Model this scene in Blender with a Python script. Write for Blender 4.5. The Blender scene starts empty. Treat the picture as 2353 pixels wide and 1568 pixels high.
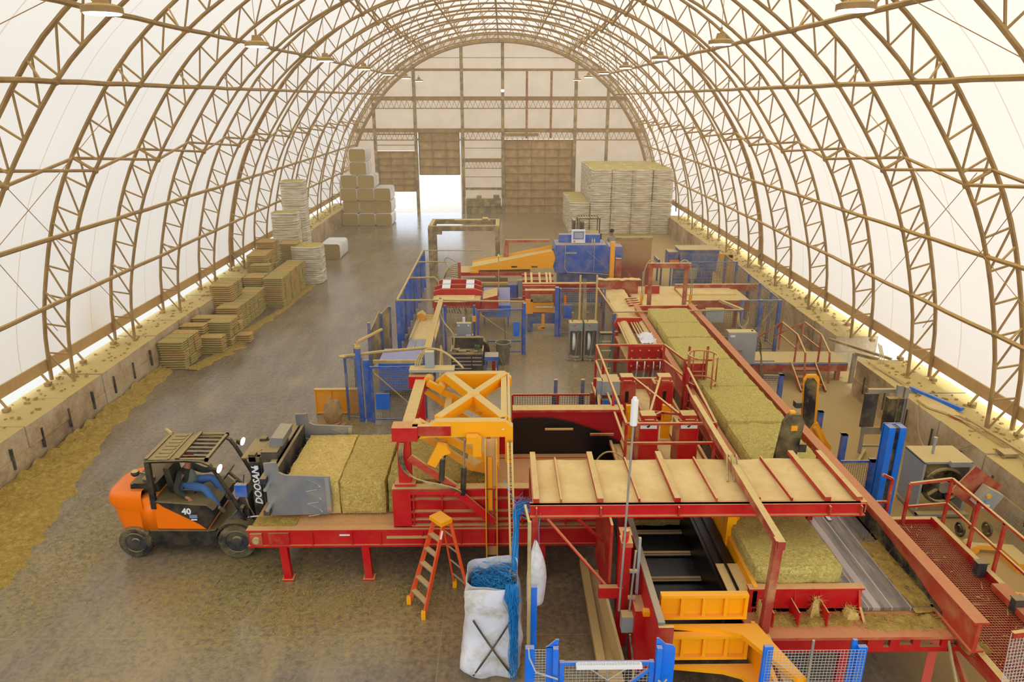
import bpy, math, random
from mathutils import Vector, noise
random.seed(7)
S = bpy.context.scene
C = S.collection
# ------------------------------------------------------------------ camera
cam = bpy.data.objects.new('camera', bpy.data.cameras.new('camera'))
C.objects.link(cam)
cam.location = (0, 0, 9.1)
cam.rotation_euler = (math.radians(90 - 18.813), 0, math.radians(-0.714))
cam.data.sensor_width = 36
cam.data.lens = 1632 / 2353 * 36
cam.data.clip_end = 500
S.camera = cam
# ------------------------------------------------------------------ sky, sun, exposure
W = bpy.data.worlds.new('overcast_sky'); S.world = W; W.use_nodes = True
W.node_tree.nodes['Background'].inputs[0].default_value = (0.80, 0.90, 1.0, 1)
W.node_tree.nodes['Background'].inputs[1].default_value = 2.5
sl = bpy.data.lights.new('sun', 'SUN'); sl.energy = 1.5; sl.angle = math.radians(3); sl.color = (1, .93, .82)
so = bpy.data.objects.new('sun', sl); C.objects.link(so)
so.rotation_euler = (math.radians(-12), math.radians(42), 0)
S.view_settings.view_transform = 'Standard'
S.view_settings.look = 'None'
S.view_settings.gamma = 1
S.view_settings.use_curve_mapping = False
S.view_settings.exposure = 0.12
cy = S.cycles
cy.max_bounces = 6; cy.diffuse_bounces = 4; cy.glossy_bounces = 2; cy.transmission_bounces = 3
cy.transparent_max_bounces = 6; cy.caustics_reflective = False; cy.caustics_refractive = False
cy.use_denoising = True; cy.sample_clamp_indirect = 6

# ------------------------------------------------------------------ materials
def srgb(r, g, b):
    f = lambda c: (c / 255 / 12.92) if c / 255 <= .04045 else ((c / 255 + .055) / 1.055) ** 2.4
    return (f(r), f(g), f(b), 1)
def nm(name):
    m = bpy.data.materials.new(name); m.use_nodes = True
    nt = m.node_tree
    return m, nt, nt.nodes['Principled BSDF']
def nd(nt, t, **k):
    n = nt.nodes.new(t)
    for a, b in k.items(): setattr(n, a, b)
    return n
def mixc(nt, fac, a, b):
    n = nd(nt, 'ShaderNodeMix', data_type='RGBA')
    for i, v in ((0, fac), (6, a), (7, b)):
        if hasattr(v, 'links') or hasattr(v, 'is_linked'): nt.links.new(v, n.inputs[i])
        else: n.inputs[i].default_value = v
    return n.outputs[2]
def mth(nt, op, a, b=None, c=None, clamp=False):
    n = nd(nt, 'ShaderNodeMath', operation=op, use_clamp=clamp)
    for i, v in enumerate((a, b, c)):
        if v is None: continue
        if hasattr(v, 'is_linked'): nt.links.new(v, n.inputs[i])
        else: n.inputs[i].default_value = v
    return n.outputs[0]
def noi(nt, scale, detail=3, rough=.6, vec=None, sc=None):
    if vec is None:
        g = nd(nt, 'ShaderNodeNewGeometry'); vec = g.outputs['Position']
    if sc:
        mp = nd(nt, 'ShaderNodeMapping'); mp.inputs['Scale'].default_value = sc
        nt.links.new(vec, mp.inputs[0]); vec = mp.outputs[0]
    n = nd(nt, 'ShaderNodeTexNoise'); n.inputs['Scale'].default_value = scale
    n.inputs['Detail'].default_value = detail; n.inputs['Roughness'].default_value = rough
    nt.links.new(vec, n.inputs['Vector'])
    return n.outputs[0]
def ramp(nt, fac, *stops):
    r = nd(nt, 'ShaderNodeValToRGB'); nt.links.new(fac, r.inputs[0])
    e = r.color_ramp.elements
    while len(e) < len(stops): e.new(.5)
    for k, (p, c) in enumerate(stops): e[k].position = p; e[k].color = c
    return r.outputs[0]
def bump(nt, b, h, s=.3, d=.02):
    n = nd(nt, 'ShaderNodeBump'); n.inputs['Strength'].default_value = s; n.inputs['Distance'].default_value = d
    nt.links.new(h, n.inputs['Height']); nt.links.new(n.outputs[0], b.inputs['Normal'])
DUST = srgb(216, 190, 126)
def paint(name, col, dust=.85, rough=.5, metal=0, grime=.12, dustc=DUST):
    """painted metal; dust settles where a face looks up"""
    m, nt, b = nm(name)
    g = nd(nt, 'ShaderNodeNewGeometry'); sx = nd(nt, 'ShaderNodeSeparateXYZ')
    nt.links.new(g.outputs['True Normal'], sx.inputs[0])
    up = mth(nt, 'MULTIPLY', mth(nt, 'SUBTRACT', sx.outputs[2], .25, clamp=True), 2.2, clamp=True)
    n1 = noi(nt, 2.2, 4, .65); n2 = noi(nt, 14, 3, .7)
    k = mth(nt, 'MULTIPLY', mth(nt, 'ADD', n1, n2), 1.15)
    f = mth(nt, 'MULTIPLY', mth(nt, 'MULTIPLY', up, dust), mth(nt, 'MULTIPLY', k, .9, clamp=True))
    gr = mth(nt, 'MULTIPLY', mth(nt, 'SUBTRACT', n1, .42, clamp=True), grime * 5)
    f = mth(nt, 'MAXIMUM', f, gr, clamp=True)
    nt.links.new(mixc(nt, f, srgb(*col), dustc), b.inputs['Base Color'])
    b.inputs['Metallic'].default_value = metal
    r = mth(nt, 'ADD', mth(nt, 'MULTIPLY', f, .9 - rough), rough)
    nt.links.new(r, b.inputs['Roughness'])
    b.inputs['Specular IOR Level'].default_value = .35
    return m
def plain(name, col, rough=.6, metal=0, emit=0):
    m, nt, b = nm(name)
    b.inputs['Base Color'].default_value = srgb(*col); b.inputs['Roughness'].default_value = rough
    b.inputs['Metallic'].default_value = metal
    if emit:
        b.inputs['Emission Color'].default_value = srgb(*col); b.inputs['Emission Strength'].default_value = emit
    return m
def hay(name, c1, c2, c3, sc=(1, 1, 1), scale=22, bs=.8, bd=.03):
    m, nt, b = nm(name)
    n = noi(nt, scale, 5, .75, sc=sc); n2 = noi(nt, 1.6, 2, .5); n3 = noi(nt, 70, 2, .7, sc=sc)
    a = mth(nt, 'ADD', mth(nt, 'MULTIPLY', n, .5), mth(nt, 'MULTIPLY', n3, .5))
    col = ramp(nt, a, (.33, srgb(*c1)), (.5, srgb(*c2)), (.66, srgb(*c3)))
    col = mixc(nt, mth(nt, 'MULTIPLY', mth(nt, 'SUBTRACT', n2, .4, clamp=True), 1.6, clamp=True), col, srgb(*c2))
    nt.links.new(col, b.inputs['Base Color']); b.inputs['Roughness'].default_value = .9
    b.inputs['Specular IOR Level'].default_value = .15
    bump(nt, b, a, bs, bd)
    return m
M = {}
M['red'] = paint('red_machine_paint', (196, 8, 20), dust=.7, grime=.04)
M['redd'] = paint('dusty_red_machine_paint', (180, 26, 26), dust=.95, grime=.16)
M['redworn'] = paint('dusty_worn_red_paint', (165, 62, 48), dust=1.0, grime=.35)
M['redthin'] = paint('thinly_dusted_red_paint', (190, 66, 46), dust=.42, grime=.25)
M['guardm'] = paint('grimy_dark_guard_steel', (62, 56, 50), dust=.55, grime=.2)
M['blk2'] = paint('scuffed_black_plastic', (26, 26, 28), dust=.28, grime=.08)
M['yel'] = paint('yellow_machine_paint', (255, 176, 6), dust=.95, grime=.03)
M['yeld'] = paint('dusty_yellow_machine_paint', (250, 168, 20), dust=1.15, grime=.2)
M['yelc'] = paint('clean_yellow_machine_paint', (255, 172, 0), dust=.25, grime=.05)
M['blue'] = paint('blue_guard_paint', (24, 96, 196), dust=.75, grime=.2)
M['bluec'] = paint('clean_blue_guard_paint', (10, 116, 232), dust=.5, grime=.06)
M['blued'] = paint('dusty_blue_guard_paint', (66, 98, 160), dust=.9, grime=.3)
M['grey'] = paint('grey_enamel', (150, 158, 160), dust=.95, grime=.15)
M['zinc'] = paint('galvanised_steel', (150, 152, 150), dust=.9, grime=.3, rough=.35, metal=.3)
M['tan'] = paint('tan_dusted_steel', (128, 112, 88), dust=.95, grime=.5)
M['truss'] = paint('dust_brown_steel', (150, 120, 78), dust=.95, grime=.3, dustc=srgb(204, 170, 102))
M['black'] = paint('black_steel', (30, 30, 32), dust=.45, grime=.1)
M['blackd'] = paint('dusty_black_steel', (38, 36, 34), dust=.95, grime=.25)
M['rub'] = paint('black_rubber', (34, 34, 34), dust=.35, grime=.25, rough=.85)
M['orange'] = paint('orange_enamel', (255, 122, 4), dust=.12, grime=.02, rough=.3)
M['charc'] = paint('charcoal_paint', (52, 52, 58), dust=.5, grime=.12)
M['steel'] = paint('bright_worn_steel', (140, 146, 156), dust=.5, grime=.2, rough=.35, metal=.55)
M['chrome'] = plain('polished_rod', (210, 212, 214), .2, .9)
M['white'] = plain('white_plastic', (235, 236, 236), .5)
M['dust'] = plain('settled_tan_dust', (206, 176, 112), .95)
M['wood'] = paint('rough_pale_wood', (186, 152, 96), dust=.7, grime=.2, rough=.85)
M['wire'] = plain('galvanised_wire', (196, 196, 192), .45, .3)
M['wired'] = plain('dusty_grey_wire', (150, 140, 116), .7, .1)
M['hose'] = paint('dusty_hose', (74, 66, 54), dust=.9, grime=.5, rough=.7)
M['cable'] = paint('dusty_conduit', (168, 150, 108), dust=.9, grime=.6, rough=.8)
M['lamp'] = plain('lit_lamp_lens', (255, 252, 246), .4, 0, 14)
M['headlamp'] = plain('lit_work_lamp_lens', (225, 232, 255), .3, 0, 6)
M['redlt'] = plain('red_signal_plastic', (230, 20, 20), .4)
M['grn'] = plain('green_signal_light', (40, 255, 60), .4, 0, 2)
M['hayY'] = hay('cut_hay_straw_yellow', (150, 118, 54), (222, 192, 110), (246, 226, 158))
M['hayG'] = hay('cut_hay_green', (104, 92, 42), (178, 158, 84), (228, 210, 136))
M['hayM'] = hay('cut_hay_mixed', (126, 104, 48), (202, 174, 94), (236, 216, 146))
M['haybr'] = hay('cut_hay_bright_green', (122, 110, 50), (198, 180, 98), (238, 222, 152))
M['hayS'] = hay('brown_pressed_hay', (120, 92, 46), (198, 164, 98), (234, 204, 138), sc=(1, 1, 3))
M['haySG'] = hay('olive_pressed_hay', (108, 94, 46), (184, 164, 96), (226, 206, 138), sc=(1, 1, 3))
M['hayE'] = hay('bale_end_hay', (124, 104, 58), (176, 152, 92), (206, 184, 122))
M['litter'] = hay('loose_hay_litter', (122, 98, 40), (176, 146, 74), (216, 192, 112), scale=9)

# ------------------------------------------------------------------ mesh helpers
def V3(p): return Vector(p)
class MB:
    def __init__(s): s.v = []; s.f = []; s.mi = []; s.k = 0
    def m(s, k): s.k = k; return s
    def add(s, vs, fs):
        o = len(s.v); s.v += [tuple(p) for p in vs]; s.f += [tuple(i + o for i in f) for f in fs]
        s.mi += [s.k] * len(fs); return s
    def box(s, x0, x1, y0, y1, z0, z1):
        if x0 > x1: x0, x1 = x1, x0
        if y0 > y1: y0, y1 = y1, y0
        if z0 > z1: z0, z1 = z1, z0
        return s.add([(x0, y0, z0), (x1, y0, z0), (x1, y1, z0), (x0, y1, z0), (x0, y0, z1), (x1, y0, z1), (x1, y1, z1), (x0, y1, z1)],
                     [(3, 2, 1, 0), (4, 5, 6, 7), (0, 1, 5, 4), (1, 2, 6, 5), (2, 3, 7, 6), (3, 0, 4, 7)])
    def beam(s, p, q, w, h=None, up=(0, 0, 1)):
        """square tube p to q: w across, h along up"""
        h = w if h is None else h
        p, q = V3(p), V3(q); d = (q - p).normalized(); u = V3(up)
        if abs(d.dot(u)) > .98: u = Vector((0, 1, 0)) if abs(d.y) < .9 else Vector((1, 0, 0))
        r = d.cross(u).normalized() * (w / 2); u = r.cross(d).normalized() * (h / 2)
        vs = [a + i * r + j * u for a in (p, q) for i, j in ((-1, -1), (1, -1), (1, 1), (-1, 1))]
        return s.add(vs, [(0, 1, 2, 3), (7, 6, 5, 4), (1, 0, 4, 5), (2, 1, 5, 6), (3, 2, 6, 7), (0, 3, 7, 4)])
    def cyl(s, p, q, r, n=10, r2=None, cap=True):
        p, q = V3(p), V3(q); d = (q - p).normalized(); r2 = r if r2 is None else r2
        u = d.orthogonal().normalized(); w = d.cross(u)
        vs = [a + (u * math.cos(2 * math.pi * k / n) + w * math.sin(2 * math.pi * k / n)) * rr for a, rr in ((p, r), (q, r2)) for k in range(n)]
        fs = [(k, (k + 1) % n, n + (k + 1) % n, n + k) for k in range(n)]
        if cap: fs += [tuple(range(n - 1, -1, -1)), tuple(range(n, 2 * n))]
        return s.add(vs, fs)
    def tube(s, pts, r, n=6, closed=False):
        P = [V3(p) for p in pts]; N = len(P); vs = []; u = None
        for i in range(N):
            d = (P[min(i + 1, N - 1)] - P[max(i - 1, 0)])
            if closed: d = P[(i + 1) % N] - P[i - 1]
            d.normalize()
            u = d.orthogonal().normalized() if u is None else (u - d * u.dot(d)).normalized()
            w = d.cross(u)
            vs += [P[i] + (u * math.cos(2 * math.pi * k / n) + w * math.sin(2 * math.pi * k / n)) * r for k in range(n)]
        fs = []
        for i in range(N if closed else N - 1):
            j = (i + 1) % N
            fs += [(i * n + k, i * n + (k + 1) % n, j * n + (k + 1) % n, j * n + k) for k in range(n)]
        if not closed: fs += [tuple(range(n - 1, -1, -1)), tuple(range((N - 1) * n, N * n))]
        return s.add(vs, fs)
    def prism(s, pts, a, b, ax='y'):
        """polygon (2d) extruded from a to b along ax; 2d = the other two axes in xyz order"""
        def mk(p, t): return {'x': (t, p[0], p[1]), 'y': (p[0], t, p[1]), 'z': (p[0], p[1], t)}[ax]
        n = len(pts); vs = [mk(p, a) for p in pts] + [mk(p, b) for p in pts]
        return s.add(vs, [tuple(range(n - 1, -1, -1)), tuple(range(n, 2 * n))] + [(k, (k + 1) % n, n + (k + 1) % n, n + k) for k in range(n)])
    def grid(s, fn, nu, nv):
        vs = [fn(i / nu, j / nv) for i in range(nu + 1) for j in range(nv + 1)]
        return s.add(vs, [(i * (nv + 1) + j, (i + 1) * (nv + 1) + j, (i + 1) * (nv + 1) + j + 1, i * (nv + 1) + j + 1) for i in range(nu) for j in range(nv)])
    def sph(s, c, r, n=10, m=6, sz=1):
        c = V3(c)
        return s.grid(lambda u, v: c + Vector((math.cos(u * 2 * math.pi) * math.sin(v * math.pi), math.sin(u * 2 * math.pi) * math.sin(v * math.pi), math.cos(v * math.pi) * sz)) * r, n, m)
    def mesh2(s, p, q, r, cell=.05, t=.004, skip=0):
        """wire panel on the parallelogram p, p+q, p+r"""
        p, q, r = V3(p), V3(q), V3(r)
        nq = max(1, int(q.length / cell)); nr = max(1, int(r.length / cell))
        for i in range(nq + 1):
            a = p + q * (i / nq); s.cyl(a, a + r, t, 3, cap=False)
        for j in range(nr + 1):
            a = p + r * (j / nr); s.cyl(a, a + q, t, 3, cap=False)
        return s
    def rot(s, c, ang, ax='Z', i0=0):
        from mathutils import Matrix
        R = Matrix.Rotation(ang, 3, ax); c = V3(c)
        s.v[i0:] = [tuple(R @ (V3(p) - c) + c) for p in s.v[i0:]]; return s
    def obj(s, name, mat, parent=None, smooth=False, base=None):
        if not isinstance(mat, (list, tuple)): mat = [mat]
        o0 = ORG[parent] if parent is not None else V3(base if base else (0, 0, 0))
        me = bpy.data.meshes.new(name)
        me.from_pydata([tuple(V3(p) - o0) for p in s.v], [], s.f)
        for m_ in mat: me.materials.append(M[m_] if isinstance(m_, str) else m_)
        me.polygons.foreach_set('material_index', s.mi)
        if smooth: me.polygons.foreach_set('use_smooth', [True] * len(me.polygons))
        me.update()
        o = bpy.data.objects.new(name, me); C.objects.link(o)
        if parent is not None: o.parent = parent
        else: o.location = o0
        ORG[o] = o0
        return o
ORG = {}
def tag(o, label, cat, group=None, kind=None):
    o['label'] = label; o['category'] = cat
    if group: o['group'] = group
    if kind: o['kind'] = kind
    return o
def thing(name, label, cat, loc=(0, 0, 0), group=None):
    o = bpy.data.objects.new(name, None); C.objects.link(o); o.location = loc; ORG[o] = V3(loc)
    o.empty_display_size = .2
    return tag(o, label, cat, group)
def struct(o): o['kind'] = 'structure'; return o
def single(mb, name, mat, label, cat, base, group=None, smooth=False, kind=None):
    return tag(mb.obj(name, mat, None, smooth, base), label, cat, group, kind)
def dup(o, loc, label=None, rz=0):
    r = o.copy(); C.objects.link(r); r.location = loc; r.rotation_euler = (0, 0, rz)
    if label: r['label'] = label
    for ch in list(o.children):
        c = ch.copy(); C.objects.link(c); c.parent = r
        for g in ch.children:
            d = g.copy(); C.objects.link(d); d.parent = c
    return r
def bez(a, b, c, d, n=12):
    a, b, c, d = map(V3, (a, b, c, d))
    return [a * (1 - t) ** 3 + b * 3 * t * (1 - t) ** 2 + c * 3 * t * t * (1 - t) + d * t ** 3 for t in [k / n for k in range(n + 1)]]
def sag(a, b, s, n=10):
    a, b = V3(a), V3(b)
    return [a.lerp(b, k / n) - Vector((0, 0, s * 4 * (k / n) * (1 - k / n))) for k in range(n + 1)]
ORD = ['first', 'second', 'third', 'fourth', 'fifth', 'sixth', 'seventh', 'eighth', 'ninth', 'tenth', 'eleventh', 'twelfth', 'thirteenth', 'fourteenth', 'fifteenth', 'sixteenth', 'seventeenth', 'eighteenth']
def text(body, name, mat, size, loc, rot, parent, extr=.002, bold=0, shear=0):
    cu = bpy.data.curves.new(name, 'FONT'); cu.body = body; cu.size = size; cu.extrude = extr
    cu.materials.append(M[mat]); cu.resolution_u = 2
    cu.offset = bold; cu.shear = shear
    tmp = bpy.data.objects.new(name, cu); C.objects.link(tmp); bpy.context.view_layer.update()
    me = bpy.data.meshes.new_from_object(tmp.evaluated_get(bpy.context.evaluated_depsgraph_get())); C.objects.unlink(tmp); bpy.data.objects.remove(tmp)
    o = bpy.data.objects.new(name, me); C.objects.link(o); o.parent = parent; ORG[o] = ORG[parent]
    o.location = V3(loc) - ORG[parent]; o.rotation_euler = rot; return o
# ================================================================== THE HALL
XC, Y0, BAY = -0.3, 19.7, 3.66
YEND = Y0 + 11 * BAY
PROF = [(12.42, 1.2), (12.33, 2.5), (12.08, 3.75), (11.48, 5.65), (10.67, 7.28), (9.11, 9.45), (7.68, 10.77), (6.5, 11.6), (5.2, 12.27), (3.9, 12.76), (2.6, 13.07), (1.3, 13.25), (0, 13.3)]
def profile():
    pts = [Vector((-x, z)) for x, z in PROF] + [Vector((x, z)) for x, z in PROF[-2::-1]]
    out = []
    for i in range(len(pts) - 1):
        p0, p1, p2, p3 = pts[max(i - 1, 0)], pts[i], pts[i + 1], pts[min(i + 2, len(pts) - 1)]
        for k in range(8):
            t = k / 8
            out.append(.5 * ((2 * p1) + (p2 - p0) * t + (2 * p0 - 5 * p1 + 4 * p2 - p3) * t * t + (3 * p1 - p0 - 3 * p2 + p3) * t ** 3))
    out.append(pts[-1])
    L = [0]
    for a, b in zip(out, out[1:]): L.append(L[-1] + (b - a).length)
    return out, L
PR, PL = profile()
def pr(t, off=0.0):
    """point on the arch at arclength fraction t, moved outwards by off; returns (x, z)"""
    s = t * PL[-1]; i = 0
    lo, hi = 0, len(PL) - 1
    while hi - lo > 1:
        m = (lo + hi) // 2
        if PL[m] <= s: lo = m
        else: hi = m
    f = (s - PL[lo]) / (PL[lo + 1] - PL[lo]); p = PR[lo].lerp(PR[lo + 1], f)
    a, b = PR[max(lo - 1, 0)], PR[min(lo + 2, len(PR) - 1)]
    d = (b - a).normalized(); n = Vector((-d.y, d.x))
    p = p + n * off
    return XC + p.x, p.y
def t_of(hx, side):
    """arc fraction where the inner chord stands hx from the centre line"""
    lo, hi = (0, .5)
    for _ in range(40):
        m = (lo + hi) / 2
        if abs(pr(m)[0] - XC) > hx: lo = m
        else: hi = m
    return lo if side < 0 else 1 - lo
NW = 46
DEP = .66
def half(k): return ORD[k]
frames = {}
for k in range(-5, 12):
    y = Y0 + k * BAY
    n = 11 - k
    lab = 'brown steel lattice arch against the end wall' if n == 0 else \
        f'brown steel lattice arch, {ORD[n - 1]} one out from the end wall' if n < 18 else 'nearest brown steel lattice arch'
    if k == 4: lab = 'lattice arch with the wide tan lacing strip along its outer side'
    t = thing('lattice_arch', lab, 'arch', (XC, y, 1.2), 'lattice arches of the hall')
    for nm_, off, r in (('inner_chord', 0, .05), ('outer_chord', DEP, .055)):
        MB().tube([(pr(i / 60, off)[0], y, pr(i / 60, off)[1]) for i in range(61)], r, 6).obj(nm_, 'truss', t)
    w = MB()
    for i in range(NW):
        a, b = i / NW, (i + 1) / NW
        xi, zi = pr(a); xo, zo = pr(a, DEP); xi2, zi2 = pr(b); xo2, zo2 = pr(b, DEP)
        if i: w.cyl((xi, y, zi), (xo, y, zo), .03, 4, cap=False)
        if i < NW / 2: w.cyl((xo, y, zo) if i >= 0 else 0, (xi2, y, zi2), .027, 4, cap=False) if i % 1 else w.cyl((xi, y, zi), (xo2, y, zo2), .027, 4, cap=False)
        else: w.cyl((xo, y, zo), (xi2, y, zi2), .027, 4, cap=False)
    w.obj('lattice_web', 'truss', t)
    if k == 4:
        st = MB()
        for i in range(60):
            (x0, z0), (x1, z1) = pr(i / 60, DEP + .03), pr((i + 1) / 60, DEP + .03)
            st.add([(x0, y + .05, z0), (x0, y + .62, z0), (x1, y + .62, z1), (x1, y + .05, z1)], [(0, 1, 2, 3), (3, 2, 1, 0)])
        M['lace'] = paint('tan_fabric_strip', (176, 138, 92), dust=.2, grime=.3)
        st.obj('lacing_strip', 'lace', t)
    frames[k] = t
re_ = dup(frames[11], (XC, YEND - .75, 1.2), 'brown lattice arch doubled just before the end wall arch')
o = frames[11]; er = MB().tube([(pr(i / 60, .1)[0], YEND + .12, pr(i / 60, .1)[1]) for i in range(61)], .13, 6).obj('end_ring', 'truss', o)
# purlins running along the hall
YA, YB = Y0 - 5 * BAY, YEND
def at_arch(hx, side, off=0): return pr(t_of(hx, side), off)
HX = [12.08, 11.48, 9.11, 7.68, 2.6]
WH = {12.08: 'lowest', 11.48: 'second lowest', 9.11: 'middle', 7.68: 'upper', 2.6: 'highest'}
for hx in HX:
    for sd in (-1, 1):
        x, z = at_arch(hx, sd); b = MB()
        pts = [(x + random.uniform(-.012, .012), YA + (YB - YA) * i / 60, z + random.uniform(-.012, .012)) for i in range(61)]
        b.tube(pts, .06 if hx > 3 else .04, 6)
        th = thing('purlin', f'{WH[hx]} round steel purlin along the {"left" if sd < 0 else "right"} side of the arches', 'purlin', (x, YA, z), 'round steel purlins')
        b.obj('tube', 'truss', th)
        xo, zo = pr(t_of(hx, sd), DEP); y = YA
        c0 = MB().cyl((x, y - .5, z), (xo, y, zo), .027, 4, cap=False).sph((x, y, z), .085, 6, 4).obj('stay', 'truss', th)
        for k in range(1, 16):
            c = c0.copy(); C.objects.link(c); c.location = (0, k * BAY, 0)
x, z = pr(.5)
single(MB().tube([(x, YA, z), (x, YB, z)], .05), 'ridge_purlin', 'truss', 'steel ridge purlin running along the very top of the hall', 'purlin', (x, YA, z))
for hx, nmz in ((10.67, 'at shoulder height'), (5.2, 'high under the roof')):
    for sd in (-1, 1):
        t_ = t_of(hx, sd); xi, zi = pr(t_); xo, zo = pr(t_, DEP - .05)
        th = thing('bracing', f'crossed tube bracing between the arches {nmz}, {"left" if sd < 0 else "right"} side', 'bracing', (xi, YA, zi), 'crossed tube bracing')
        y = YA; y2 = y + BAY
        pp = [MB().tube([(xi, y, zi), (xo, y2, zo)], .042, 6).obj('tube', 'truss', th), MB().tube([(xo, y, zo), (xi, y2, zi)], .042, 6).obj('tube', 'truss', th),
              MB().tube([(xi, y, zi), (xo, y, zo)], .045, 6).sph((xi, y, zi), .1, 6, 4).obj('node', 'truss', th)]
        for k in range(1, 16):
            for q_ in pp:
                c = q_.copy(); C.objects.link(c); c.location = (0, k * BAY, 0)
# wire stays crossing the bays
for sd, nmz in ((-1, 'left'), (1, 'right')):
    for (k0, k1, ha, hb) in ((-2, -0, 12.3, 9.8), (-2, 0, 9.8, 12.3), (-3, -1, 10.6, 5.0), (-1, 1, 10.6, 12.35)):
        xa, za = at_arch(ha, sd, .3); xb, zb = at_arch(hb, sd, .3)
        single(MB().tube([(xa, Y0 + k0 * BAY, za), (xb, Y0 + k1 * BAY, zb)], .009, 4), 'bracing_cable', 'truss',
               f'thin {"rising" if zb > za else "falling"} steel cable stay across the {nmz} near bays from {"low" if za < 6 else "high"} to {"low" if zb < 6 else "high"}',
               'cable', (xa, Y0 + k0 * BAY, za), 'thin cable stays')
# translucent fabric skin
m, nt, b = nm('white_cover_fabric'); M['fab'] = m
nt.nodes.remove(b); out = nt.nodes['Material Output']
tr = nd(nt, 'ShaderNodeBsdfTranslucent'); df = nd(nt, 'ShaderNodeBsdfDiffuse'); mx = nd(nt, 'ShaderNodeMixShader')
n1 = noi(nt, .5, 3, .6, sc=(1, .6, .3)); g_ = nd(nt, 'ShaderNodeNewGeometry'); sx_ = nd(nt, 'ShaderNodeSeparateXYZ'); nt.links.new(g_.outputs['Position'], sx_.inputs[0])
# dust stain low on the left skin between two arches, dust film near the base everywhere
px_ = mth(nt, 'LESS_THAN', sx_.outputs[0], -9); 
yy = mth(nt, 'SUBTRACT', 1, mth(nt, 'MULTIPLY', mth(nt, 'ABSOLUTE', mth(nt, 'SUBTRACT', sx_.outputs[1], 22.4)), .75), clamp=True)
zz = mth(nt, 'SUBTRACT', 1, mth(nt, 'MULTIPLY', mth(nt, 'SUBTRACT', sx_.outputs[2], 1.2), .36), clamp=True)
st_ = mth(nt, 'MULTIPLY', mth(nt, 'MULTIPLY', px_, yy), mth(nt, 'MULTIPLY', zz, mth(nt, 'ADD', .4, n1)), clamp=True)
cf = mixc(nt, st_, (.565, .485, .405, 1), (.46, .33, .21, 1))
# welded seams run round the skin midway between arches
sm = mth(nt, 'FRACT', mth(nt, 'DIVIDE', mth(nt, 'SUBTRACT', sx_.outputs[1], Y0 - 1.1), BAY))
sm = mth(nt, 'LESS_THAN', sm, .012)
cf = mixc(nt, mth(nt, 'MULTIPLY', sm, .55), cf, (.40, .27, .15, 1))
nt.links.new(cf, tr.inputs[0]); nt.links.new(cf, df.inputs[0]); mx.inputs[0].default_value = .3
nt.links.new(tr.outputs[0], mx.inputs[1]); nt.links.new(df.outputs[0], mx.inputs[2]); nt.links.new(mx.outputs[0], out.inputs[0])
sh = MB(); NU = 72; t0 = .012
FY0, FY1 = -9, YEND + .45
def shell(i, y):
    x, z = pr(t0 + (1 - 2 * t0) * i / NU, DEP + .1); return (x, y, z)
ys = [FY0 + (FY1 - FY0) * j / 24 for j in range(25)]
sh.add([shell(i, y) for i in range(NU + 1) for y in ys], [(i * 25 + j, i * 25 + j + 1, (i + 1) * 25 + j + 1, (i + 1) * 25 + j) for i in range(NU) for j in range(24)])
struct(sh.obj('ceiling', 'fab', smooth=True))
for sd in (0, 1):       # rolled hem and base rail of the skin
    x, z = pr(t0 if sd == 0 else 1 - t0, DEP + .1)
    b = MB().beam((x, FY0, z), (x, FY1, z), .12, .34); b.obj('trim_%d' % (sd + 1), paint('brown_hem_rail' + str(sd), (192, 154, 104), dust=.6, grime=.3))['kind'] = 'structure'
    # gusset hooks
    hk = None
    for j in range(26):
        y = 2 + j * 1.83 + .9; s_ = 1 if sd == 0 else -1
        if j == 0:
            hk = thing('tensioning_ratchet', f'small rusty ratchet strap clamp fixing the {"left" if sd == 0 else "right"} fabric hem to the block wall', 'ratchet', (x, y, 1.24), f'{"left" if sd == 0 else "right"} hem ratchets')
            MB().beam((x, y, z - .1), (x + .25 * s_, y - .05, 1.26), .05).box(x + .18 * s_ - .06, x + .18 * s_ + .08, y - .12, y + .05, 1.2, 1.3).obj('bracket', 'truss', hk)
        else: dup(hk, (x, y, 1.24))
# unseen front end, opened wide for stronger light on faces turned to the camera
fr = MB(); pts = [(shell(i, 0)[0], shell(i, 0)[2]) for i in range(NU + 1)]
# front end wall is only a fabric valance: the end stands open behind the camera
xs_ = sorted(set([p[0] for p in pts] + [-9.0, 8.4]))
def zat(x):
    for (xa, za), (xb, zb) in zip(pts, pts[1:]):
        if xa <= x <= xb: return za + (zb - za) * (x - xa) / max(1e-6, xb - xa)
    return 1.2
for i in range(NU):
    (xa, za), (xb, zb) = pts[i], pts[i + 1]
    fr.add([(xa, FY0, za), (xb, FY0, zb), (xb * .93, FY0, zb * .95), (xa * .93, FY0, za * .95)], [(0, 1, 2, 3)])
struct(fr.obj('wall_front', 'fab'))
# floor and outside ground
m, nt, b = nm('dusty_concrete'); M['floor'] = m
g_ = nd(nt, 'ShaderNodeNewGeometry'); s3 = nd(nt, 'ShaderNodeSeparateXYZ'); nt.links.new(g_.outputs['Position'], s3.inputs[0])
X_, Y_ = s3.outputs[0], s3.outputs[1]
n1 = noi(nt, .35, 5, .65, sc=(1, .5, 1)); n2 = noi(nt, 1.3, 6, .7, sc=(1.6, .35, 1)); n3 = noi(nt, 9, 5, .75); n4 = noi(nt, 40, 3, .8)
conc = ramp(nt, mth(nt, 'ADD', mth(nt, 'MULTIPLY', n1, .5), mth(nt, 'MULTIPLY', n3, .5)), (.38, srgb(98, 87, 71)), (.62, srgb(156, 139, 113)))
streak = mth(nt, 'MULTIPLY', mth(nt, 'SUBTRACT', n2, .5, clamp=True), 3.2, clamp=True)
conc = mixc(nt, mth(nt, 'MULTIPLY', streak, .6), conc, srgb(182, 158, 112))
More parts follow.
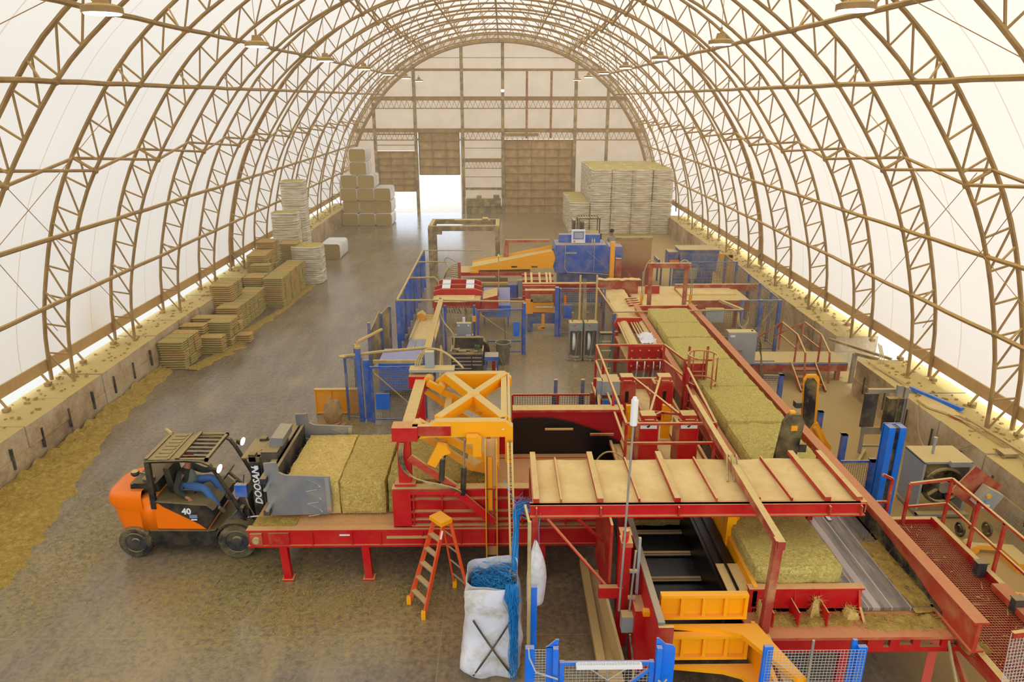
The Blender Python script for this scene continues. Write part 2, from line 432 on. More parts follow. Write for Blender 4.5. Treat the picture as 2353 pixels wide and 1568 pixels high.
# joints every six metres
def line(v, o, p, w):
    f = mth(nt, 'FRACT', mth(nt, 'DIVIDE', mth(nt, 'SUBTRACT', v, o), p)); return mth(nt, 'LESS_THAN', f, w / p)
jt = mth(nt, 'MAXIMUM', line(X_, -1.15, 4.6, .02), line(Y_, 10.35, 4.8, .02))
conc = mixc(nt, mth(nt, 'MULTIPLY', jt, .45), conc, srgb(168, 150, 112))
# dust drifts: right side, far machine area, spilled chaff near the infeed
rg = mth(nt, 'MULTIPLY', mth(nt, 'SUBTRACT', X_, 6.2), .8, clamp=True)
rg = mth(nt, 'MULTIPLY', rg, mth(nt, 'ADD', .75, mth(nt, 'MULTIPLY', n3, .5)), clamp=True)
conc = mixc(nt, rg, conc, srgb(184, 154, 92))
md = mth(nt, 'MULTIPLY', mth(nt, 'MULTIPLY', mth(nt, 'ADD', X_, 4), .4, clamp=True), mth(nt, 'MULTIPLY', mth(nt, 'SUBTRACT', Y_, 17), .25, clamp=True))
conc = mixc(nt, mth(nt, 'MULTIPLY', mth(nt, 'MULTIPLY', md, n3), .8), conc, srgb(176, 152, 100))
def blob(cx, cy_, rx, ry):
    a = mth(nt, 'POWER', mth(nt, 'DIVIDE', mth(nt, 'SUBTRACT', X_, cx), rx), 2); a2 = mth(nt, 'POWER', mth(nt, 'DIVIDE', mth(nt, 'SUBTRACT', Y_, cy_), ry), 2)
    return mth(nt, 'SUBTRACT', 1.15, mth(nt, 'ADD', a, a2), clamp=True)
chaff = None
for q in ((-5.2, 11.2, 2.6, 2.0), (-3.0, 10.9, 3.2, 1.4), (-9.2, 12.4, 1.2, 3.0), (0.8, 8.9, 1.2, 1.6), (-4.3, 19.2, 1.2, .8), (-6.8, 8.6, 1.6, 1.2)):
    o = blob(*q); chaff = o if chaff is None else mth(nt, 'MAXIMUM', chaff, o)
cn = mth(nt, 'MULTIPLY', mth(nt, 'SUBTRACT', mth(nt, 'ADD', mth(nt, 'MULTIPLY', n4, .6), mth(nt, 'MULTIPLY', n3, .6)), .52, clamp=True), 5, clamp=True)
conc = mixc(nt, mth(nt, 'MULTIPLY', mth(nt, 'MULTIPLY', chaff, cn), .85), conc, srgb(172, 152, 78))
nt.links.new(conc, b.inputs['Base Color'])
rr = mth(nt, 'ADD', .06, mth(nt, 'MULTIPLY', n3, .3)); rr = mth(nt, 'ADD', rr, mth(nt, 'MULTIPLY', rg, .5)); nt.links.new(rr, b.inputs['Roughness'])
b.inputs['Specular IOR Level'].default_value = .5
bump(nt, b, n3, .15, .01)
struct(MB().box(-13.6, 13.2, -9, YEND + .4, -.2, 0).obj('floor', 'floor'))
single(MB().box(-90, -13.6, -40, 130, -.3, -.05).box(13.2, 90, -40, 130, -.3, -.05).box(-13.6, 13.2, YEND + .4, 130, -.3, -.05).box(-13.6, 13.2, -40, -9, -.3, -.05), 'yard_ground', plain('pale_gravel', (190, 182, 170), .9), 'pale gravel yard outside the hall doors', 'yard', (0, 0, 0), kind='structure')
# ================================================================== END WALL, BLOCK WALLS, LAMPS
EW = YEND + .3
m, nt, b = nm('dusty_end_fabric'); M['endfab'] = m
nt.nodes.remove(b); out = nt.nodes['Material Output']
tr = nd(nt, 'ShaderNodeBsdfTranslucent'); df = nd(nt, 'ShaderNodeBsdfDiffuse'); mx = nd(nt, 'ShaderNodeMixShader')
g_ = nd(nt, 'ShaderNodeNewGeometry'); sx_ = nd(nt, 'ShaderNodeSeparateXYZ'); nt.links.new(g_.outputs['Position'], sx_.inputs[0])
n1 = noi(nt, .9, 6, .75)
lo_ = mth(nt, 'SUBTRACT', 1, mth(nt, 'MULTIPLY', sx_.outputs[2], .09), clamp=True)
f_ = mth(nt, 'ADD', mth(nt, 'MULTIPLY', lo_, .45), mth(nt, 'MULTIPLY', mth(nt, 'SUBTRACT', n1, .45), 1.1), clamp=True)
cf = mixc(nt, f_, (.50, .385, .275, 1), (.31, .21, .13, 1))
nt.links.new(cf, tr.inputs[0]); nt.links.new(cf, df.inputs[0]); mx.inputs[0].default_value = .35
nt.links.new(tr.outputs[0], mx.inputs[1]); nt.links.new(df.outputs[0], mx.inputs[2]); nt.links.new(mx.outputs[0], out.inputs[0])
# fabric end panel with openings: columns of strips under the arch
def arch_z(x):
    lo, hi = (0, .5) if x < XC else (.5, 1)
    for _ in range(30):
        mm = (lo + hi) / 2
        if pr(mm, DEP)[0] < x: lo = mm
        else: hi = mm
    return pr(lo, DEP)[1]
holes = [(-10.3, -7.15, 0, 5.1), (-6.95, -3.5, 0, 6.65), (.05, 5.8, 0, 6.0), (-3.15, 0, 0, 1.25)]
ew = MB(); xs = sorted(set([XC - 12.9 + i * .43 for i in range(61)] + [h[0] for h in holes] + [h[1] for h in holes]))
for a, c in zip(xs, xs[1:]):
    mid = (a + c) / 2; z0 = 0
    for h in holes:
        if h[0] < mid < h[1]: z0 = h[3]
    za, zc = max(arch_z(a), 1.2), max(arch_z(c), 1.2)
    ew.add([(a, EW, z0), (c, EW, z0), (c, EW, zc), (a, EW, za)], [(0, 1, 2, 3)])
struct(ew.obj('wall_back', 'endfab'))
# columns and girts of the end frame
ti = 3
def trim(mb, mat='truss'):
    global ti
    o = mb.obj('trim_%d' % ti, mat); o['kind'] = 'structure'; ti += 1; return o
for x, w in ((-10.35, .16), (-7.05, .3), (-3.25, .3), (0, .3), (5.85, .26), (8.45, .14)):
    trim(MB().beam((x, EW - .35, 0), (x, EW - .35, arch_z(x) - .5), w, .25, (1, 0, 0)), 'tan')
for x in (1.93, 3.88):
    trim(MB().beam((x, EW - .3, 6.1), (x, EW - .3, 11.2), .18), paint('rusty_red_column%d' % ti, (150, 92, 62), dust=.5, grime=.4))
for z, h in ((9.15, .32), (6.7, .32), (11.3, .18)):
    hw = 12.6
    xl = XC - next(hx for hx in [13 - i * .05 for i in range(250)] if arch_z(XC - hx + .3) > z + .2); xr = 2 * XC - xl
    g = MB().beam((xl, EW - .2, z), (xr, EW - .2, z), .2, h)
    if z < 11:
        g.beam((xl, EW - .2, z - .75), (xr, EW - .2, z - .75), .08)
        n = int((xr - xl) / .42)
        for i in range(n):
            x = xl + (xr - xl) * i / n; d = (xr - xl) / n
            g.cyl((x, EW - .2, z - .15), (x + d / 2, EW - .2, z - .73), .022, 4, cap=False).cyl((x + d / 2, EW - .2, z - .73), (x + d, EW - .2, z - .15), .022, 4, cap=False)
    trim(g)
g = MB().beam((-3.1, EW - .2, 4.35), (-.1, EW - .2, 4.35), .2, .3).beam((-3.1, EW - .2, 3.7), (-.1, EW - .2, 3.7), .06)
for i in range(10): g.cyl((-3.1 + i * .3, EW - .2, 4.2), (-2.95 + i * .3, EW - .2, 3.72), .018, 4).cyl((-2.95 + i * .3, EW - .2, 3.72), (-2.8 + i * .3, EW - .2, 4.2), .018, 4)
trim(g); trim(MB().box(-3.1, -.1, EW - .3, EW - .1, 1.95, 2.15), 'tan')
for z in (5.3, 3.0): trim(MB().beam((-3.1, EW - .1, z), (-.1, EW - .1, z), .05))
for z in (12.2,): 
    hw = next(hx for hx in [13 - i * .05 for i in range(250)] if arch_z(XC - hx + .3) > z)
    trim(MB().beam((XC - hw, EW - .08, z), (XC + hw, EW - .08, z), .04), 'truss')
trim(MB().beam((-10.3, EW - .1, 5.55), (-7.1, EW - .1, 5.55), .06).beam((-10.3, EW - .1, 6.4), (-7.1, EW - .1, 6.4), .1))
trim(MB().box(-3.1, -.1, EW - .35, EW + .3, 0, .62), 'conc0' if 'conc0' in M else 'tan')
single(MB().box(-3.1, -.15, EW - .5, EW + .1, .64, 1.25).box(-2.3, -2.27, EW - .53, EW - .5, .4, .95).box(-1.7, -1.67, EW - .53, EW - .5, .4, .95).box(-1.1, -1.07, EW - .53, EW - .5, .4, .95).box(-2.2, -1.8, EW - .5, EW - .1, 1.25, 1.5).box(-.8, -.3, EW - .5, EW - .1, 1.25, 1.55),
       'concrete_barrier', 'tan', 'tan concrete blocks with clutter on top between the open door and the big closed door', 'barrier', (-1.6, EW - .5, .64))
# doors
def door(n, x0, x1, z0, z1, cols, rows, closed=''):
    d = MB().box(x0, x1, EW - .14, EW - .1, z0, z1).obj('door_%d' % n, paint('dusty_door_sheet%d' % n, (176, 142, 96), dust=.3, grime=.5)); d['kind'] = 'structure'
    for i in range(rows + 1):
        z = z0 + (z1 - z0) * i / rows; MB().box(x0, x1, EW - .26, EW - .14, z - .035, z + .035).obj('rail', 'truss', d)
    for i in range(cols + 1):
        x = x0 + (x1 - x0) * i / cols; MB().box(x - .04, x + .04, EW - .22, EW - .145, z0, z1).obj('stile', 'truss', d)
door(1, -10.25, -7.2, 1.85, 5.05, 3, 6); door(2, -6.85, -3.55, 3.2, 6.55, 3, 5); door(3, .15, 5.7, .02, 5.9, 5, 9)
single(MB().box(1.9 - 1.8, 2.9, EW - .62, EW - .5, 6.25, 6.5), 'door_track_beam', 'truss', 'dusty beam end above the big closed sectional door', 'beam', (.1, EW - .5, 6.25))
# block walls
m, nt, b = nm('dusty_concrete_blocks'); M['block'] = m
g_ = nd(nt, 'ShaderNodeNewGeometry'); s3 = nd(nt, 'ShaderNodeSeparateXYZ'); nt.links.new(g_.outputs['True Normal'], s3.inputs[0])
n1 = noi(nt, .45, 3, .6); n2 = noi(nt, 6, 5, .7)
c_ = ramp(nt, mth(nt, 'ADD', mth(nt, 'MULTIPLY', n1, .7), mth(nt, 'MULTIPLY', n2, .3)), (.36, srgb(134, 112, 84)), (.5, srgb(184, 160, 122)), (.62, srgb(208, 190, 158)))
up = mth(nt, 'MULTIPLY', mth(nt, 'SUBTRACT', s3.outputs[2], .3, clamp=True), 3, clamp=True)
up = mth(nt, 'MULTIPLY', up, mth(nt, 'ADD', .55, mth(nt, 'MULTIPLY', n2, .8)), clamp=True)
nt.links.new(mixc(nt, up, c_, srgb(210, 184, 112)), b.inputs['Base Color']); b.inputs['Roughness'].default_value = .95; bump(nt, b, n2, .5, .03)
def blockwall(name, xa, xb, y0, y1, n0):
    w = MB(); y = y0; k = 0
    while y < y1 - .3:
        L = min(1.83 + random.uniform(-.02, .02), y1 - y); j = random.uniform(-.04, .04)
        w.box(xa + j, xb + j, y + .01, y + L - .02, .61, 1.2 + random.uniform(-.02, .02))
        j = random.uniform(-.03, .03)
        yb = y + .9
        w.box(xa + j, xb + j, yb - .88, min(yb + .92, y1), 0, .6)
        y += L
    o = struct(w.obj(name, 'block'))
    return o
wl = blockwall('wall_left', -13.55, -12.22, 2.0, 57.6, 0)
wr = blockwall('wall_right', 11.28, 13.1, 2.0, 21.2, 0)
wr2 = blockwall('wall_right_far', 11.72, 13.2, 23.6, 51, 0)
wr2.name = 'wall_right_2'
for i in range(13):
    for (x, dx) in ((-12.2, 1), (11.26, -1)):
        y = 12.2 + i * 1.22 if dx > 0 else 9.4 + i * 1.22
        if dx < 0 and y > 20.8: continue
        MB().box(x - .02, x + .045 * dx, y, y + .05, .35, .92).obj('lifting_strap', 'charc', wl if dx > 0 else wr)
# dust-covered ledge clutter
def crumbs(x0, x1, y0, y1, z, n, s=.07):
    b = MB()
    for _ in range(n):
        x, y = random.uniform(x0, x1), random.uniform(y0, y1); r = random.uniform(.4, 1) * s
        i0 = len(b.v); b.box(x - r, x + r, y - r * .7, y + r * .7, z + .012, z + .02 + r * .6); b.rot((x, y, z), random.uniform(0, 3), 'Z', i0)
    return b
single(crumbs(-13.4, -12.4, 12, 56, 1.2, 420, .05), 'crumbled_litter', 'litter', 'crumbs of hay and dust lying along the top of the left block wall', 'litter', (-12.8, 12, 1.2), kind='stuff')
single(crumbs(11.5, 12.9, 4, 21, 1.2, 240, .05).add([], []), 'crumbled_litter', 'litter', 'crumbs of hay and dust on the near right block wall', 'litter', (12.2, 4, 1.2), kind='stuff')
single(crumbs(11.9, 12.9, 24, 50, 1.2, 300, .05), 'crumbled_litter', 'litter', 'crumbs of hay and dust on the far right block wall', 'litter', (12.4, 24, 1.2), kind='stuff')
# lamps
def lamp(x, y, z, lab):
    t = thing('high_bay_lamp', lab, 'lamp', (x, y, z), 'high bay lamps in two rows')
    MB().cyl((x, y, z), (x, y, z + .09), .3, 20).cyl((x, y, z + .09), (x, y, z + .13), .3, 20, .2).cyl((x, y, z + .13), (x, y, z + .26), .13, 12, .1).obj('housing', 'truss', t)
    MB().cyl((x, y, z - .015), (x, y, z + .002), .265, 20).obj('lens', 'lamp', t)
    MB().cyl((x, y, z + .26), (x, y, z + .4), .03, 6).cyl((x, y, z + .4), (x - .0, y, 12.0), .008, 4).obj('hanging_cord', 'truss', t)
    return t
for sd, x, z in ((-1, -6.2, 10.36), (1, 5.54, 10.42)):
    for i in range(7):
        lamp(x, 12.15 + 7.32 * i, z, f'dusty round high bay lamp hanging in the {"left" if sd < 0 else "right"} row, {ORD[i]} from the camera')
t = thing('flood_lamp', 'small flood lamp glowing on the centre column of the end wall', 'lamp', (0, EW - .5, 9.75))
MB().box(-.12, .12, EW - .62, EW - .5, 9.62, 9.85).obj('housing', 'tan', t); MB().box(-.1, .1, EW - .64, EW - .62, 9.65, 9.82).obj('lens', 'lamp', t)

# ================================================================== STACKED HAY
def flake_block(w, d, h, n, mat, name='pressed_bale', jit=.02, seed=0, strap=None):
    """a pressed bale: ragged flakes layered bottom to top"""
    rnd = random.Random(seed); b = MB(); NB = 6
    for i in range(n):
        z0, z1 = h * i / n, h * (i + .74) / n
        ring = []
        for z, q in ((z0, -1.3), ((z0 + z1) / 2, 1.0), (z1, -1.3)):
            for (sx, sy) in ((-1, -1), (1, -1), (1, 1), (-1, 1)):
                for t in range(NB):
                    nx = (1, 0, -1, 0)[((-1, -1), (1, -1), (1, 1), (-1, 1)).index((sx, sy))]
                    ny = (0, 1, 0, -1)[((-1, -1), (1, -1), (1, 1), (-1, 1)).index((sx, sy))]
                    x = sx * w / 2 + nx * w * t / NB; y = sy * d / 2 + ny * d * t / NB
                    o = 1 + (q * .045 + rnd.uniform(-jit, jit)); ring.append((x * o, y * o, z))
        K = 4 * NB
        fs = [(r * K + k, r * K + (k + 1) % K, (r + 1) * K + (k + 1) % K, (r + 1) * K + k) for r in (0, 1) for k in range(K)]
        fs += [tuple(range(K - 1, -1, -1)), tuple(range(2 * K, 3 * K))]
        b.add(ring, fs)
    return b
protos = []
for s_, mt in ((1, 'hayS'), (2, 'haySG'), (3, 'hayS'), (4, 'haySG')):
    bb = flake_block(.86, .46, .345, 4, mt, seed=s_, jit=.03)
    protos.append((bb, mt))
pm = []
for bb, mt in protos:
    me = bpy.data.meshes.new('pressed_bale'); me.from_pydata(bb.v, [], bb.f); me.materials.append(M[mt]); me.update(); pm.append(me)
def pcol(x, y, n, where, z0=0, kind=None):
    for i in range(n):
        o = bpy.data.objects.new('pressed_bale', random.choice(pm)); C.objects.link(o)
        o.location = (x + random.uniform(-.035, .035), y + random.uniform(-.02, .02), z0 + i * .352)
        o.rotation_euler = (0, 0, random.uniform(-.05, .05))
        pos = 'topmost' if i == n - 1 else ('lowest' if i == 0 else f'{ORD[i]} up')
        tag(o, f'pressed bale {pos} of column, {where}', 'hay bale', 'pressed hay bales stacked along the left wall')
def prow(x, y0, n, h, where, z0=0):
    for i in range(n): pcol(x, y0 + .25 + i * .5, h if isinstance(h, int) else h[i], f'{ORD[i]} in {where}', z0)
prow(-11.72, 23.7, 3, [3, 3, 3], 'nearest stack')
prow(-10.98, 25.25, 1, 2, 'the low short stack')
prow(-11.72, 25.6, 4, [3, 2, 3, 2], 'row behind nearest stack')
prow(-10.95, 26.05, 3, [3, 3, 2], 'stack past the low one')
prow(-10.45, 26.6, 1, 1, 'fallen corner')
prow(-11.3, 28.0, 7, 3, 'long middle stack')
prow(-11.85, 28.9, 3, 5, 'tall wall stack')
prow(-10.55, 31.6, 8, [4, 4, 4, 4, 4, 4, 4, 4], 'long aisle-side stack')
prow(-11.45, 31.8, 3, [4, 4, 5], 'row behind aisle stack')
prow(-11.8, 33.3, 5, [6, 6, 6, 7, 7], 'tall back stack')
prow(-11.05, 36.2, 2, 6, 'stack before film-wrapped one')
# film-wrapped stacks
m, nt, b = nm('stretch_film_over_hay'); M['film'] = m
n1 = noi(nt, 2.2, 4, .6, sc=(.5, .5, 7)); n2 = noi(nt, 1, 2)
nt.links.new(ramp(nt, n1, (.35, srgb(176, 160, 122)), (.52, srgb(216, 206, 180)), (.66, srgb(244, 240, 230))), b.inputs['Base Color'])
b.inputs['Roughness'].default_value = .38; bump(nt, b, n1, .3, .03)
M['haytop'] = hay('pale_hay_top', (150, 130, 60), (200, 182, 100), (226, 212, 140), scale=4)
M['wrapw'] = plain('white_bale_wrap', (236, 234, 230), .35)
def film_stack(w, d, h, n, seed):
    rnd = random.Random(seed); b = MB()
    K = 16; rings = []
    prof_ = []
    for i in range(n):
        z0 = h * i / n; dz = h / n
        prof_ += [(z0, -.028), (z0 + dz * .25, .006), (z0 + dz * .75, .01)]
    prof_ += [(h, -.03)]
    sh_ = [rnd.uniform(-.02, .02) for _ in prof_]
    for j, (z, o) in enumerate(prof_):
        for k in range(K):
            a = (k + .5) / K * 2 * math.pi; cx, sy = math.cos(a), math.sin(a)
            q = max(abs(cx), abs(sy)); f = 1 / q; f = min(f, 1.28)
            rings.append((cx * f * (w / 2 + o) + sh_[j // 3 % len(sh_)] * .6, sy * f * (d / 2 + o), z))
    P_ = len(prof_)
    b.add(rings, [(r * K + k, r * K + (k + 1) % K, (r + 1) * K + (k + 1) % K, (r + 1) * K + k) for r in range(P_ - 1) for k in range(K)])
    b.m(1).add(rings[-K:], [tuple(range(K))]); return b
def film_mesh(w, d, h, n, seed):
    b = film_stack(w, d, h, n, seed); me = bpy.data.meshes.new('wrapped_hay_stack'); me.from_pydata(b.v, [], b.f)
    me.materials.append(M['film']); me.materials.append(M['haytop']); me.polygons.foreach_set('material_index', b.mi); me.update(); return me
fm = [film_mesh(1.40, .99, 2.24, 15, 30 + i) for i in range(4)]
def put(me, name, loc, label, cat, group, rz=0):
    o = bpy.data.objects.new(name, me); C.objects.link(o); o.location = loc; o.rotation_euler = (0, 0, rz)
    return tag(o, label, cat, group)
for c in range(4):
    for r in range(7):
        for lv in range(2):
            if lv == 0 and r > 0 and c > 0: continue
            put(random.choice(fm), 'wrapped_hay_stack', (6.85 + c * 1.44 + random.uniform(-.02, .02), 50.6 + r * 1.02, lv * 2.26),
                f'film-wrapped stack, big right block, {ORD[r]} row back, {ORD[c]} from left, {"upper" if lv else "lower"}', 'hay stack', 'film-wrapped hay stacks at the far right')
for r in range(6):
    put(random.choice(fm), 'wrapped_hay_stack', (5.4, 50.7 + r * 1.02, -.0), f'film-wrapped hay stack in the low single file left of the big block, {ORD[r]} back', 'hay stack', 'film-wrapped hay stacks at the far right')
put(film_mesh(1.5, 1.3, 1.95, 18, 5), 'wrapped_hay_stack', (-10.15, 36.6, 0), 'torn film-wrapped hay stack standing at the aisle end of the pressed bales', 'hay stack', None)
put(film_mesh(1.35, 1.0, 2.1, 16, 6), 'wrapped_hay_stack', (-11.55, 38.0, 1.35), 'film-wrapped hay stack set on top of another behind the pressed bales', 'hay stack', None)
put(film_mesh(1.35, 1.0, 1.34, 9, 7), 'wrapped_hay_stack', (-11.55, 38.0, 0), 'half-hidden lower film-wrapped stack behind the pressed bales', 'hay stack', None)
put(film_mesh(1.25, 1.15, 2.45, 18, 8), 'wrapped_hay_stack', (-11.5, 39.8, 2.45), 'topmost film-wrapped hay stack of the tallest pile at the left wall', 'hay stack', None)
put(film_mesh(1.25, 1.15, 2.43, 18, 9), 'wrapped_hay_stack', (-11.5, 39.8, 0), 'lower film-wrapped hay stack of the tallest pile at the left wall', 'hay stack', None)
# big square bales in white sleeves, hay showing at the near end
def sleeved(w, d, h, seed):
    rnd = random.Random(seed); t = MB(); r = .16; pts = []
    for cx, cz, a0 in ((w / 2 - r, r, -90), (w / 2 - r, h - r, 0), (-w / 2 + r, h - r, 90), (-w / 2 + r, r, 180)):
        for k in range(4):
            a = math.radians(a0 + k * 30); pts.append((cx + r * math.cos(a), cz + r * math.sin(a)))
    K = len(pts); yy = [0, .06, .12, d * .5 - .05, d * .5, d * .5 + .05, d - .1, d]; ss = [.97, 1.03, 1.0, 1.02, .97, 1.02, 1.0, .95]
    vs = [((x) * s_, y, (z - h / 2) * s_ + h / 2) for y, s_ in zip(yy, ss) for x, z in pts]
    t.add(vs, [(j * K + k, j * K + (k + 1) % K, (j + 1) * K + (k + 1) % K, (j + 1) * K + k) for j in range(7) for k in range(K)] + [tuple(range(7 * K, 8 * K))])
    e = MB().add([(x * .965, -.03 * (1 if abs(x) < w * .3 else 0), (z - h / 2) * .965 + h / 2) for x, z in pts], [tuple(range(K - 1, -1, -1))])
    return t, e
st, se = sleeved(1.24, 2.3, .93, 1)
root = thing('sleeved_bale', 'x', 'hay bale', (0, 0, 0), 'sleeved bales at the far left')
st.obj('plastic_sleeve', 'wrapw', root, True); se.obj('hay_end', 'hayE', root)
first = True
lays = [(c, r) for c in range(3) for r in range(4 if c < 2 else 3)] + [(.6, 4), (.6, 5)]
for c, r in lays:
    lab = f'white-sleeved big bale at far left, {("leftmost", "middle", "right")[int(c)] if c != .6 else "narrow top"} column, {"lowest" if r == 0 else ORD[r] + " layer up"}'
    loc = (-11.55 + c * 1.26 + (.1 if r in (1, 3) and c < 2 else 0) + (.08 if c == .6 else 0), 53.9 + (.15 if r == 1 else 0), r * .945)
    if first: root.location = loc; root['label'] = lab; first = False
    else: dup(root, loc, lab)
o = dup(root, (-10.35, 42.0, 0), 'single big bale in a white sleeve lying alone on the floor past the pressed bales'); o['group'] = 'lone sleeved bale'
del o['group']
# loose hay drifted along the left wall
def drift(name, label, pts, mat, h=.25, seed=0, nu=60, nv=8):
    """ragged mound between two boundary lines (lists of x,y)"""
    rnd = random.Random(seed); A, B = pts
    def lerp(L, t):
        t *= len(L) - 1; i = min(int(t), len(L) - 2); f = t - i
        return L[i][0] * (1 - f) + L[i + 1][0] * f, L[i][1] * (1 - f) + L[i + 1][1] * f
    def fn(u, v):
        a, c = lerp(A, u), lerp(B, u); n_ = noise.noise((u * 40, v * 4, seed)) * .35
        x = a[0] + (c[0] - a[0]) * v; y = a[1] + (c[1] - a[1]) * v
        if 0 < v: x += noise.noise((u * 25, seed, v)) * .25 * v
        z = h * (1 - v) ** 1.3 * (.8 + n_ * 2) + .02 * rnd.random() if v < 1 else -.01
        return (x, y, max(z, -.01))
    b = MB().grid(fn, nu, nv)
    straw(b, [fn(rnd.random(), rnd.random() ** 1.2) for _ in range(int(nu * 22))], rnd)
    return single(b, name, mat, label, 'loose hay', (A[0][0], A[0][1], 0), kind='stuff')
def straw(b, P_, rnd, L=.12, w=.006, zj=.03):
    for p in P_:
        a = rnd.uniform(0, 6.28); l = L * rnd.uniform(.4, 1.3); dz = rnd.uniform(-.2, .5) * l
        d = Vector((math.cos(a) * l, math.sin(a) * l, dz)); q = V3(p) + Vector((0, 0, rnd.uniform(0, zj)))
        n_ = Vector((-math.sin(a), math.cos(a), .3)) * w
        b.add([q - n_, q + n_, q + d], [(0, 1, 2)])
drift('loose_hay_drift', 'drift of loose golden hay along the foot of the left block wall', (
    [(-12.12, 11), (-12.12, 15), (-12.12, 19), (-12.12, 23.6)], [(-9.7, 11.8), (-10.2, 14.2), (-11.3, 18.5), (-11.7, 23.6)]), 'litter', .26, 3, 90, 10)
drift('loose_hay_drift', 'thin fringe of crumbled hay around the feet of the pressed bale stacks', (
    [(-11.3, 23.6), (-10.6, 26), (-10.8, 28), (-10.1, 31.5), (-10.1, 36)], [(-10.8, 23.6), (-10.0, 26), (-10.3, 28), (-9.85, 31.5), (-9.7, 36)]), 'litter', .05, 5, 80, 4)

rd_ = random.Random(77); b = MB()
for (cx, cy_, rx, ry, n) in ((-4.4, 11.3, 2.2, 1.3, 1900), (-9.0, 12.9, 1.2, 2.2, 1500), (-9.8, 15.0, .7, 1.6, 600), (.9, 9.2, .8, 1.2, 500), (-2.4, 11.4, 1.6, .5, 700), (-4.4, 18.9, 1.0, .6, 400)):
    straw(b, [(rd_.gauss(cx, rx * .5), rd_.gauss(cy_, ry * .5), .004) for _ in range(n)], rd_, .1, .006, .004)
b.obj('scattered_straw', 'hayG', None, False, (-4, 11, 0)); o = [q for q in bpy.data.objects if q.name == 'scattered_straw'][0]
tag(o, 'loose straw scattered thinly over the floor around the forklift and table legs', 'loose hay', None, 'stuff')
# ================================================================== PEOPLE
def skin(name, nodes, edges, mat, parent, sub=1, root=0, base=None):
    """nodes: {key: (x, y, z, r)}; a skinned, tapering body surface"""
    keys = list(nodes); o0 = ORG[parent] if parent is not None else V3(base)
    me = bpy.data.meshes.new(name)
    me.from_pydata([tuple(V3(nodes[k][:3]) - o0) for k in keys], [(keys.index(a), keys.index(b)) for a, b in edges], [])
    o = bpy.data.objects.new(name, me); C.objects.link(o)
    if parent is not None: o.parent = parent
    else: o.location = o0
    ORG[o] = o0
    sm = o.modifiers.new('skin', 'SKIN'); sm.use_smooth_shade = True
    for i, k in enumerate(keys):
        r = nodes[k][3]; r = (r, r) if not isinstance(r, tuple) else r
        me.skin_vertices[0].data[i].radius = r; me.skin_vertices[0].data[i].use_root = (k == root or i == 0)
    s2 = o.modifiers.new('sub', 'SUBSURF'); s2.levels = sub; s2.render_levels = sub
    me.materials.append(M[mat]); return o
def chain(*ks): return list(zip(ks, ks[1:]))
M['skinM'] = plain('skin', (176, 112, 84), .55); M['jacket'] = plain('dark_olive_jacket', (52, 54, 44), .9)
M['sweat'] = plain('grey_green_sweatshirt', (104, 110, 96), .9); M['jean'] = plain('blue_denim', (66, 106, 158), .85)
M['boot'] = plain('brown_boots', (96, 78, 60), .8); M['cap'] = plain('red_cap', (176, 44, 30), .8)
M['dustcloth'] = plain('dusty_grey_shirt', (168, 158, 134), .9); M['hair'] = plain('dark_hair', (42, 34, 28), .8)
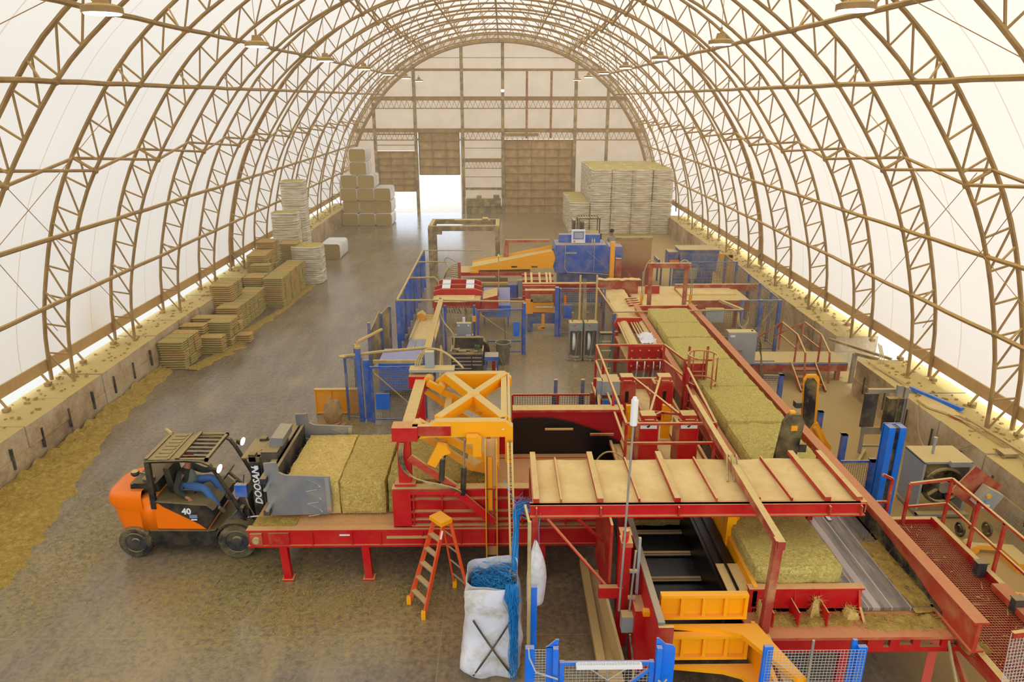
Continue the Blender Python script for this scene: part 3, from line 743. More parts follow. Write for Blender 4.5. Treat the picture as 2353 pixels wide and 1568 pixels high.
def person(label, J, mats, base, cap=None, apron=None):
    """J: joint dictionary with head, neck, chest, waist, pelvis, and for l/r: sh el wr hip kn an toe"""
    t = {}
    H_, N_ = V3(J['head']), V3(J['neck'])
    f = V3(J['face']).normalized()
    n = {'pelvis': (*J['pelvis'], .13), 'waist': (*J['waist'], .125), 'chest': (*J['chest'], .145), 'neck': (*J['neck'], .055), 'head0': (*(N_.lerp(H_, .55)), .07),
         'head': (*H_, .095), 'crown': (*(H_ + (H_ - N_).normalized() * .06), .075), 'nose': (*(H_ + f * .1 - (H_ - N_).normalized() * .02), .018)}
    e = chain('pelvis', 'waist', 'chest', 'neck', 'head0', 'head', 'crown') + [('head', 'nose')]
    for s in 'lr':
        n.update({s + 'sh': (*J[s + 'sh'], .065), s + 'el': (*J[s + 'el'], .048), s + 'wr': (*J[s + 'wr'], .03), s + 'hip': (*J[s + 'hip'], .09), s + 'kn': (*J[s + 'kn'], .062), s + 'an': (*J[s + 'an'], .042), s + 'toe': (*J[s + 'toe'], .035)})
        e += chain('chest', s + 'sh', s + 'el', s + 'wr') + chain('pelvis', s + 'hip', s + 'kn', s + 'an', s + 'toe')
        w, d = V3(J[s + 'wr']), (V3(J[s + 'wr']) - V3(J[s + 'el'])).normalized(); u = V3(J.get(s + 'palm', (0, 0, 1))).normalized(); r = d.cross(u).normalized()
        pm_ = w + d * .05; n[s + 'pm'] = (*pm_, .028); e.append((s + 'wr', s + 'pm'))
        for q, (off, L) in enumerate(((-.03, .065), (-.01, .08), (.01, .075), (.03, .06))):
            b = pm_ + d * .04 + r * off; m_ = b + d * L * .5 - u * .008; tp = m_ + d * L * .35 - u * .028
            n[f'{s}f{q}'] = (*b, .0095); n[f'{s}g{q}'] = (*m_, .009); n[f'{s}h{q}'] = (*tp, .008)
            e += chain(s + 'pm', f'{s}f{q}', f'{s}g{q}', f'{s}h{q}')
        tb = w + d * .03 + r * -.04; n[s + 't0'] = (*tb, .011); n[s + 't1'] = (*(tb + d * .035 - r * .012 - u * .02), .009); e += chain(s + 'pm', s + 't0', s + 't1')
    body = skin('person', n, e, 'skinM', None, 1, 'pelvis', base)
    tag(body, label, 'person')
    up = {k: n[k] for k in ('waist', 'chest')}; g = lambda k, dr, kk=None: (*n[k][:3], n[k][3] + dr)
    jk = {'pelvis': g('pelvis', .01), 'waist': g('waist', .035), 'chest': g('chest', .035), 'col': (*V3(J['chest']).lerp(N_, .75), .075)}
    for s in 'lr':
        jk.update({s + 'sh': g(s + 'sh', .025), s + 'el': g(s + 'el', .024), s + 'wr': g(s + 'wr', .02)})
    skin('jacket' if len(mats) > 0 else 'top', jk, chain('pelvis', 'waist', 'chest', 'col') + chain('chest', 'lsh', 'lel', 'lwr') + chain('chest', 'rsh', 'rel', 'rwr'), mats[0], body, 2)
    tr_ = {'pelvis': g('pelvis', .03)}
    for s in 'lr': tr_.update({s + 'hip': g(s + 'hip', .02), s + 'kn': g(s + 'kn', .022), s + 'an': g(s + 'an', .03)})
    skin('trousers', tr_, chain('pelvis', 'lhip', 'lkn', 'lan') + chain('pelvis', 'rhip', 'rkn', 'ran'), mats[1], body, 2)
    for s in 'lr': skin('boot', {'a': g(s + 'an', .02), 'b': g(s + 'toe', .018)}, [('a', 'b')], mats[2], body, 1)
    hb = MB(); c = H_ + (H_ - N_).normalized() * .045
    hb.sph(c - f * .012, .115, 12, 8); o = hb.obj('hair' if not cap else 'cap', cap or 'hair', body, True)
    if cap: MB().prism([(-.08, 0), (.08, 0), (.06, .1), (-.06, .1)], 0, .012, 'z').obj('cap_brim', cap, body).location = c - o.parent.location + f * .09 + Vector((0, 0, .02))
    if len(mats) > 3:
        fr_ = MB().sph(V3(J['chest']) + f * .075 - Vector((0, 0, .1)), .13, 10, 8, 1.6).obj('shirt_front', mats[3], body, True)
    return body

# ================================================================== FORKLIFT
fk = thing('forklift', 'orange and black forklift with grey bale clamp gripping hay at the infeed table', 'forklift', (-6.6, 13.4, 0))
yN, yF, yM = 12.78, 14.02, 13.4
def rprof(pts, y0, y1, nm_, mat, r=.05, par=fk):
    """side profile (x, z) between y0 and y1 with softened long edges"""
    cx = sum(p[0] for p in pts) / len(pts); cz = sum(p[1] for p in pts) / len(pts)
    ins = [(cx + (x - cx) * (1 - r / max(.3, abs(x - cx))) if abs(x - cx) > r else x, cz + (z - cz) * (1 - r / max(.3, abs(z - cz))) if abs(z - cz) > r else z) for x, z in pts]
    K = len(pts); rows = [(y0, ins), (y0 + r, pts), (y1 - r, pts), (y1, ins)]
    b = MB().add([(x, y, z) for y, P_ in rows for x, z in P_], [(j * K + (k + 1) % K, j * K + k, (j + 1) * K + k, (j + 1) * K + (k + 1) % K) for j in range(3) for k in range(K)] + [tuple(range(K)), tuple(range(4 * K - 1, 3 * K - 1, -1))])
    return b.obj(nm_, mat, par)
# counterweight: curved tail seen from above
cwb = MB()
def cw(u, v):
    a = (u - .5) * math.pi; zt = [(.36, .62), (.46, .76), (.8, .86), (1.05, .9), (1.16, .99), (1.3, 1.0), (1.42, .93), (1.5, .7)]
    k = v * (len(zt) - 1); i = min(int(k), len(zt) - 2); fz = k - i
    z = zt[i][0] * (1 - fz) + zt[i + 1][0] * fz; s_ = zt[i][1] * (1 - fz) + zt[i + 1][1] * fz
    cx_ = math.cos(a); sy_ = math.sin(a); sg = 1 if sy_ >= 0 else -1
    return (-7.42 - .84 * s_ * abs(cx_) ** .6, yM + sg * .62 * (s_ * .4 + .6) * abs(sy_) ** .55, z)
cwb.grid(cw, 28, 14); n_ = len(cwb.v)
top = [cw(i / 28, 1) for i in range(29)]; bot = [cw(i / 28, 0) for i in range(29)]
cwb.add(top, [tuple(range(29))]).add(bot, [tuple(range(28, -1, -1))])
cwb.box(-7.5, -7.2, yN + .02, yF - .02, .62, 1.34)
cwo = cwb.obj('counterweight', 'orange', fk, True)
rprof([(-7.38, .62), (-7.36, 1.24), (-7.12, 1.26), (-7.02, 1.17), (-6.3, .72), (-6.16, .6)], yN + .03, yF - .03, 'side_panel', 'orange', .03)
rprof([(-7.4, .24), (-7.38, .62), (-6.15, .60), (-6.0, .62), (-5.95, .5), (-5.98, .24)], yN, yF, 'chassis', 'blk2', .02)
rprof([(-7.3, 1.26), (-7.2, 1.3), (-6.1, 1.2), (-5.98, 1.08), (-6.02, .85), (-6.18, .62), (-6.3, .735), (-7.03, 1.18), (-7.12, 1.27)], yN + .015, yF - .015, 'seat_deck', 'blk2', .025)
rprof([(-7.72, 1.42), (-7.7, 1.6), (-7.62, 1.63), (-7.15, 1.63), (-7.12, 1.42)], yN + .18, yF - .18, 'radiator_cover', 'blk2', .03)
MB().cyl((-7.35, yN + .3, 1.62), (-7.35, yN + .3, 1.7), .12, 16).cyl((-7.35, yN + .3, 1.7), (-7.35, yN + .3, 1.74), .09, 16, .05).obj('filler_cap', 'charc', fk)
MB().box(-6.1, -5.3, yN + .06, yF - .06, .5, .62).box(-6.0, -5.55, yN, yN + .1, .38, .42).obj('floor_plate', 'blk2', fk)
MB().prism([(-5.95, .6), (-5.6, .6), (-5.45, .9), (-5.38, 1.12), (-5.44, 1.14), (-5.62, .95), (-5.8, .72)], yN + .02, yN + .16, 'y').obj('cowl', 'charc', fk)
MB().prism([(-5.62, .6), (-5.35, .6), (-5.32, 1.3), (-5.4, 1.42), (-5.48, 1.38)], yN + .2, yF - .1, 'y').obj('dashboard', 'charc', fk)
def wheel(x, y, r, w, side, nm_='wheel'):
    tm = MB(); pts = [(.62, -w / 2 * .9), (.8, -w / 2), (.95, -w / 2), (1, -w * .36), (1, w * .36), (.95, w / 2), (.8, w / 2), (.62, w / 2 * .9)]
    N = 40
    def f_(u, v):
        k = v * 7; i = min(int(k), 6); q = k - i; rr = pts[i][0] * (1 - q) + pts[i + 1][0] * q; yy = pts[i][1] * (1 - q) + pts[i + 1][1] * q
        g = 1 - (.035 if (int(round(u * N)) % 2 and rr > .96) else 0)
        return (x + math.cos(u * 2 * math.pi) * r * rr * g, y + yy, r + math.sin(u * 2 * math.pi) * r * rr * g)
    tm.grid(f_, N, 7); t_ = tm.obj(nm_, 'rub', fk)
    hb = MB(); s_ = side
    hb.cyl((x, y + s_ * w * .35, r), (x, y - s_ * w * .2, r), r * .62, 24).cyl((x, y + s_ * w * .34, r), (x, y + s_ * w * .47, r), r * .3, 16, r * .24)
    for k in range(8):
        a = k * math.pi / 4; hb.cyl((x + math.cos(a) * r * .4, y + s_ * w * .34, r + math.sin(a) * r * .4), (x + math.cos(a) * r * .4, y + s_ * w * .4, r + math.sin(a) * r * .4), .018, 6)
    hb.obj('rim', 'charc', t_); 
    MB().tube([(x + math.cos(a * math.pi / 12) * r * .63, y + s_ * w * .45, r + math.sin(a * math.pi / 12) * r * .63) for a in range(24)], .018, 5, True).obj('rim_flange', 'charc', t_)
for y, s_ in ((12.83, -1), (13.97, 1)):
    wheel(-7.68, y, .35, .2, s_)
for y, s_ in ((12.8, -1), (14.0, 1)):
    wheel(-5.55, y, .4, .26, s_)
    MB().prism([(-5.55 + math.cos(a) * .46, .4 + math.sin(a) * .47) for a in [math.radians(q) for q in range(175, 20, -12)]] + [(-5.55 + math.cos(a) * .41, .4 + math.sin(a) * .43) for a in [math.radians(q) for q in range(20, 176, 12)]], y - .16, y + .16, 'y').obj('fender', 'blk2', fk)
# overhead guard
g = MB()
for y in (yN + .05, yF - .05):
    g.beam((-7.2, y, 1.12), (-7.18, y, 2.2), .09, .1, (1, 0, 0))
    g.tube([(-7.18, y, 2.2), (-6.4, y, 2.22), (-6.1, y, 2.2), (-5.95, y, 2.12), (-5.85, y, 1.95), (-5.6, y, 1.4), (-5.42, y, .95), (-5.36, y, .7)], .045, 6)
g.box(-7.22, -7.14, yN + .05, yF - .05, 2.12, 2.2)
g.obj('guard_frame', 'black', fk)
gr = MB(); y0, y1 = yN + .02, yF - .02
gr.box(-7.22, -6.55, y0, y1, 2.22, 2.25).box(-7.22, -7.15, y0, y1, 2.25, 2.28).box(-6.6, -6.52, y0, y1, 2.25, 2.29).box(-6.02, -5.96, y0, y1, 2.2, 2.26).box(-6.55, -5.96, y0, y0 + .06, 2.2, 2.26).box(-6.55, -5.96, y1 - .06, y1, 2.2, 2.26)
for i in range(7): yy = y0 + .16 + i * .155; gr.box(-7.05, -6.8, yy - .045, yy + .045, 2.25, 2.262)
gr.box(-6.75, -6.72, y0, y1, 2.25, 2.27)
for i in range(1, 7): yy = y0 + i * (y1 - y0) / 7; gr.beam((-6.55, yy, 2.235), (-5.98, yy, 2.225), .03, .05)
gr.obj('roof_guard', 'guardm', fk)
# work lamps, mirror, exhaust
for y in (yN + .05, yF + .02):
    x0 = -5.85 if y < 13 else -5.8
    l_ = MB().cyl((x0, y, 2.06), (x0 + .1, y - .02, 2.04), .085, 14, .1).obj('work_lamp', 'black', fk)
    MB().cyl((x0 + .1, y - .02, 2.04), (x0 + .112, y - .022, 2.038), .09, 14).obj('lamp_lens', 'headlamp', l_)
MB().sph((-7.42, yN - .02, 1.98), .085, 10, 6, .9).beam((-7.36, yN, 1.98), (-7.2, yN + .05, 1.9), .03).obj('mirror', 'blackd', fk)
MB().tube([(-7.16, yF - .12, 1.6), (-7.16, yF - .12, 2.1), (-7.18, yF - .1, 2.3), (-7.28, yF - .08, 2.38)], .045, 8).obj('exhaust_pipe', 'tan', fk)
MB().cyl((-7.14, yF - .3, 1.95), (-7.14, yF - .3, 2.08), .05, 10).obj('beacon', plain('orange_beacon', (255, 110, 10), .4), fk)
# seat, wheel, levers
st_ = MB().box(-6.98, -6.5, 13.16, 13.64, 1.2, 1.34).prism([(-7.02, 1.3), (-6.88, 1.3), (-6.96, 1.85), (-7.08, 1.85)], 13.17, 13.63, 'y').obj('seat', 'black', fk)
sw = MB().tube([(-5.83 + math.cos(a * .5236) * .1, 13.42 + math.sin(a * .5236) * .18, 1.62 + math.cos(a * .5236) * .14) for a in range(12)], .016, 6, True).cyl((-5.83, 13.42, 1.62), (-5.5, 13.42, 1.25), .035, 8).beam((-5.83, 13.26, 1.62), (-5.83, 13.58, 1.62), .03).obj('steering_wheel', 'black', fk)
for y in (12.98, 13.06): MB().cyl((-5.5, y, 1.3), (-5.55, y, 1.6), .012, 6).sph((-5.55, y, 1.62), .028, 8, 5).obj('control_lever', 'black', fk)
# mast
for y in (13.04, 13.76):
    m_ = MB().box(-5.2, -5.06, y - .07, y + .07, .2, 2.26).box(-5.05, -4.95, y - .05, y + .05, .15, 2.2).obj('mast_rail', 'black', fk)
MB().box(-5.2, -4.98, 12.97, 13.83, 2.1, 2.2).box(-5.2, -5.1, 13.1, 13.7, 1.0, 1.1).box(-5.2, -5.1, 13.1, 13.7, .3, .42).box(-5.35, -5.2, 12.97, 13.83, 2.16, 2.19).obj('mast_crossbar', 'guardm', fk)
for y in (13.2, 13.6): MB().cyl((-5.13, y, .25), (-5.13, y, 2.0), .04, 8).obj('lift_cylinder', 'blackd', fk)
for y in (12.95,): MB().cyl((-5.75, y, .75), (-5.35, y, .82), .05, 10).cyl((-5.35, y, .82), (-5.12, y, .85), .025, 8).obj('tilt_cylinder', 'chrome', fk)
pl = MB().box(-5.19, -5.0, 12.955, 12.968, .75, 2.1).obj('mast_cover', 'black', fk)
text('DOOSAN', 'maker_lettering', 'white', .2, (-5.02, 12.95, 1.12), (math.radians(90), math.radians(-90), 0), fk, bold=.006, shear=.25)
text('40', 'number_lettering', 'white', .19, (-6.64, yN + .008, 1.0), (math.radians(90), 0, 0), fk, bold=.008)
MB().box(-6.5, -6.34, yN + .005, yN + .012, .9, .98).obj('model_sticker', plain('pale_blue_sticker', (128, 138, 170), .5), fk)
MB().box(-5.1, -5.02, 12.94, 12.955, 1.95, 2.02).box(-6.47, -6.35, yN + .004, yN + .011, .85, .88).obj('sticker', 'white', fk)
MB().box(-5.52, -5.28, 12.86, 12.97, 1.35, 1.62).obj('blue_pouch', 'blue', fk)
MB().tube([(-5.35, 13.0, 1.8), (-5.38, 12.93, 1.5), (-5.3, 12.92, 1.1), (-5.2, 12.95, .8)], .014, 5).tube([(-5.3, 13.3, 2.1), (-4.95, 13.3, 2.25), (-4.8, 13.3, 1.8)], .02, 5).tube([(-5.3, 13.36, 2.08), (-4.95, 13.36, 2.2), (-4.8, 13.36, 1.75)], .02, 5).obj('hydraulic_hose', 'hose', fk)
# clamp attachment: carriage, boxes, long bars, two arms
MB().box(-4.92, -4.8, 12.95, 13.85, .85, 2.0).box(-4.95, -4.62, 13.0, 13.8, 2.0, 2.3).obj('carriage', 'charc', fk)
MB().prism([(-4.86, 2.3), (-4.58, 2.3), (-4.55, 2.48), (-4.8, 2.5)], 13.25, 13.95, 'y').obj('valve_box', 'steel', fk)
cb = MB()
for z in (2.08, 1.38): cb.beam((-4.68, 12.2, z), (-4.68, 14.85, z), .12, .12)
cb.obj('clamp_slide_bar', 'charc', fk)
for z in (1.95, 1.5, 1.05): MB().cyl((-4.62, 12.1, z), (-4.62, 14.6, z), .035, 8).obj('clamp_rod', 'chrome', fk)
MB().box(-4.56, -4.5, 12.5, 14.6, 1.2, 2.15).obj('backrest', 'charc', fk)
arm = [(-4.6, 1.24), (-4.6, 2.4), (-4.35, 2.42), (-4.0, 2.2), (-3.88, 2.14), (-3.02, 2.1), (-3.02, 1.3), (-3.1, 1.26), (-4.2, 1.24)]
for y, d in ((12.36, -1), (14.62, 1)):
    a_ = MB().prism([(x - .08 + (.0 if x < -4.3 else -.32), z) for x, z in arm], y - .02, y + .02, 'y')
    if d > 0: pass
    ao = a_.obj('clamp_arm', 'steel', fk)
    b_ = MB(); yy = y + (-.026 if d < 0 else -.026)
    for z in (1.38, 1.66, 1.94):
        b_.tube([(-3.9, yy, z + .1), (-3.8, yy, z + .08), (-3.66, yy, z), (-3.62, yy, z - .06), (-3.68, yy, z - .12), (-3.9, yy, z - .16)], .007, 4)
    b_.box(-3.52, -3.44, y - .027, y - .02, 1.3, 2.08).obj('weld_bead', 'chrome', ao)
MB().box(-4.75, -4.35, 12.55, 12.63, .98, 1.2).obj('fork_heel', 'yeld', fk)
# driver
J = dict(head=(-6.62, 13.4, 1.95), neck=(-6.66, 13.4, 1.8), chest=(-6.72, 13.4, 1.62), waist=(-6.76, 13.4, 1.45), pelvis=(-6.74, 13.4, 1.34), face=(1, -.1, -.15),
         lsh=(-6.72, 13.6, 1.70), lel=(-6.5, 13.72, 1.5), lwr=(-6.12, 13.58, 1.62), rsh=(-6.74, 13.2, 1.70), rel=(-6.8, 13.02, 1.42), rwr=(-6.58, 12.95, 1.3),
         lhip=(-6.68, 13.5, 1.36), lkn=(-6.26, 13.56, 1.42), lan=(-6.0, 13.5, 1.0), ltoe=(-5.86, 13.5, .92), rhip=(-6.68, 13.3, 1.36), rkn=(-6.28, 13.18, 1.38), ran=(-5.98, 13.05, .98), rtoe=(-5.84, 13.02, .9),
         lpalm=(-.3, 0, 1), rpalm=(0, -.2, 1))
person('driver in olive jacket, jeans and red cap seated in the orange forklift', J, ('jacket', 'jean', 'boot', 'sweat'), (-6.7, 13.4, .62), cap='cap')

# ================================================================== BIG BALES ON THE INFEED
def big_bale(x0, x1, y0, y1, z0, z1, mats, label, seed, n=2600, cat='hay bale', group=None, name='big_hay_bale', sm=.035, L=.1, faces=None):
    rnd = random.Random(seed); b = MB(); cx, cy_, cz = (x0 + x1) / 2, (y0 + y1) / 2, (z0 + z1) / 2
    def rough(p):
        x, y, z = p; q = noise.noise((x * 3 + seed, y * 3, z * 3)) * sm + noise.noise((x * 11, y * 11 + seed, z * 11)) * sm * .5
        d = V3(p) - Vector((cx, cy_, cz)); s_ = Vector((d.x / (x1 - x0), d.y / (y1 - y0), d.z / (z1 - z0))); mxx = max(abs(s_.x), abs(s_.y), abs(s_.z))
        e_ = sorted((abs(s_.x), abs(s_.y), abs(s_.z)))[1]
        k = 1 - max(0, e_ - .42) * .45
        r_ = Vector((cx, cy_, cz)) + d * k + d.normalized() * q
        r_.z = max(r_.z, z0 + .004); return r_
    nx, ny, nz = [max(3, int(v / .09)) for v in (x1 - x0, y1 - y0, z1 - z0)]
    F = [(lambda u, v: rough((x0 + (x1 - x0) * u, y0 + (y1 - y0) * v, z1)), nx, ny), (lambda u, v: rough((x0 + (x1 - x0) * u, y0, z1 - (z1 - z0) * v)), nx, nz), (lambda u, v: rough((x0 + (x1 - x0) * u, y1, z0 + (z1 - z0) * v)), nx, nz),
         (lambda u, v: rough((x0, y0 + (y1 - y0) * u, z0 + (z1 - z0) * v)), ny, nz), (lambda u, v: rough((x1, y0 + (y1 - y0) * u, z1 - (z1 - z0) * v)), ny, nz)]
    for f_, a, c in F: b.grid(f_, a, c)
    A_ = [(x1 - x0) * (y1 - y0), (x1 - x0) * (z1 - z0), 0, (y1 - y0) * (z1 - z0) * .6, (y1 - y0) * (z1 - z0) * .3]
    for _ in range(n):
        i = rnd.choices(range(5), A_)[0]; p = F[i][0](rnd.random(), rnd.random())
        l = L * rnd.uniform(.4, 1.2); out_ = [(0, 0, 1), (0, -1, 0), (0, 1, 0), (-1, 0, 0), (1, 0, 0)][i]
        d = Vector((rnd.gauss(0, 1), rnd.gauss(0, 1), rnd.gauss(0, .7))).normalized() * l; o_ = V3(out_)
        d = d - o_ * d.dot(o_) + o_ * l * rnd.uniform(.0, .35); w = d.cross(o_).normalized() * .0035
        b.add([p - w, p + w, p + d], [(0, 1, 2)])
    return single(b, name, mats, label, cat, (cx, cy_, z0), group)
big_bale(-4.38, -3.28, 12.46, 14.6, 1.17, 1.93, 'hayY', 'straw-yellow big hay bale gripped between the grey clamp arms', 11)
big_bale(-3.28, -2.36, 12.44, 14.6, 1.17, 1.93, 'hayM', 'greener big hay bale just right of the clamped one on the infeed table', 12)
big_bale(-2.34, -1.3, 12.5, 14.65, 1.17, 1.93, 'hayG', 'big hay bale behind the red pillar under the yellow arms', 13, 1800)
big_bale(-1.28, -.3, 12.5, 14.65, 1.17, 1.9, 'hayG', 'last big hay bale of the infeed row under the yellow cross frame', 14, 1500)
# ================================================================== INFEED TABLE AND CROSS CONVEYOR
t = thing('infeed_table', 'long red infeed table on legs carrying the big hay bales beside the forklift', 'conveyor', (-1.6, 13.4, 0))
for y0, y1 in ((11.96, 12.06), (14.86, 14.96)):
    b = MB().box(-5.0, 2.0, y0, y1, .82, 1.13).box(-5.02, 2.0, y0 - .04, y1 + .04, 1.13, 1.17).box(-5.02, 2.0, y0 - .04, y1 + .04, .78, .82)
    b.obj('side_beam', 'red', t)
for x in (-3.75, -2.98, -2.42, -1.6, -.85, -.2, .6): MB().box(x - .012, x + .012, 11.925, 11.965, .82, 1.13).obj('stiffener', 'red', t)
MB().box(-4.95, 2.0, 12.06, 14.86, 1.1, 1.15).obj('deck', 'red', t)
b = MB().box(-4.95, -4.72, 11.9, 11.96, .84, 1.1).box(-4.6, -4.2, 11.92, 11.96, .84, 1.1); b.obj('bearing_plate', 'redd', t)
MB().cyl((-4.83, 11.85, .97), (-4.83, 11.96, .97), .07, 12).obj('shaft_end', 'tan', t)
MB().cyl((-4.83, 12.0, .97), (-4.83, 14.9, .97), .12, 14).obj('end_roller', 'charc', t)
MB().box(-4.95, -4.1, 12.06, 12.4, 1.15, 1.175).obj('chaff_on_deck', 'litter', t)
for x, y, d in ((-4.35, 12.0, .03), (-2.74, 12.0, .03), (.73, 11.98, 0), (-4.35, 14.9, 0), (-2.74, 14.9, 0), (-1.0, 14.9, 0)):
    MB().beam((x, y, .8), (x + d, y, .03), .15, .12, (0, 1, 0)).box(x + d - .12, x + d + .12, y - .1, y + .1, 0, .03).obj('leg', 'red', t)
MB().box(-3.22, -3.02, 11.945, 11.958, 1.02, 1.05).obj('sticker', 'white', t)
# splintered wood slat hanging on beam
MB().box(-2.3, -1.3, 11.9, 11.955, .98, 1.01).obj('wood_slat', 'wood', t)
# ribbed side wall over the table
t = thing('conveyor_side_wall', 'red ribbed steel side wall standing on the front edge of the infeed table', 'conveyor wall', (-.2, 12.1, 1.17))
MB().box(-2.12, 1.95, 12.08, 12.12, 1.18, 2.04).obj('plate', 'red', t)
for z, d in ((2.04, .14), (1.78, .09), (1.5, .09), (1.32, .09), (1.2, .11)): MB().box(-2.15, 1.95, 12.08 - d, 12.14, z - .015, z + .015).obj('rib', 'redd', t)
for x in (-2.1, -1.75, -1.2, -.2, .35, 1.2, 1.85): MB().box(x - .015, x + .015, 11.98, 12.09, 1.2, 2.03).obj('stiffener', 'red', t)
MB().box(-2.15, -1.8, 11.97, 12.07, 1.2, 2.0).obj('corner_plate', 'red', t)
# back wall with the worn black wear plate
m, nt, b_ = nm('red_plate_worn_black'); M['worn'] = m
g_ = nd(nt, 'ShaderNodeNewGeometry'); s3 = nd(nt, 'ShaderNodeSeparateXYZ'); nt.links.new(g_.outputs['Position'], s3.inputs[0])
n1 = noi(nt, 3, 5, .7)
lim = mth(nt, 'ADD', mth(nt, 'SUBTRACT', 2.12, mth(nt, 'MULTIPLY', mth(nt, 'POWER', mth(nt, 'SUBTRACT', s3.outputs[0], .7, clamp=False), 2), .16)), mth(nt, 'MULTIPLY', n1, .1))
wk = mth(nt, 'MULTIPLY', mth(nt, 'SUBTRACT', lim, s3.outputs[2]), 14, clamp=True)
nt.links.new(mixc(nt, wk, srgb(168, 16, 30), srgb(20, 18, 20)), b_.inputs['Base Color']); b_.inputs['Roughness'].default_value = .4
t = thing('conveyor_back_wall', 'red back wall of the cross conveyor with a large black worn patch', 'conveyor wall', (1.3, 15.0, .9))
MB().box(.2, 2.75, 15.0, 15.06, .9, 2.26).obj('plate', 'worn', t); MB().box(.2, 2.78, 14.95, 15.25, 2.26, 2.32).obj('top_flange', 'redd', t)
MB().box(-2.0, .2, 15.0, 15.06, 1.15, 1.9).obj('plate', 'red', t)
MB().cyl((.95, 14.9, 1.86), (1.6, 14.9, 1.86), .03, 8).obj('stub_rod', 'wood', t)
# guard fence behind it
t = thing('guard_rail', 'red guard rail with wire mesh infill behind the black worn conveyor wall', 'guard rail', (1.5, 18.6, 0))
b = MB()
for z in (1.1, .55, .08): b.beam((.25, 18.7, z), (2.75, 18.7, z), .05)
for x in (.25, 1.55, 2.75): b.beam((x, 18.7, 0), (x, 18.7, 1.1), .06)
b.obj('frame', 'red', t); MB().mesh2((.25, 18.72, .08), (2.5, 0, 0), (0, 0, 1.0), .07, .007).obj('wire_mesh', 'charc', t)
for x, h in ((1.5, 1.45), (2.28, 1.45)):
    single(MB().box(x - .05, x + .05, 18.95, 19.05, 0, h).box(x - .11, x - .02, 18.9, 19.0, 0, 1.0), 'fence_post', 'blued', f'dusty dark blue post behind the red mesh rail, {"left" if x < 2 else "right"} one', 'post', (x, 19, 0), 'dark blue posts behind the mesh rail')
# blue switch cabinet pillar
t = thing('switch_cabinet', 'tall narrow blue cabinet with grey cream box on top and cables at its left', 'cabinet', (2.55, 16.2, 0))
MB().box(2.5, 2.85, 16.1, 16.5, 0, 2.05).obj('body', 'bluec', t); MB().box(2.42, 2.85, 16.1, 16.6, 2.05, 2.55).obj('top_box', 'grey', t); MB().box(2.42, 2.86, 16.08, 16.1, 2.12, 2.2).obj('band', 'charc', t)
for i in range(5): MB().tube(bez((2.44, 16.2 + i * .05, 2.5), (2.2, 16.2, 2.4), (2.25 + i * .02, 16.2, 1.7), (2.46, 16.2, 1.45), 10), .014, 5).obj('cable', 'hose', t)
MB().box(2.3, 2.44, 16.15, 16.35, 2.2, 2.55).obj('connector', 'grey', t)

# ================================================================== YELLOW STRING PULLING FRAME
t = thing('string_remover_frame', 'yellow tipping frame with crossed top beams on red pillars above the infeed bales', 'machine', (-.9, 12.3, 1.17))
for y in (12.16, 14.75):
    MB().box(-2.02, -1.78, y - .1, y + .1, 1.18, 3.1).box(-2.07, -1.73, y - .14, y + .14, 1.2, 1.24).box(-2.1, -1.7, y - .16, y + .16, 2.08, 2.12).obj('pillar', 'red', t)
    MB().box(-2.1, -1.62, y - .15, y + .15, 3.02, 3.3).obj('pillar_head', 'red', t)
    yy = y + (.12 if y < 13 else -.12)
    MB().cyl((-1.66, yy - .1, 3.22), (-1.66, yy + .1, 3.22), .11, 14).obj('pivot', 'yeld', t)
MB().box(-1.95, -1.72, 12.3, 14.6, 3.1, 3.24).obj('pillar_tie', 'redd', t)
MB().box(-1.72, -1.0, 12.08, 12.2, 3.1, 3.3).obj('head_bracket', 'redd', t)
beam_p = [(-1.62, 3.02), (-1.5, 3.2), (-1.28, 3.38), (.02, 3.38), (.17, 3.26), (.17, 3.06), (-1.36, 3.06)]
for y in (12.2, 14.65):
    sc = 1 if y < 13 else 1
    MB().prism(beam_p, y - .09, y + .09, 'y').obj('main_beam', 'yel', t)
MB().box(-.74, -.5, 13.32, 13.54, 3.19, 3.415).obj('crossing_plate', 'yel', t)
for (a, c) in (((-1.22, 14.55, 3.3), (0, 12.3, 3.3)), ((0, 14.55, 3.306), (-1.25, 12.3, 3.306))): MB().beam(a, c, .17, .2).obj('cross_beam', 'yel', t)
MB().beam((.0, 12.25, 3.28), (.0, 14.6, 3.28), .12, .2).beam((.1, 12.25, 3.26), (.1, 14.6, 3.26), .05, .26).obj('side_beam', 'yel', t)
MB().prism([(.02, 3.06), (.17, 3.06), (.17, 2.55), (.1, 2.42), (.02, 2.55)], 12.12, 12.28, 'y').obj('gusset', 'yel', t)
for y in (12.42, 14.4):
    MB().beam((-1.66, y, 3.24), (-.15, y + .1, 2.26), .12, .14).obj('swing_arm', 'yel', t)
    MB().beam((-1.72, y + .15, 2.98), (-.6, y + .2, 2.12), .1, .12).obj('swing_arm', 'yeld', t)
    MB().beam((-1.45, y, 3.16), (-1.33, y, 3.08), .2, .18).obj('clamp_collar', 'yel', t)
MB().beam((-1.2, 12.3, 2.82), (-1.2, 14.6, 2.82), .14, .14).obj('cross_tube', 'yeld', t)
MB().prism([(-.75, 2.1), (-.2, 2.4), (-.1, 2.1), (-.35, 2.0)], 12.6, 14.4, 'y').obj('hook_beam', 'yeld', t)
MB().beam((-.3, 12.45, 1.95), (-.3, 12.45, 3.05), .08).beam((-.45, 14.4, 1.95), (-.45, 14.4, 3.05), .1).beam((-.5, 14.3, 2.6), (-.5, 14.3, 3.1), .24, .1).obj('guide_channel', 'yeld', t)
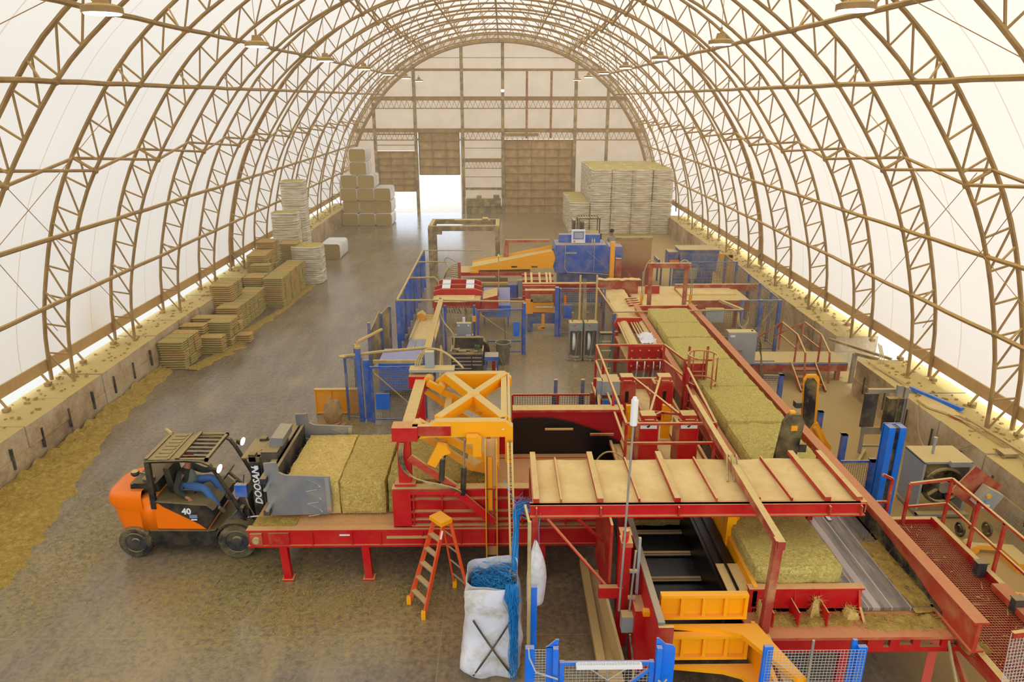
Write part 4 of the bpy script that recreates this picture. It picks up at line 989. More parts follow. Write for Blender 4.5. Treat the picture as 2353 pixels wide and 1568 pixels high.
MB().prism([(-.7, 3.02), (-.58, 3.02), (-.58, 2.75), (-.42, 2.75), (-.42, 3.1), (-.5, 3.16), (-.7, 3.16)], 11.9, 12.06, 'y').obj('hook', 'yelc', t)
MB().prism([(-1.45, 2.58), (-1.25, 2.98), (-1.08, 2.95), (-1.0, 2.8), (-1.15, 2.75), (-1.3, 2.5)], 11.95, 12.08, 'y').obj('hook', 'yelc', t)
for x, z0, z1, zz in ((-.74, 3.08, 2.5, 1.95), (-1.14, 2.8, 2.68, 2.25)):
    MB().cyl((x, 12.0, z0), (x - .02, 11.98, z1), .022, 8).obj('cylinder_rod', 'chrome', t); MB().cyl((x - .02, 11.98, z1), (x - .05, 11.96, zz), .055, 12).cyl((x - .05, 11.92, zz), (x - .05, 12.0, zz), .05, 8).obj('cylinder_barrel', 'black', t)
for i in range(3):
    MB().tube(bez((-1.95 + i * .03, 12.0, 3.0), (-2.15 + i * .04, 11.92, 2.0), (-1.2, 11.9, 2.35 - i * .04), (-.8, 11.93, 1.97), 16), .018, 6).obj('hydraulic_hose', 'hose', t)
    MB().tube(bez((-2.0 + i * .05, 14.9, 3.35), (-1.95 + i * .05, 15.2, 3.95), (-1.4, 15.1, 3.9), (-.9, 14.8, 3.42), 12), .02, 6).obj('hydraulic_hose', 'cable', t)
MB().box(-2.1, -1.1, 14.7, 15.0, 3.36, 3.42).box(-1.75, -1.55, 14.8, 14.95, 3.42, 3.8).obj('valve_block', 'grey', t)
MB().beam((-1.78, 12.0, 2.7), (-.95, 12.0, 2.06), .07, .14).obj('brace', 'redd', t)
MB().beam((-.9, 11.95, 1.98), (-.2, 11.95, 1.3), .05, .16).box(-1.8, -.9, 11.95, 12.0, 1.92, 2.0).obj('brace', 'red', t)
# hanging mast and chain channel
b = MB()
b.box(-.36, -.34, 11.82, 12.05, .5, 3.05).box(-.15, -.13, 11.82, 12.05, .5, 3.05); MB().box(-.34, -.15, 12.03, 12.05, .5, 3.05).obj('dusted_web', 'dust', t)
b.obj('mast', 'yeld', t)
MB().box(-.31, -.23, 11.98, 12.02, 1.55, 2.7).obj('rubbed_yellow_strip', 'yelc', t)
a, c = V3((.07, 12.05, 2.95)), V3((.11, 9.98, 1.34)); b = MB().beam(a, c, .035, .1)
b.beam(a + V3((.075, 0, 0)), c + V3((.075, 0, 0)), .035, .1).obj('chain_channel', 'yeld', t)
b = MB()
for i in range(30):
    p = a.lerp(c, i / 30) + V3((.037, 0, .045)); b.cyl(p - V3((.03, 0, 0)), p + V3((.03, 0, 0)), .014, 6)
b.obj('chain', 'charc', t)
MB().box(.08, .2, 9.92, 10.08, 1.25, 1.6).box(-.1, .2, 10.3, 10.36, 1.58, 1.63).obj('end_bracket', 'yelc', t)
text('-', 'label_plate', 'white', .2, (-.05, 12.1, 3.18), (math.radians(90), 0, 0), t, .004)

# ================================================================== TWINE BAG, TWINE, LADDER
rnd = random.Random(5)
def sack(u, v):
    a = u * 2 * math.pi; c, s_ = math.cos(a), math.sin(a)
    q = max(abs(c), abs(s_)); f = min(1 / q, 1.22)
    prof_ = [(0, .40), (.04, .46), (.2, .53), (.5, .52), (.9, .49), (1.3, .45), (1.6, .43), (1.78, .43)]
    k = v * 7; i = min(int(k), 6); w = k - i; z = prof_[i][0] * (1 - w) + prof_[i + 1][0] * w; r = prof_[i][1] * (1 - w) + prof_[i + 1][1] * w
    n_ = noise.noise((c * 1.6, s_ * 1.6, z * 1.8)) * .08 + noise.noise((c * 5, s_ * 5, z * 3)) * .025
    r += n_ * (1 if z < 1.6 else .4)
    return (-.2 + c * f * r * .96, 9.78 + s_ * f * r * .95, z + (.03 * math.sin(a * 2) if v == 1 else 0))
M['sackm'], nt, b_ = nm('white_woven_sack'); n1 = noi(nt, 2.5, 4, .7)
nt.links.new(ramp(nt, n1, (.45, srgb(228, 228, 234)), (.72, srgb(190, 176, 146))), b_.inputs['Base Color']); b_.inputs['Roughness'].default_value = .6; bump(nt, b_, noi(nt, 9, 3), .25, .02)
t = thing('bulk_sack', 'big white woven bulk sack overflowing with blue twine under the yellow frame', 'bag', (-.2, 9.8, 0))
b = MB().grid(sack, 48, 28)
b.obj('sack_body', 'sackm', t, True)
fl = MB()
def flap(u, v):
    x = -.62 + .84 * u; return (x, 9.33 - .03 - .03 * math.sin(v * 3) + noise.noise((x * 4, v, 0)) * .03, 1.8 - .42 * v - .06 * math.sin(u * 3.14) * v)
fl.grid(flap, 16, 8); fl.obj('turned_down_flap', 'sackm', t, True)
for x0, x1 in ((-.5, .12), (.1, -.52)):
    MB().tube([(x0 + (x1 - x0) * k / 8, 9.26 - .035 * math.sin(k / 8 * 3.14), 1.25 - 1.1 * k / 8) for k in range(9)], .018, 4).obj('strap', 'charc', t)
M['twine'] = plain('blue_twine', (28, 130, 196), .5); M['twine2'] = plain('bright_blue_twine', (52, 158, 224), .5)
def twine(name, label, cen, gen, n, base, par=None):
    b = MB()
    for i in range(n):
        b.m(rnd.random() < .4); b.tube(gen(), .0045, 3)
    return single(b, name, ['twine', 'twine2'], label, 'twine', base, kind='stuff')
def heap():
    x, y = rnd.uniform(-.55, .16), rnd.uniform(9.42, 10.15); z = 1.38 + .25 * (x + .5) + rnd.uniform(-.1, .12); P_ = []
    for k in range(7):
        P_.append((x, y, z)); x = min(.2, max(-.56, x + rnd.uniform(-.16, .16))); y = min(10.17, max(9.4, y + rnd.uniform(-.16, .16))); z += rnd.uniform(-.05, .05)
    return P_
twine('loose_twine', 'tangled heap of blue twine filling the white bulk sack', 0, heap, 420, (-.2, 9.8, 1.2))
def fall():
    x0 = rnd.uniform(.02, .22); zt = 1.8 + rnd.uniform(0, .1); zb = rnd.choice((.15, .5, .9, 1.2)) + rnd.uniform(-.1, .2)
    P_ = [(x0 + rnd.uniform(-.02, .02), 9.5, zt - .15), (x0, 9.32, zt), (x0 + rnd.uniform(-.05, .05), 9.22, zt - .15)]
    for k in range(1, 7): P_.append((x0 * .6 + .07 + rnd.uniform(-.03, .03), 9.2 + rnd.uniform(-.03, .03), zt - .15 + (zb - zt + .15) * k / 6))
    return P_
twine('loose_twine', 'blue twine spilling over the front edge of the white sack', 0, fall, 100, (.1, 9.3, .1))
def hank():
    a = rnd.uniform(0, 6.28); r = rnd.uniform(0, .1); p = V3((.22 + math.cos(a) * r, 10.6 + math.sin(a) * r, 2.35 + rnd.uniform(-.05, .2)))
    P_ = [p + V3((rnd.uniform(.05, .3), rnd.uniform(-.1, .1), rnd.uniform(-.1, .25))) if rnd.random() < .4 else p, p]
    for k in range(1, 6): P_.append((.22 + (p.x - .22) * .6 + rnd.uniform(-.02, .02) - .06 * k / 6, 10.6 - .12 * k, p.z - (p.z - 1.6) * k / 5))
    return P_
twine('loose_twine', 'hank of blue twine hanging from the pole down into the white sack', 0, hank, 170, (.2, 10.5, 1.5))
b = MB()
for (p, q, s_) in (((.28, 10.6, 2.55), (.62, 10.2, 2.66), .12), ((.28, 10.6, 2.6), (.95, 10.2, 2.6), .18), ((.3, 10.6, 2.5), (.0, 11.3, 2.6), .1)): b.tube(sag(p, q, s_), .006, 4)
b.tube([(.6, 10.15, 2.7), (.57, 10.12, 2.4), (.58, 10.12, 1.9), (.56, 10.12, 1.5)], .007, 4)
single(b, 'twine_strand', 'twine2', 'single blue strands strung from the hank to the dusty lid', 'twine', (.28, 10.6, 1.5), kind='stuff')
single(MB().tube([(.36, 8.75, .02), (.36, 8.75, 3.4)], .028, 8).tube([(.36, 8.75, 3.35), (.3, 8.95, 3.55)], .02, 6), 'support_pole', 'cable', 'thin dusty pole rising beside the white sack', 'pole', (.36, 8.75, 0))
single(MB().box(.4, .49, 8.9, 8.98, 0, 2.15), 'fence_post', 'bluec', 'single bright blue post right of the white sack', 'post', (.45, 8.94, 0))
def bag2(u, v):
    a = u * 2 * math.pi; r = .16 * math.sin(min(1, v * 1.6) * math.pi / 2) * (1 - .35 * max(0, v - .7)) + .02
    return (.5 + math.cos(a) * r * .9 + .1 * v * (1 - v), 9.75 + math.sin(a) * r, 2.4 - 1.15 * v)
single(MB().grid(bag2, 16, 12).tube([(.5, 9.75, 2.38), (.45, 9.3, 2.5), (.38, 8.78, 2.55)], .008, 4), 'hanging_bag', 'sackm', 'narrow dusty white bag hanging behind the thin pole', 'bag', (.5, 9.75, 1.25), smooth=True)
# step ladder
t = thing('step_ladder', 'orange step ladder with yellow top in front of the red infeed table', 'ladder', (-1.3, 11.25, 0))
TL, TR = V3((-1.22, 11.33, 1.68)), V3((-1.0, 11.2, 1.68)); FL, FR, BL, BR = V3((-1.82, 11.22, 0)), V3((-1.5, 10.8, 0)), V3((-.98, 11.7, 0)), V3((-.66, 11.3, 0))
TL, TR = V3((-1.3, 11.5, 1.68)), V3((-1.12, 11.3, 1.68)); TBL, TBR = TL + V3((.12, .09, 0)), TR + V3((.12, .09, 0))
M['orl'] = paint('orange_fibreglass', (238, 84, 38), dust=.2, grime=.1)
for a, c in ((TL, FL), (TR, FR)): MB().beam(a, c, .03, .085).obj('rail', 'orl', t)
for a, c in ((TBL, BL), (TBR, BR)): MB().beam(a, c, .03, .06).obj('rear_rail', 'orl', t)
for k in range(1, 6):
    f = k / 6; MB().beam(TL.lerp(FL, f), TR.lerp(FR, f), .1, .03).obj('step', 'zinc', t)
for k in range(1, 5):
    f = k / 5; MB().beam(TBL.lerp(BL, f), TBR.lerp(BR, f), .025, .02).obj('brace', 'zinc', t)
for a in (FL, FR, BL, BR): MB().box(a.x - .04, a.x + .04, a.y - .04, a.y + .04, 0, .16).obj('foot', 'yelc', t)
i0 = MB(); i0.box(-1.36, -1.0, 11.3, 11.56, 1.68, 1.76); i0.rot((-1.18, 11.43, 1.7), math.radians(-48), 'Z').obj('top_cap', 'yelc', t)
MB().beam(TR.lerp(FR, .05) + V3((0, -.045, 0)), TR.lerp(FR, .14) + V3((0, -.045, 0)), .04, .01).obj('sticker', 'white', t)

# ================================================================== LID, PRESS FRAME, PIT
t = thing('chamber_lid', 'wide flat steel lid deep in tan dust with cross ribs over the press chamber', 'machine cover', (3.2, 11, 2.7))
def lidtop(u, v):
    x, y = .47 + 5.43 * u, 10.24 + 1.5 * v; return (x, y, 2.765 + .02 * noise.noise((x * 2, y * 2, 0)))
M['sand'], nt, b_ = nm('thick_tan_dust'); n1 = noi(nt, 1.7, 5, .6)
nt.links.new(ramp(nt, n1, (.35, srgb(214, 184, 118)), (.6, srgb(228, 202, 140)), (.72, srgb(220, 174, 124))), b_.inputs['Base Color']); b_.inputs['Roughness'].default_value = .95; bump(nt, b_, noi(nt, 5, 5, .65), .35, .03)
MB().box(.47, 5.9, 10.24, 11.74, 2.70, 2.745).obj('plate', 'red', t); MB().grid(lidtop, 60, 16).obj('dust_layer', 'sand', t)
MB().box(.42, 5.95, 10.14, 10.2, 2.6, 2.8).box(.42, 5.95, 10.08, 10.26, 2.59, 2.61).box(.42, 5.95, 10.12, 10.24, 2.78, 2.8).obj('front_beam', 'red', t)
for px, big in ((1233, 1), (1290, 0), (1380, 1), (1470, 0), (1558, 1), (1648, 0), (1742, 1), (1822, 0), (1905, 1), (1978, 1)):
    x = .47 + (px - 1225) / 755 * 5.42
    b = MB().beam((x, 10.2, 2.84), (x, 11.85 if big else 11.72, 2.84 if big else 2.8), .1 if big else .03, .08 if big else .06)
    if big: b.box(x - .012, x + .012, 10.06, 10.14, 2.6, 2.78)
    b.obj('rib', 'redd', t)
MB().box(5.88, 5.98, 10.14, 11.9, 2.62, 2.82).obj('end_beam', 'redd', t)
for x, y in ((5.9, 11.85), (.52, 11.8), (.52, 10.3)): MB().beam((x, y, 2.6), (x, y, 1.2), .1).obj('support', 'redd', t)
# press column and control
t = thing('press_stand', 'dark red press column with conduit and grey box left of the black chamber', 'machine frame', (1.95, 9.9, 0))
MB().box(1.72, 1.76, 9.85, 11.5, .9, 2.6).obj('side_plate', 'redd', t); MB().box(1.86, 2.05, 9.72, 9.95, .3, 2.5).obj('column', 'red', t)
MB().box(2.06, 2.35, 9.2, 9.6, .25, 1.45).obj('lower_column', 'red', t); MB().box(1.55, 1.95, 9.7, 9.8, 1.3, 1.5).obj('bracket', 'red', t)
MB().box(1.84, 2.02, 9.5, 9.72, 2.42, 2.5).cyl((1.92, 9.6, 2.5), (1.92, 9.6, 2.68), .05, 12).obj('shelf', 'redd', t)
MB().cyl((1.9, 9.55, 2.5), (1.9, 9.55, 2.6), .045, 12).obj('red_button', 'redlt', t)
b = MB().cyl((2.02, 9.45, 1.25), (2.06, 9.45, 2.4), .018, 8)
for z in (1.5, 2.0): b.box(1.98, 2.1, 9.42, 9.48, z, z + .04)
b.obj('conduit', 'zinc', t)
MB().box(1.88, 2.06, 9.3, 9.48, .95, 1.25).obj('junction_box', 'grey', t)
MB().box(2.12, 2.16, 9.55, 9.6, 1.5, 2.55).obj('cable_duct', 'grey', t)
for a, c in (((.62, 10.2, 2.62), (1.72, 9.8, 1.42)), ((1.1, 10.25, 2.6), (1.75, 10.6, 1.75))):
    single(MB().cyl(a, c, .028, 8).cyl(V3(a) - V3((.0, 0, -.02)), V3(a) - V3((0, 0, .05)), .04, 8), 'brace_tube', 'red', f'{"long front" if a[0] < 1 else "short rear"} slanting red tube from the lid down to the press column', 'brace', c)
t = thing('antenna_pole', 'thin grey pole with white cylindrical cap standing in front of the lid', 'pole', (1.9, 9.6, 0))
MB().cyl((1.84, 9.4, 1.3), (1.93, 9.6, 4.55), .018, 8).obj('pole', 'zinc', t); MB().cyl((1.93, 9.6, 4.5), (1.935, 9.61, 4.9), .055, 14).cyl((1.93, 9.6, 4.9), (1.93, 9.6, 4.95), .045, 14, .03).obj('cap', 'white', t)
# floor sill beams
t = thing('floor_sill', 'long worn red sill beam on the floor left of the press', 'machine base', (1.85, 9.5, 0))
MB().box(1.65, 1.9, 6.5, 11.8, 0, .3).obj('beam', 'redworn', t); MB().beam((1.62, 9.9, 1.3), (1.9, 9.2, .3), .05, .3).obj('gusset', 'wood', t)
MB().box(1.5, 1.64, 9.0, 12.0, .3, .42).obj('plank', 'wood', t)
MB().tube([(2.0, 9.2, 1.0), (2.08, 9.1, .4), (2.0, 8.8, .15), (2.2, 8.6, .05)], .02, 5).obj('cable', 'hose', t)
# chamber floor chain conveyor
M['pit'] = plain('oily_black_steel', (16, 15, 14), .35, .2)
t = thing('press_chamber', 'open black press chamber with bright flight bars below the lid', 'conveyor', (3.0, 10.8, .3))
MB().box(2.3, 4.0, 9.3, 13.2, .55, .95).obj('bed', 'pit', t)
for y in (12.75, 12.0, 11.3, 10.55, 9.9): MB().cyl((2.45, y, .99), (3.75, y, .99), .016, 6).box(2.45, 3.75, y + .02, y + .08, .95, 1.02).obj('flight_bar', 'zinc', t)
MB().prism([(8.3, .9), (8.3, 1.95), (12.0, 2.0), (12.0, .9)], 2.22, 2.28, 'x').obj('left_wall', 'red', t)
MB().box(2.2, 2.3, 8.3, 12, 1.96, 2.0).obj('worn_edge', 'steel', t)
MB().box(2.2, 2.42, 8.25, 8.3, .9, 1.95).obj('end_plate', 'redd', t)
MB().box(3.5, 3.56, 9.35, 12.6, .95, 1.62).box(3.56, 3.9, 9.35, 12.6, 1.58, 1.64).box(3.7, 3.74, 9.4, 12.6, 1.64, 1.7).obj('right_wall', 'pit', t)
MB().box(3.56, 3.95, 9.35, 10.1, 1.64, 1.67).obj('ledge', 'redworn', t)
MB().box(2.3, 4.0, 13.2, 13.3, .5, 1.28).obj('back_wall', 'pit', t)
big_bale(2.45, 3.75, 12.2, 13.15, 1.02, 1.75, 'hayG', 'dark hay bale deep in the chamber below the lid', 15, 900)
# yellow pusher
t = thing('bale_pusher', 'bright yellow two-tier pusher gate with curved arms at the front of the press', 'machine gate', (3.05, 8.9, .6))
def panel(z0, z1, y, x0=2.37, x1=3.7, n=4):
    MB().box(x0, x1, y, y + .03, z0, z1).obj('panel', 'yelc', t)
    b = MB().box(x0, x1, y - .08, y, z1 - .05, z1).box(x0, x1, y - .08, y, z0, z0 + .05)
    for i in range(n + 1):
        x = x0 + (x1 - x0) * i / n; w = .05 if i in (0, n) else .055; xx = min(max(x, x0 + w / 2), x1 - w / 2); b.box(xx - w / 2, xx + w / 2, y - .07, y, z0 + .05, z1 - .05)
    b.obj('frame', 'yelc', t)
panel(1.56, 2.0, 8.95); panel(.98, 1.42, 8.75)
for z, y0 in ((1.5, 8.6), (.92, 8.4)):
    P_ = [(2.38, y0 + .25), (3.3, y0 + .12), (3.55, y0 + .02), (3.7, y0 - .25), (4.05, y0 - .85), (4.18, y0 - .85), (3.95, y0 - .1), (3.86, y0 + .25)]
    MB().prism(P_, z - .08, z, 'z').obj('curved_arm', 'yelc', t)
MB().prism([(8.9, .86), (8.9, 1.5), (7.5, 1.3), (7.5, .8)], 3.78, 3.84, 'x').obj('side_cheek', 'yelc', t)
MB().box(2.36, 3.5, 8.1, 8.25, .62, .78).obj('lower_beam', 'yeld', t); MB().box(2.12, 2.36, 8.9, 9.0, 1.6, 1.68).obj('latch', 'yelc', t)
# yellow guides
t = thing('guide_posts', 'yellow guide posts and rail between the black chamber and the green hay bale', 'machine frame', (3.98, 10.8, 1.4))
for y in (10.75, 11.6): MB().box(3.9, 4.06, y - .07, y + .07, 1.42, 2.6).obj('post', 'yelc', t)
MB().beam((4.0, 10.75, 1.9), (4.3, 10.9, 2.45), .05).obj('brace', 'yelc', t); MB().beam((3.98, 11.6, 1.95), (3.7, 11.8, 2.5), .05).obj('brace', 'yelc', t)
MB().box(3.93, 4.0, 9.3, 12.6, 1.44, 1.82).obj('rail', 'yelc', t)
# ================================================================== DECK, HAY LANES, RAILS
m, nt, b_ = nm('worn_grey_deck_steel'); M['deck'] = m
n1 = noi(nt, 3, 4, .6, sc=(3, .4, 1)); g_ = nd(nt, 'ShaderNodeNewGeometry'); s3 = nd(nt, 'ShaderNodeSeparateXYZ'); nt.links.new(g_.outputs['Position'], s3.inputs[0])
dk = ramp(nt, n1, (.35, srgb(112, 104, 98)), (.6, srgb(146, 136, 126)), (.75, srgb(176, 164, 150)))
ch = noi(nt, 5, 6, .8); ch2 = mth(nt, 'MULTIPLY', mth(nt, 'SUBTRACT', ch, .56, clamp=True), 9, clamp=True)
dk = mixc(nt, mth(nt, 'MULTIPLY', ch2, .8), dk, srgb(150, 138, 70))
def strip(x0, w, sl=0):
    return mth(nt, 'LESS_THAN', mth(nt, 'ABSOLUTE', mth(nt, 'SUBTRACT', s3.outputs[0], mth(nt, 'ADD', x0, mth(nt, 'MULTIPLY', s3.outputs[1], sl)))), w)
for x0, w in ((5.55, .012), (5.82, .008), (6.2, .01), (6.5, .01)): dk = mixc(nt, mth(nt, 'MULTIPLY', strip(x0, w), .8), dk, srgb(208, 196, 180))
dk = mixc(nt, mth(nt, 'MULTIPLY', strip(5.95, .06), .7), dk, srgb(206, 190, 184))
nt.links.new(dk, b_.inputs['Base Color']); b_.inputs['Roughness'].default_value = .38; b_.inputs['Metallic'].default_value = .25
t = thing('feed_deck', 'grey steel feed deck with red front edge, strewn with chaff, right of the press', 'conveyor deck', (5.5, 10, 0))
MB().box(3.95, 6.98, 9.3, 12.6, 1.34, 1.4).obj('deck_plate', 'deck', t)
MB().box(3.75, 7.2, 8.72, 9.3, 1.28, 1.33).obj('front_apron', 'redthin', t)
MB().box(4.05, 5.25, 8.8, 8.86, .98, 1.28).obj('front_plate', 'red', t)
fp = MB().box(5.6, 7.1, 8.8, 8.86, .98, 1.07)
for x0, x1 in ((5.6, 5.85), (5.95, 6.1), (6.3, 6.42), (6.75, 6.9), (7.0, 7.1)): fp.box(x0, x1, 8.8, 8.86, 1.07, 1.28)
fp.box(6.1, 6.3, 8.8, 8.86, 1.07, 1.11).box(6.42, 6.75, 8.8, 8.86, 1.2, 1.28).obj('slotted_plate', 'red', t)
MB().beam((5.3, 8.9, 1.28), (5.3, 8.9, 0), .12).obj('leg', 'red', t); MB().beam((6.75, 8.95, 1.2), (6.5, 8.6, 0), .12).obj('leg', 'red', t); MB().beam((6.95, 9.0, 1.2), (7.3, 8.4, 0), .08).obj('leg', 'redd', t)
MB().beam((7.1, 8.8, 1.1), (7.4, 7.4, .9), .1, .24).obj('apron_beam', 'redd', t); MB().beam((5.3, 8.95, 1.2), (6.2, 9.2, .7), .06).obj('brace', 'redd', t)
for x in (5.25, 5.75, 6.25): MB().beam((x, 12.3, 1.42), (x + .02, 11.75, 1.42), .07, .02).obj('guide_strip', 'chrome', t)
MB().tube([(6.85, 8.85, 1.25), (6.9, 8.7, .9), (6.95, 8.4, .4), (7.0, 8.2, .02)], .025, 6).obj('cable', 'cable', t)
for x in (4.15, 4.55, 5.0): MB().box(x - .01, x + .01, 8.95, 9.3, 1.33, 1.6).obj('lip_gusset', 'red', t)
lp = MB().box(3.85, 5.66, 9.3, 9.34, 1.33, 1.78).box(3.85, 5.68, 9.26, 9.4, 1.77, 1.8)
for x in (4.6, 5.0): lp.prism([(9.3, 1.34), (9.3, 1.76), (9.22, 1.34)], x - .012, x + .012, 'x')
lp.prism([(9.3, 1.34), (9.3, 1.76), (9.2, 1.5), (9.0, 1.34)], 5.6, 5.64, 'x').obj('front_lip', 'red', t)
def chaffpile(label, boxes, n, seed, mat='litter'):
    rd = random.Random(seed); b = MB()
    for (x0, x1, y0, y1, z, h) in boxes:
        def fn(u, v): x, y = x0 + (x1 - x0) * u, y0 + (y1 - y0) * v; e_ = min(u, 1 - u, v, 1 - v) * 4; return (x + noise.noise((x * 6, y * 6, 9)) * .06, y + noise.noise((x * 6, y * 6, 3)) * .06, z - .01 + h * min(1, e_) * (.5 + noise.noise((x * 5, y * 5, 0))))
        b.grid(fn, 14, 10); straw(b, [fn(rd.random(), rd.random()) for _ in range(n)], rd, .14, .004, .04)
    return single(b, 'loose_chaff', mat, label, 'loose hay', (boxes[0][0], boxes[0][2], boxes[0][4]), kind='stuff')
chaffpile('loose hay scattered along the front edge of the feed deck', [(5.5, 7.15, 8.85, 9.25, 1.33, .07), (3.9, 5.5, 8.95, 9.25, 1.33, .09), (6.5, 6.95, 9.2, 11.2, 1.4, .08), (6.95, 7.3, 8.5, 9.0, 1.2, .08)], 420, 4)
chaffpile('straw caught on the gussets of the red front lip', [(4.0, 4.2, 9.15, 9.32, 1.34, .35), (4.8, 5.0, 9.1, 9.3, 1.34, .38), (5.4, 5.62, 9.12, 9.3, 1.34, .32)], 90, 6, 'hayY')
chaffpile('thin chaff along the far part of the feed deck', [(5.5, 6.7, 11.9, 12.5, 1.4, .04)], 300, 8, 'hayG')
big_bale(3.98, 5.4, 9.42, 12.55, 1.4, 2.06, 'haybr', 'green flattened hay bale lying on the grey feed deck behind the red lip', 21, 4200, L=.09)
ys = [12.7, 14.56, 16.7, 18.73, 20.68, 22.2, 23.9]
for i in range(6):
    big_bale(5.03 + random.uniform(-.02, .02), 6.46 + random.uniform(-.02, .02), ys[i] + .01, ys[i + 1] - .01, 1.4, 2.18 + random.uniform(-.02, .02), 'haybr', f'flattened green hay bale on the long conveyor, {ORD[i]} beyond the dusty lid', 40 + i, 2600 if i < 3 else 1200, L=.09, group='hay bales on the long conveyor')
t = thing('long_conveyor', 'long red trough conveyor carrying the row of green hay bales away from the camera', 'conveyor', (5.8, 18, 0))
MB().box(4.85, 6.85, 12.6, 25.5, 1.3, 1.38).obj('bed', 'redd', t)
for x0, x1 in ((6.88, 6.94),):
    MB().box(x0, x1, 8.35, 25.3, 1.4, 1.86).obj('right_rail', 'redthin', t); MB().box(x0 - .06, x1 + .1, 8.35, 25.3, 1.86, 1.9).obj('rail_flange', 'redthin', t)
MB().box(6.84, 7.06, 8.35, 12, 1.36, 1.4).obj('rail_foot', 'redthin', t)
wp = MB(); 
def wpf(u, v): y = 9.1 + 3.3 * u; return (6.875, y, 1.41 + v * (.33 + .05 * noise.noise((y * 3, v, 0)) - .28 * (1 - u) ** 2))
wp.grid(wpf, 24, 4).obj('black_worn_patch', 'rub', t)
MB().box(4.86, 4.92, 12.7, 25.2, 1.38, 1.9).obj('left_rail', 'redthin', t); MB().box(4.78, 4.96, 12.7, 25.2, 1.9, 1.94).obj('rail_flange', 'redthin', t)
for y in (13.5, 16, 19, 22, 25): 
    for x in (4.9, 6.9): MB().beam((x, y, 1.3), (x, y, 0), .12).obj('leg', 'redd', t)
# walkway
M['grate'] = paint('red_grating', (150, 34, 28), dust=.35, grime=.2)
t = thing('walkway', 'red grated walkway with handrail along the right side of the feed deck', 'walkway', (7.8, 10, 0))
b = MB(); x0, x1, y0, y1, z = 7.2, 8.35, 7.0, 11.95, 1.22
n = int((y1 - y0) / .055)
for i in range(n): y = y0 + (y1 - y0) * i / n; b.box(x0, x1, y - .006, y + .006, z - .03, z)
for i in range(26): x = x0 + (x1 - x0) * i / 25; b.box(x - .004, x + .004, y0, y1, z - .03, z - .004)
b.obj('grating', 'grate', t)
MB().box(8.35, 8.45, 7, 11.95, 1.1, 1.36).box(7.1, 8.45, 11.95, 12.05, 1.1, 1.3).box(7.08, 7.2, 7, 12, 1.1, 1.24).obj('edge_beam', 'redd', t)
MB().box(7.1, 8.1, 12.05, 12.4, .95, .98).mesh2((7.1, 12.05, 1.0), (1.0, 0, 0), (0, .35, 0), .05, .008).obj('step', 'grate', t)
b = MB()
for i, y in enumerate((11.8, 11.0, 10.3, 9.4, 8.5)): MB().beam((8.5, y, 1.2), (8.5, y, 2.28), .05).obj('handrail_post', 'redd', t)
b.beam((8.5, 7.2, 2.28), (8.5, 11.8, 2.28), .05).beam((8.5, 7.2, 1.75), (8.5, 11.8, 1.75), .04).beam((8.5, 11.8, 2.28), (7.75, 11.85, 2.15), .05).beam((7.75, 11.85, 2.15), (7.75, 11.85, 1.25), .05).beam((8.5, 11.8, 1.75), (7.75, 11.85, 1.65), .04)
b.obj('handrail', 'redd', t)
MB().beam((7.45, 11.95, 1.25), (7.45, 11.95, 2.2), .05).beam((7.45, 11.95, 2.2), (7.25, 11.95, 2.3), .05).beam((7.45, 11.95, 1.7), (7.1, 11.95, 1.7), .04).obj('handrail', 'redd', t)
for y in (7.5, 9.5, 11.8):
    MB().beam((8.4, y, 1.1), (8.4, y, 0), .1).obj('leg', 'redd', t)
for y in (10.25, 9.3): MB().box(8.18, 8.34, y, y + .12, 1.26, 1.5).box(8.16, 8.36, y - .01, y + .13, 1.5, 1.52).obj('sensor_bracket', 'charc', t)
MB().box(8.2, 8.44, 8.2, 9.9, 1.26, 1.38).obj('toe_channel', 'redthin', t)
MB().sph((8.4, 9.5, 1.45), .035, 8, 6).obj('orange_reflector', 'orange', t)
b = MB(); rd = random.Random(9); straw(b, [(rd.uniform(7.25, 8.3), rd.uniform(8, 11.9), 1.23) for _ in range(70)], rd, .16, .006, .02); b.obj('straw', 'hayY', t)
# tall red beam frame across the lid
t = thing('crossover_frame', 'red square-tube frame: long beam over the dusty lid with a leg at its near end', 'machine frame', (4.02, 9, 1.33))
MB().beam((4.04, 8.78, 2.93), (4.12, 14.2, 2.93), .11, .14).obj('beam', 'redworn', t); MB().beam((4.02, 8.86, 3.0), (3.98, 8.86, 1.34), .12, .12).obj('leg', 'redworn', t)
MB().beam((3.98, 8.86, 1.28), (4.02, 7.4, 1.2), .13, .13).obj('foot_beam', 'redworn', t)
for i in range(3): MB().tube(bez((4.02 + i * .05, 11.3, 3.05), (3.9 + i * .1, 11.2, 3.3), (3.95 + i * .08, 11.1, 2.9), (3.9 + i * .12, 10.9, 2.78), 8), .016, 5).obj('hose_end', 'hose', t)
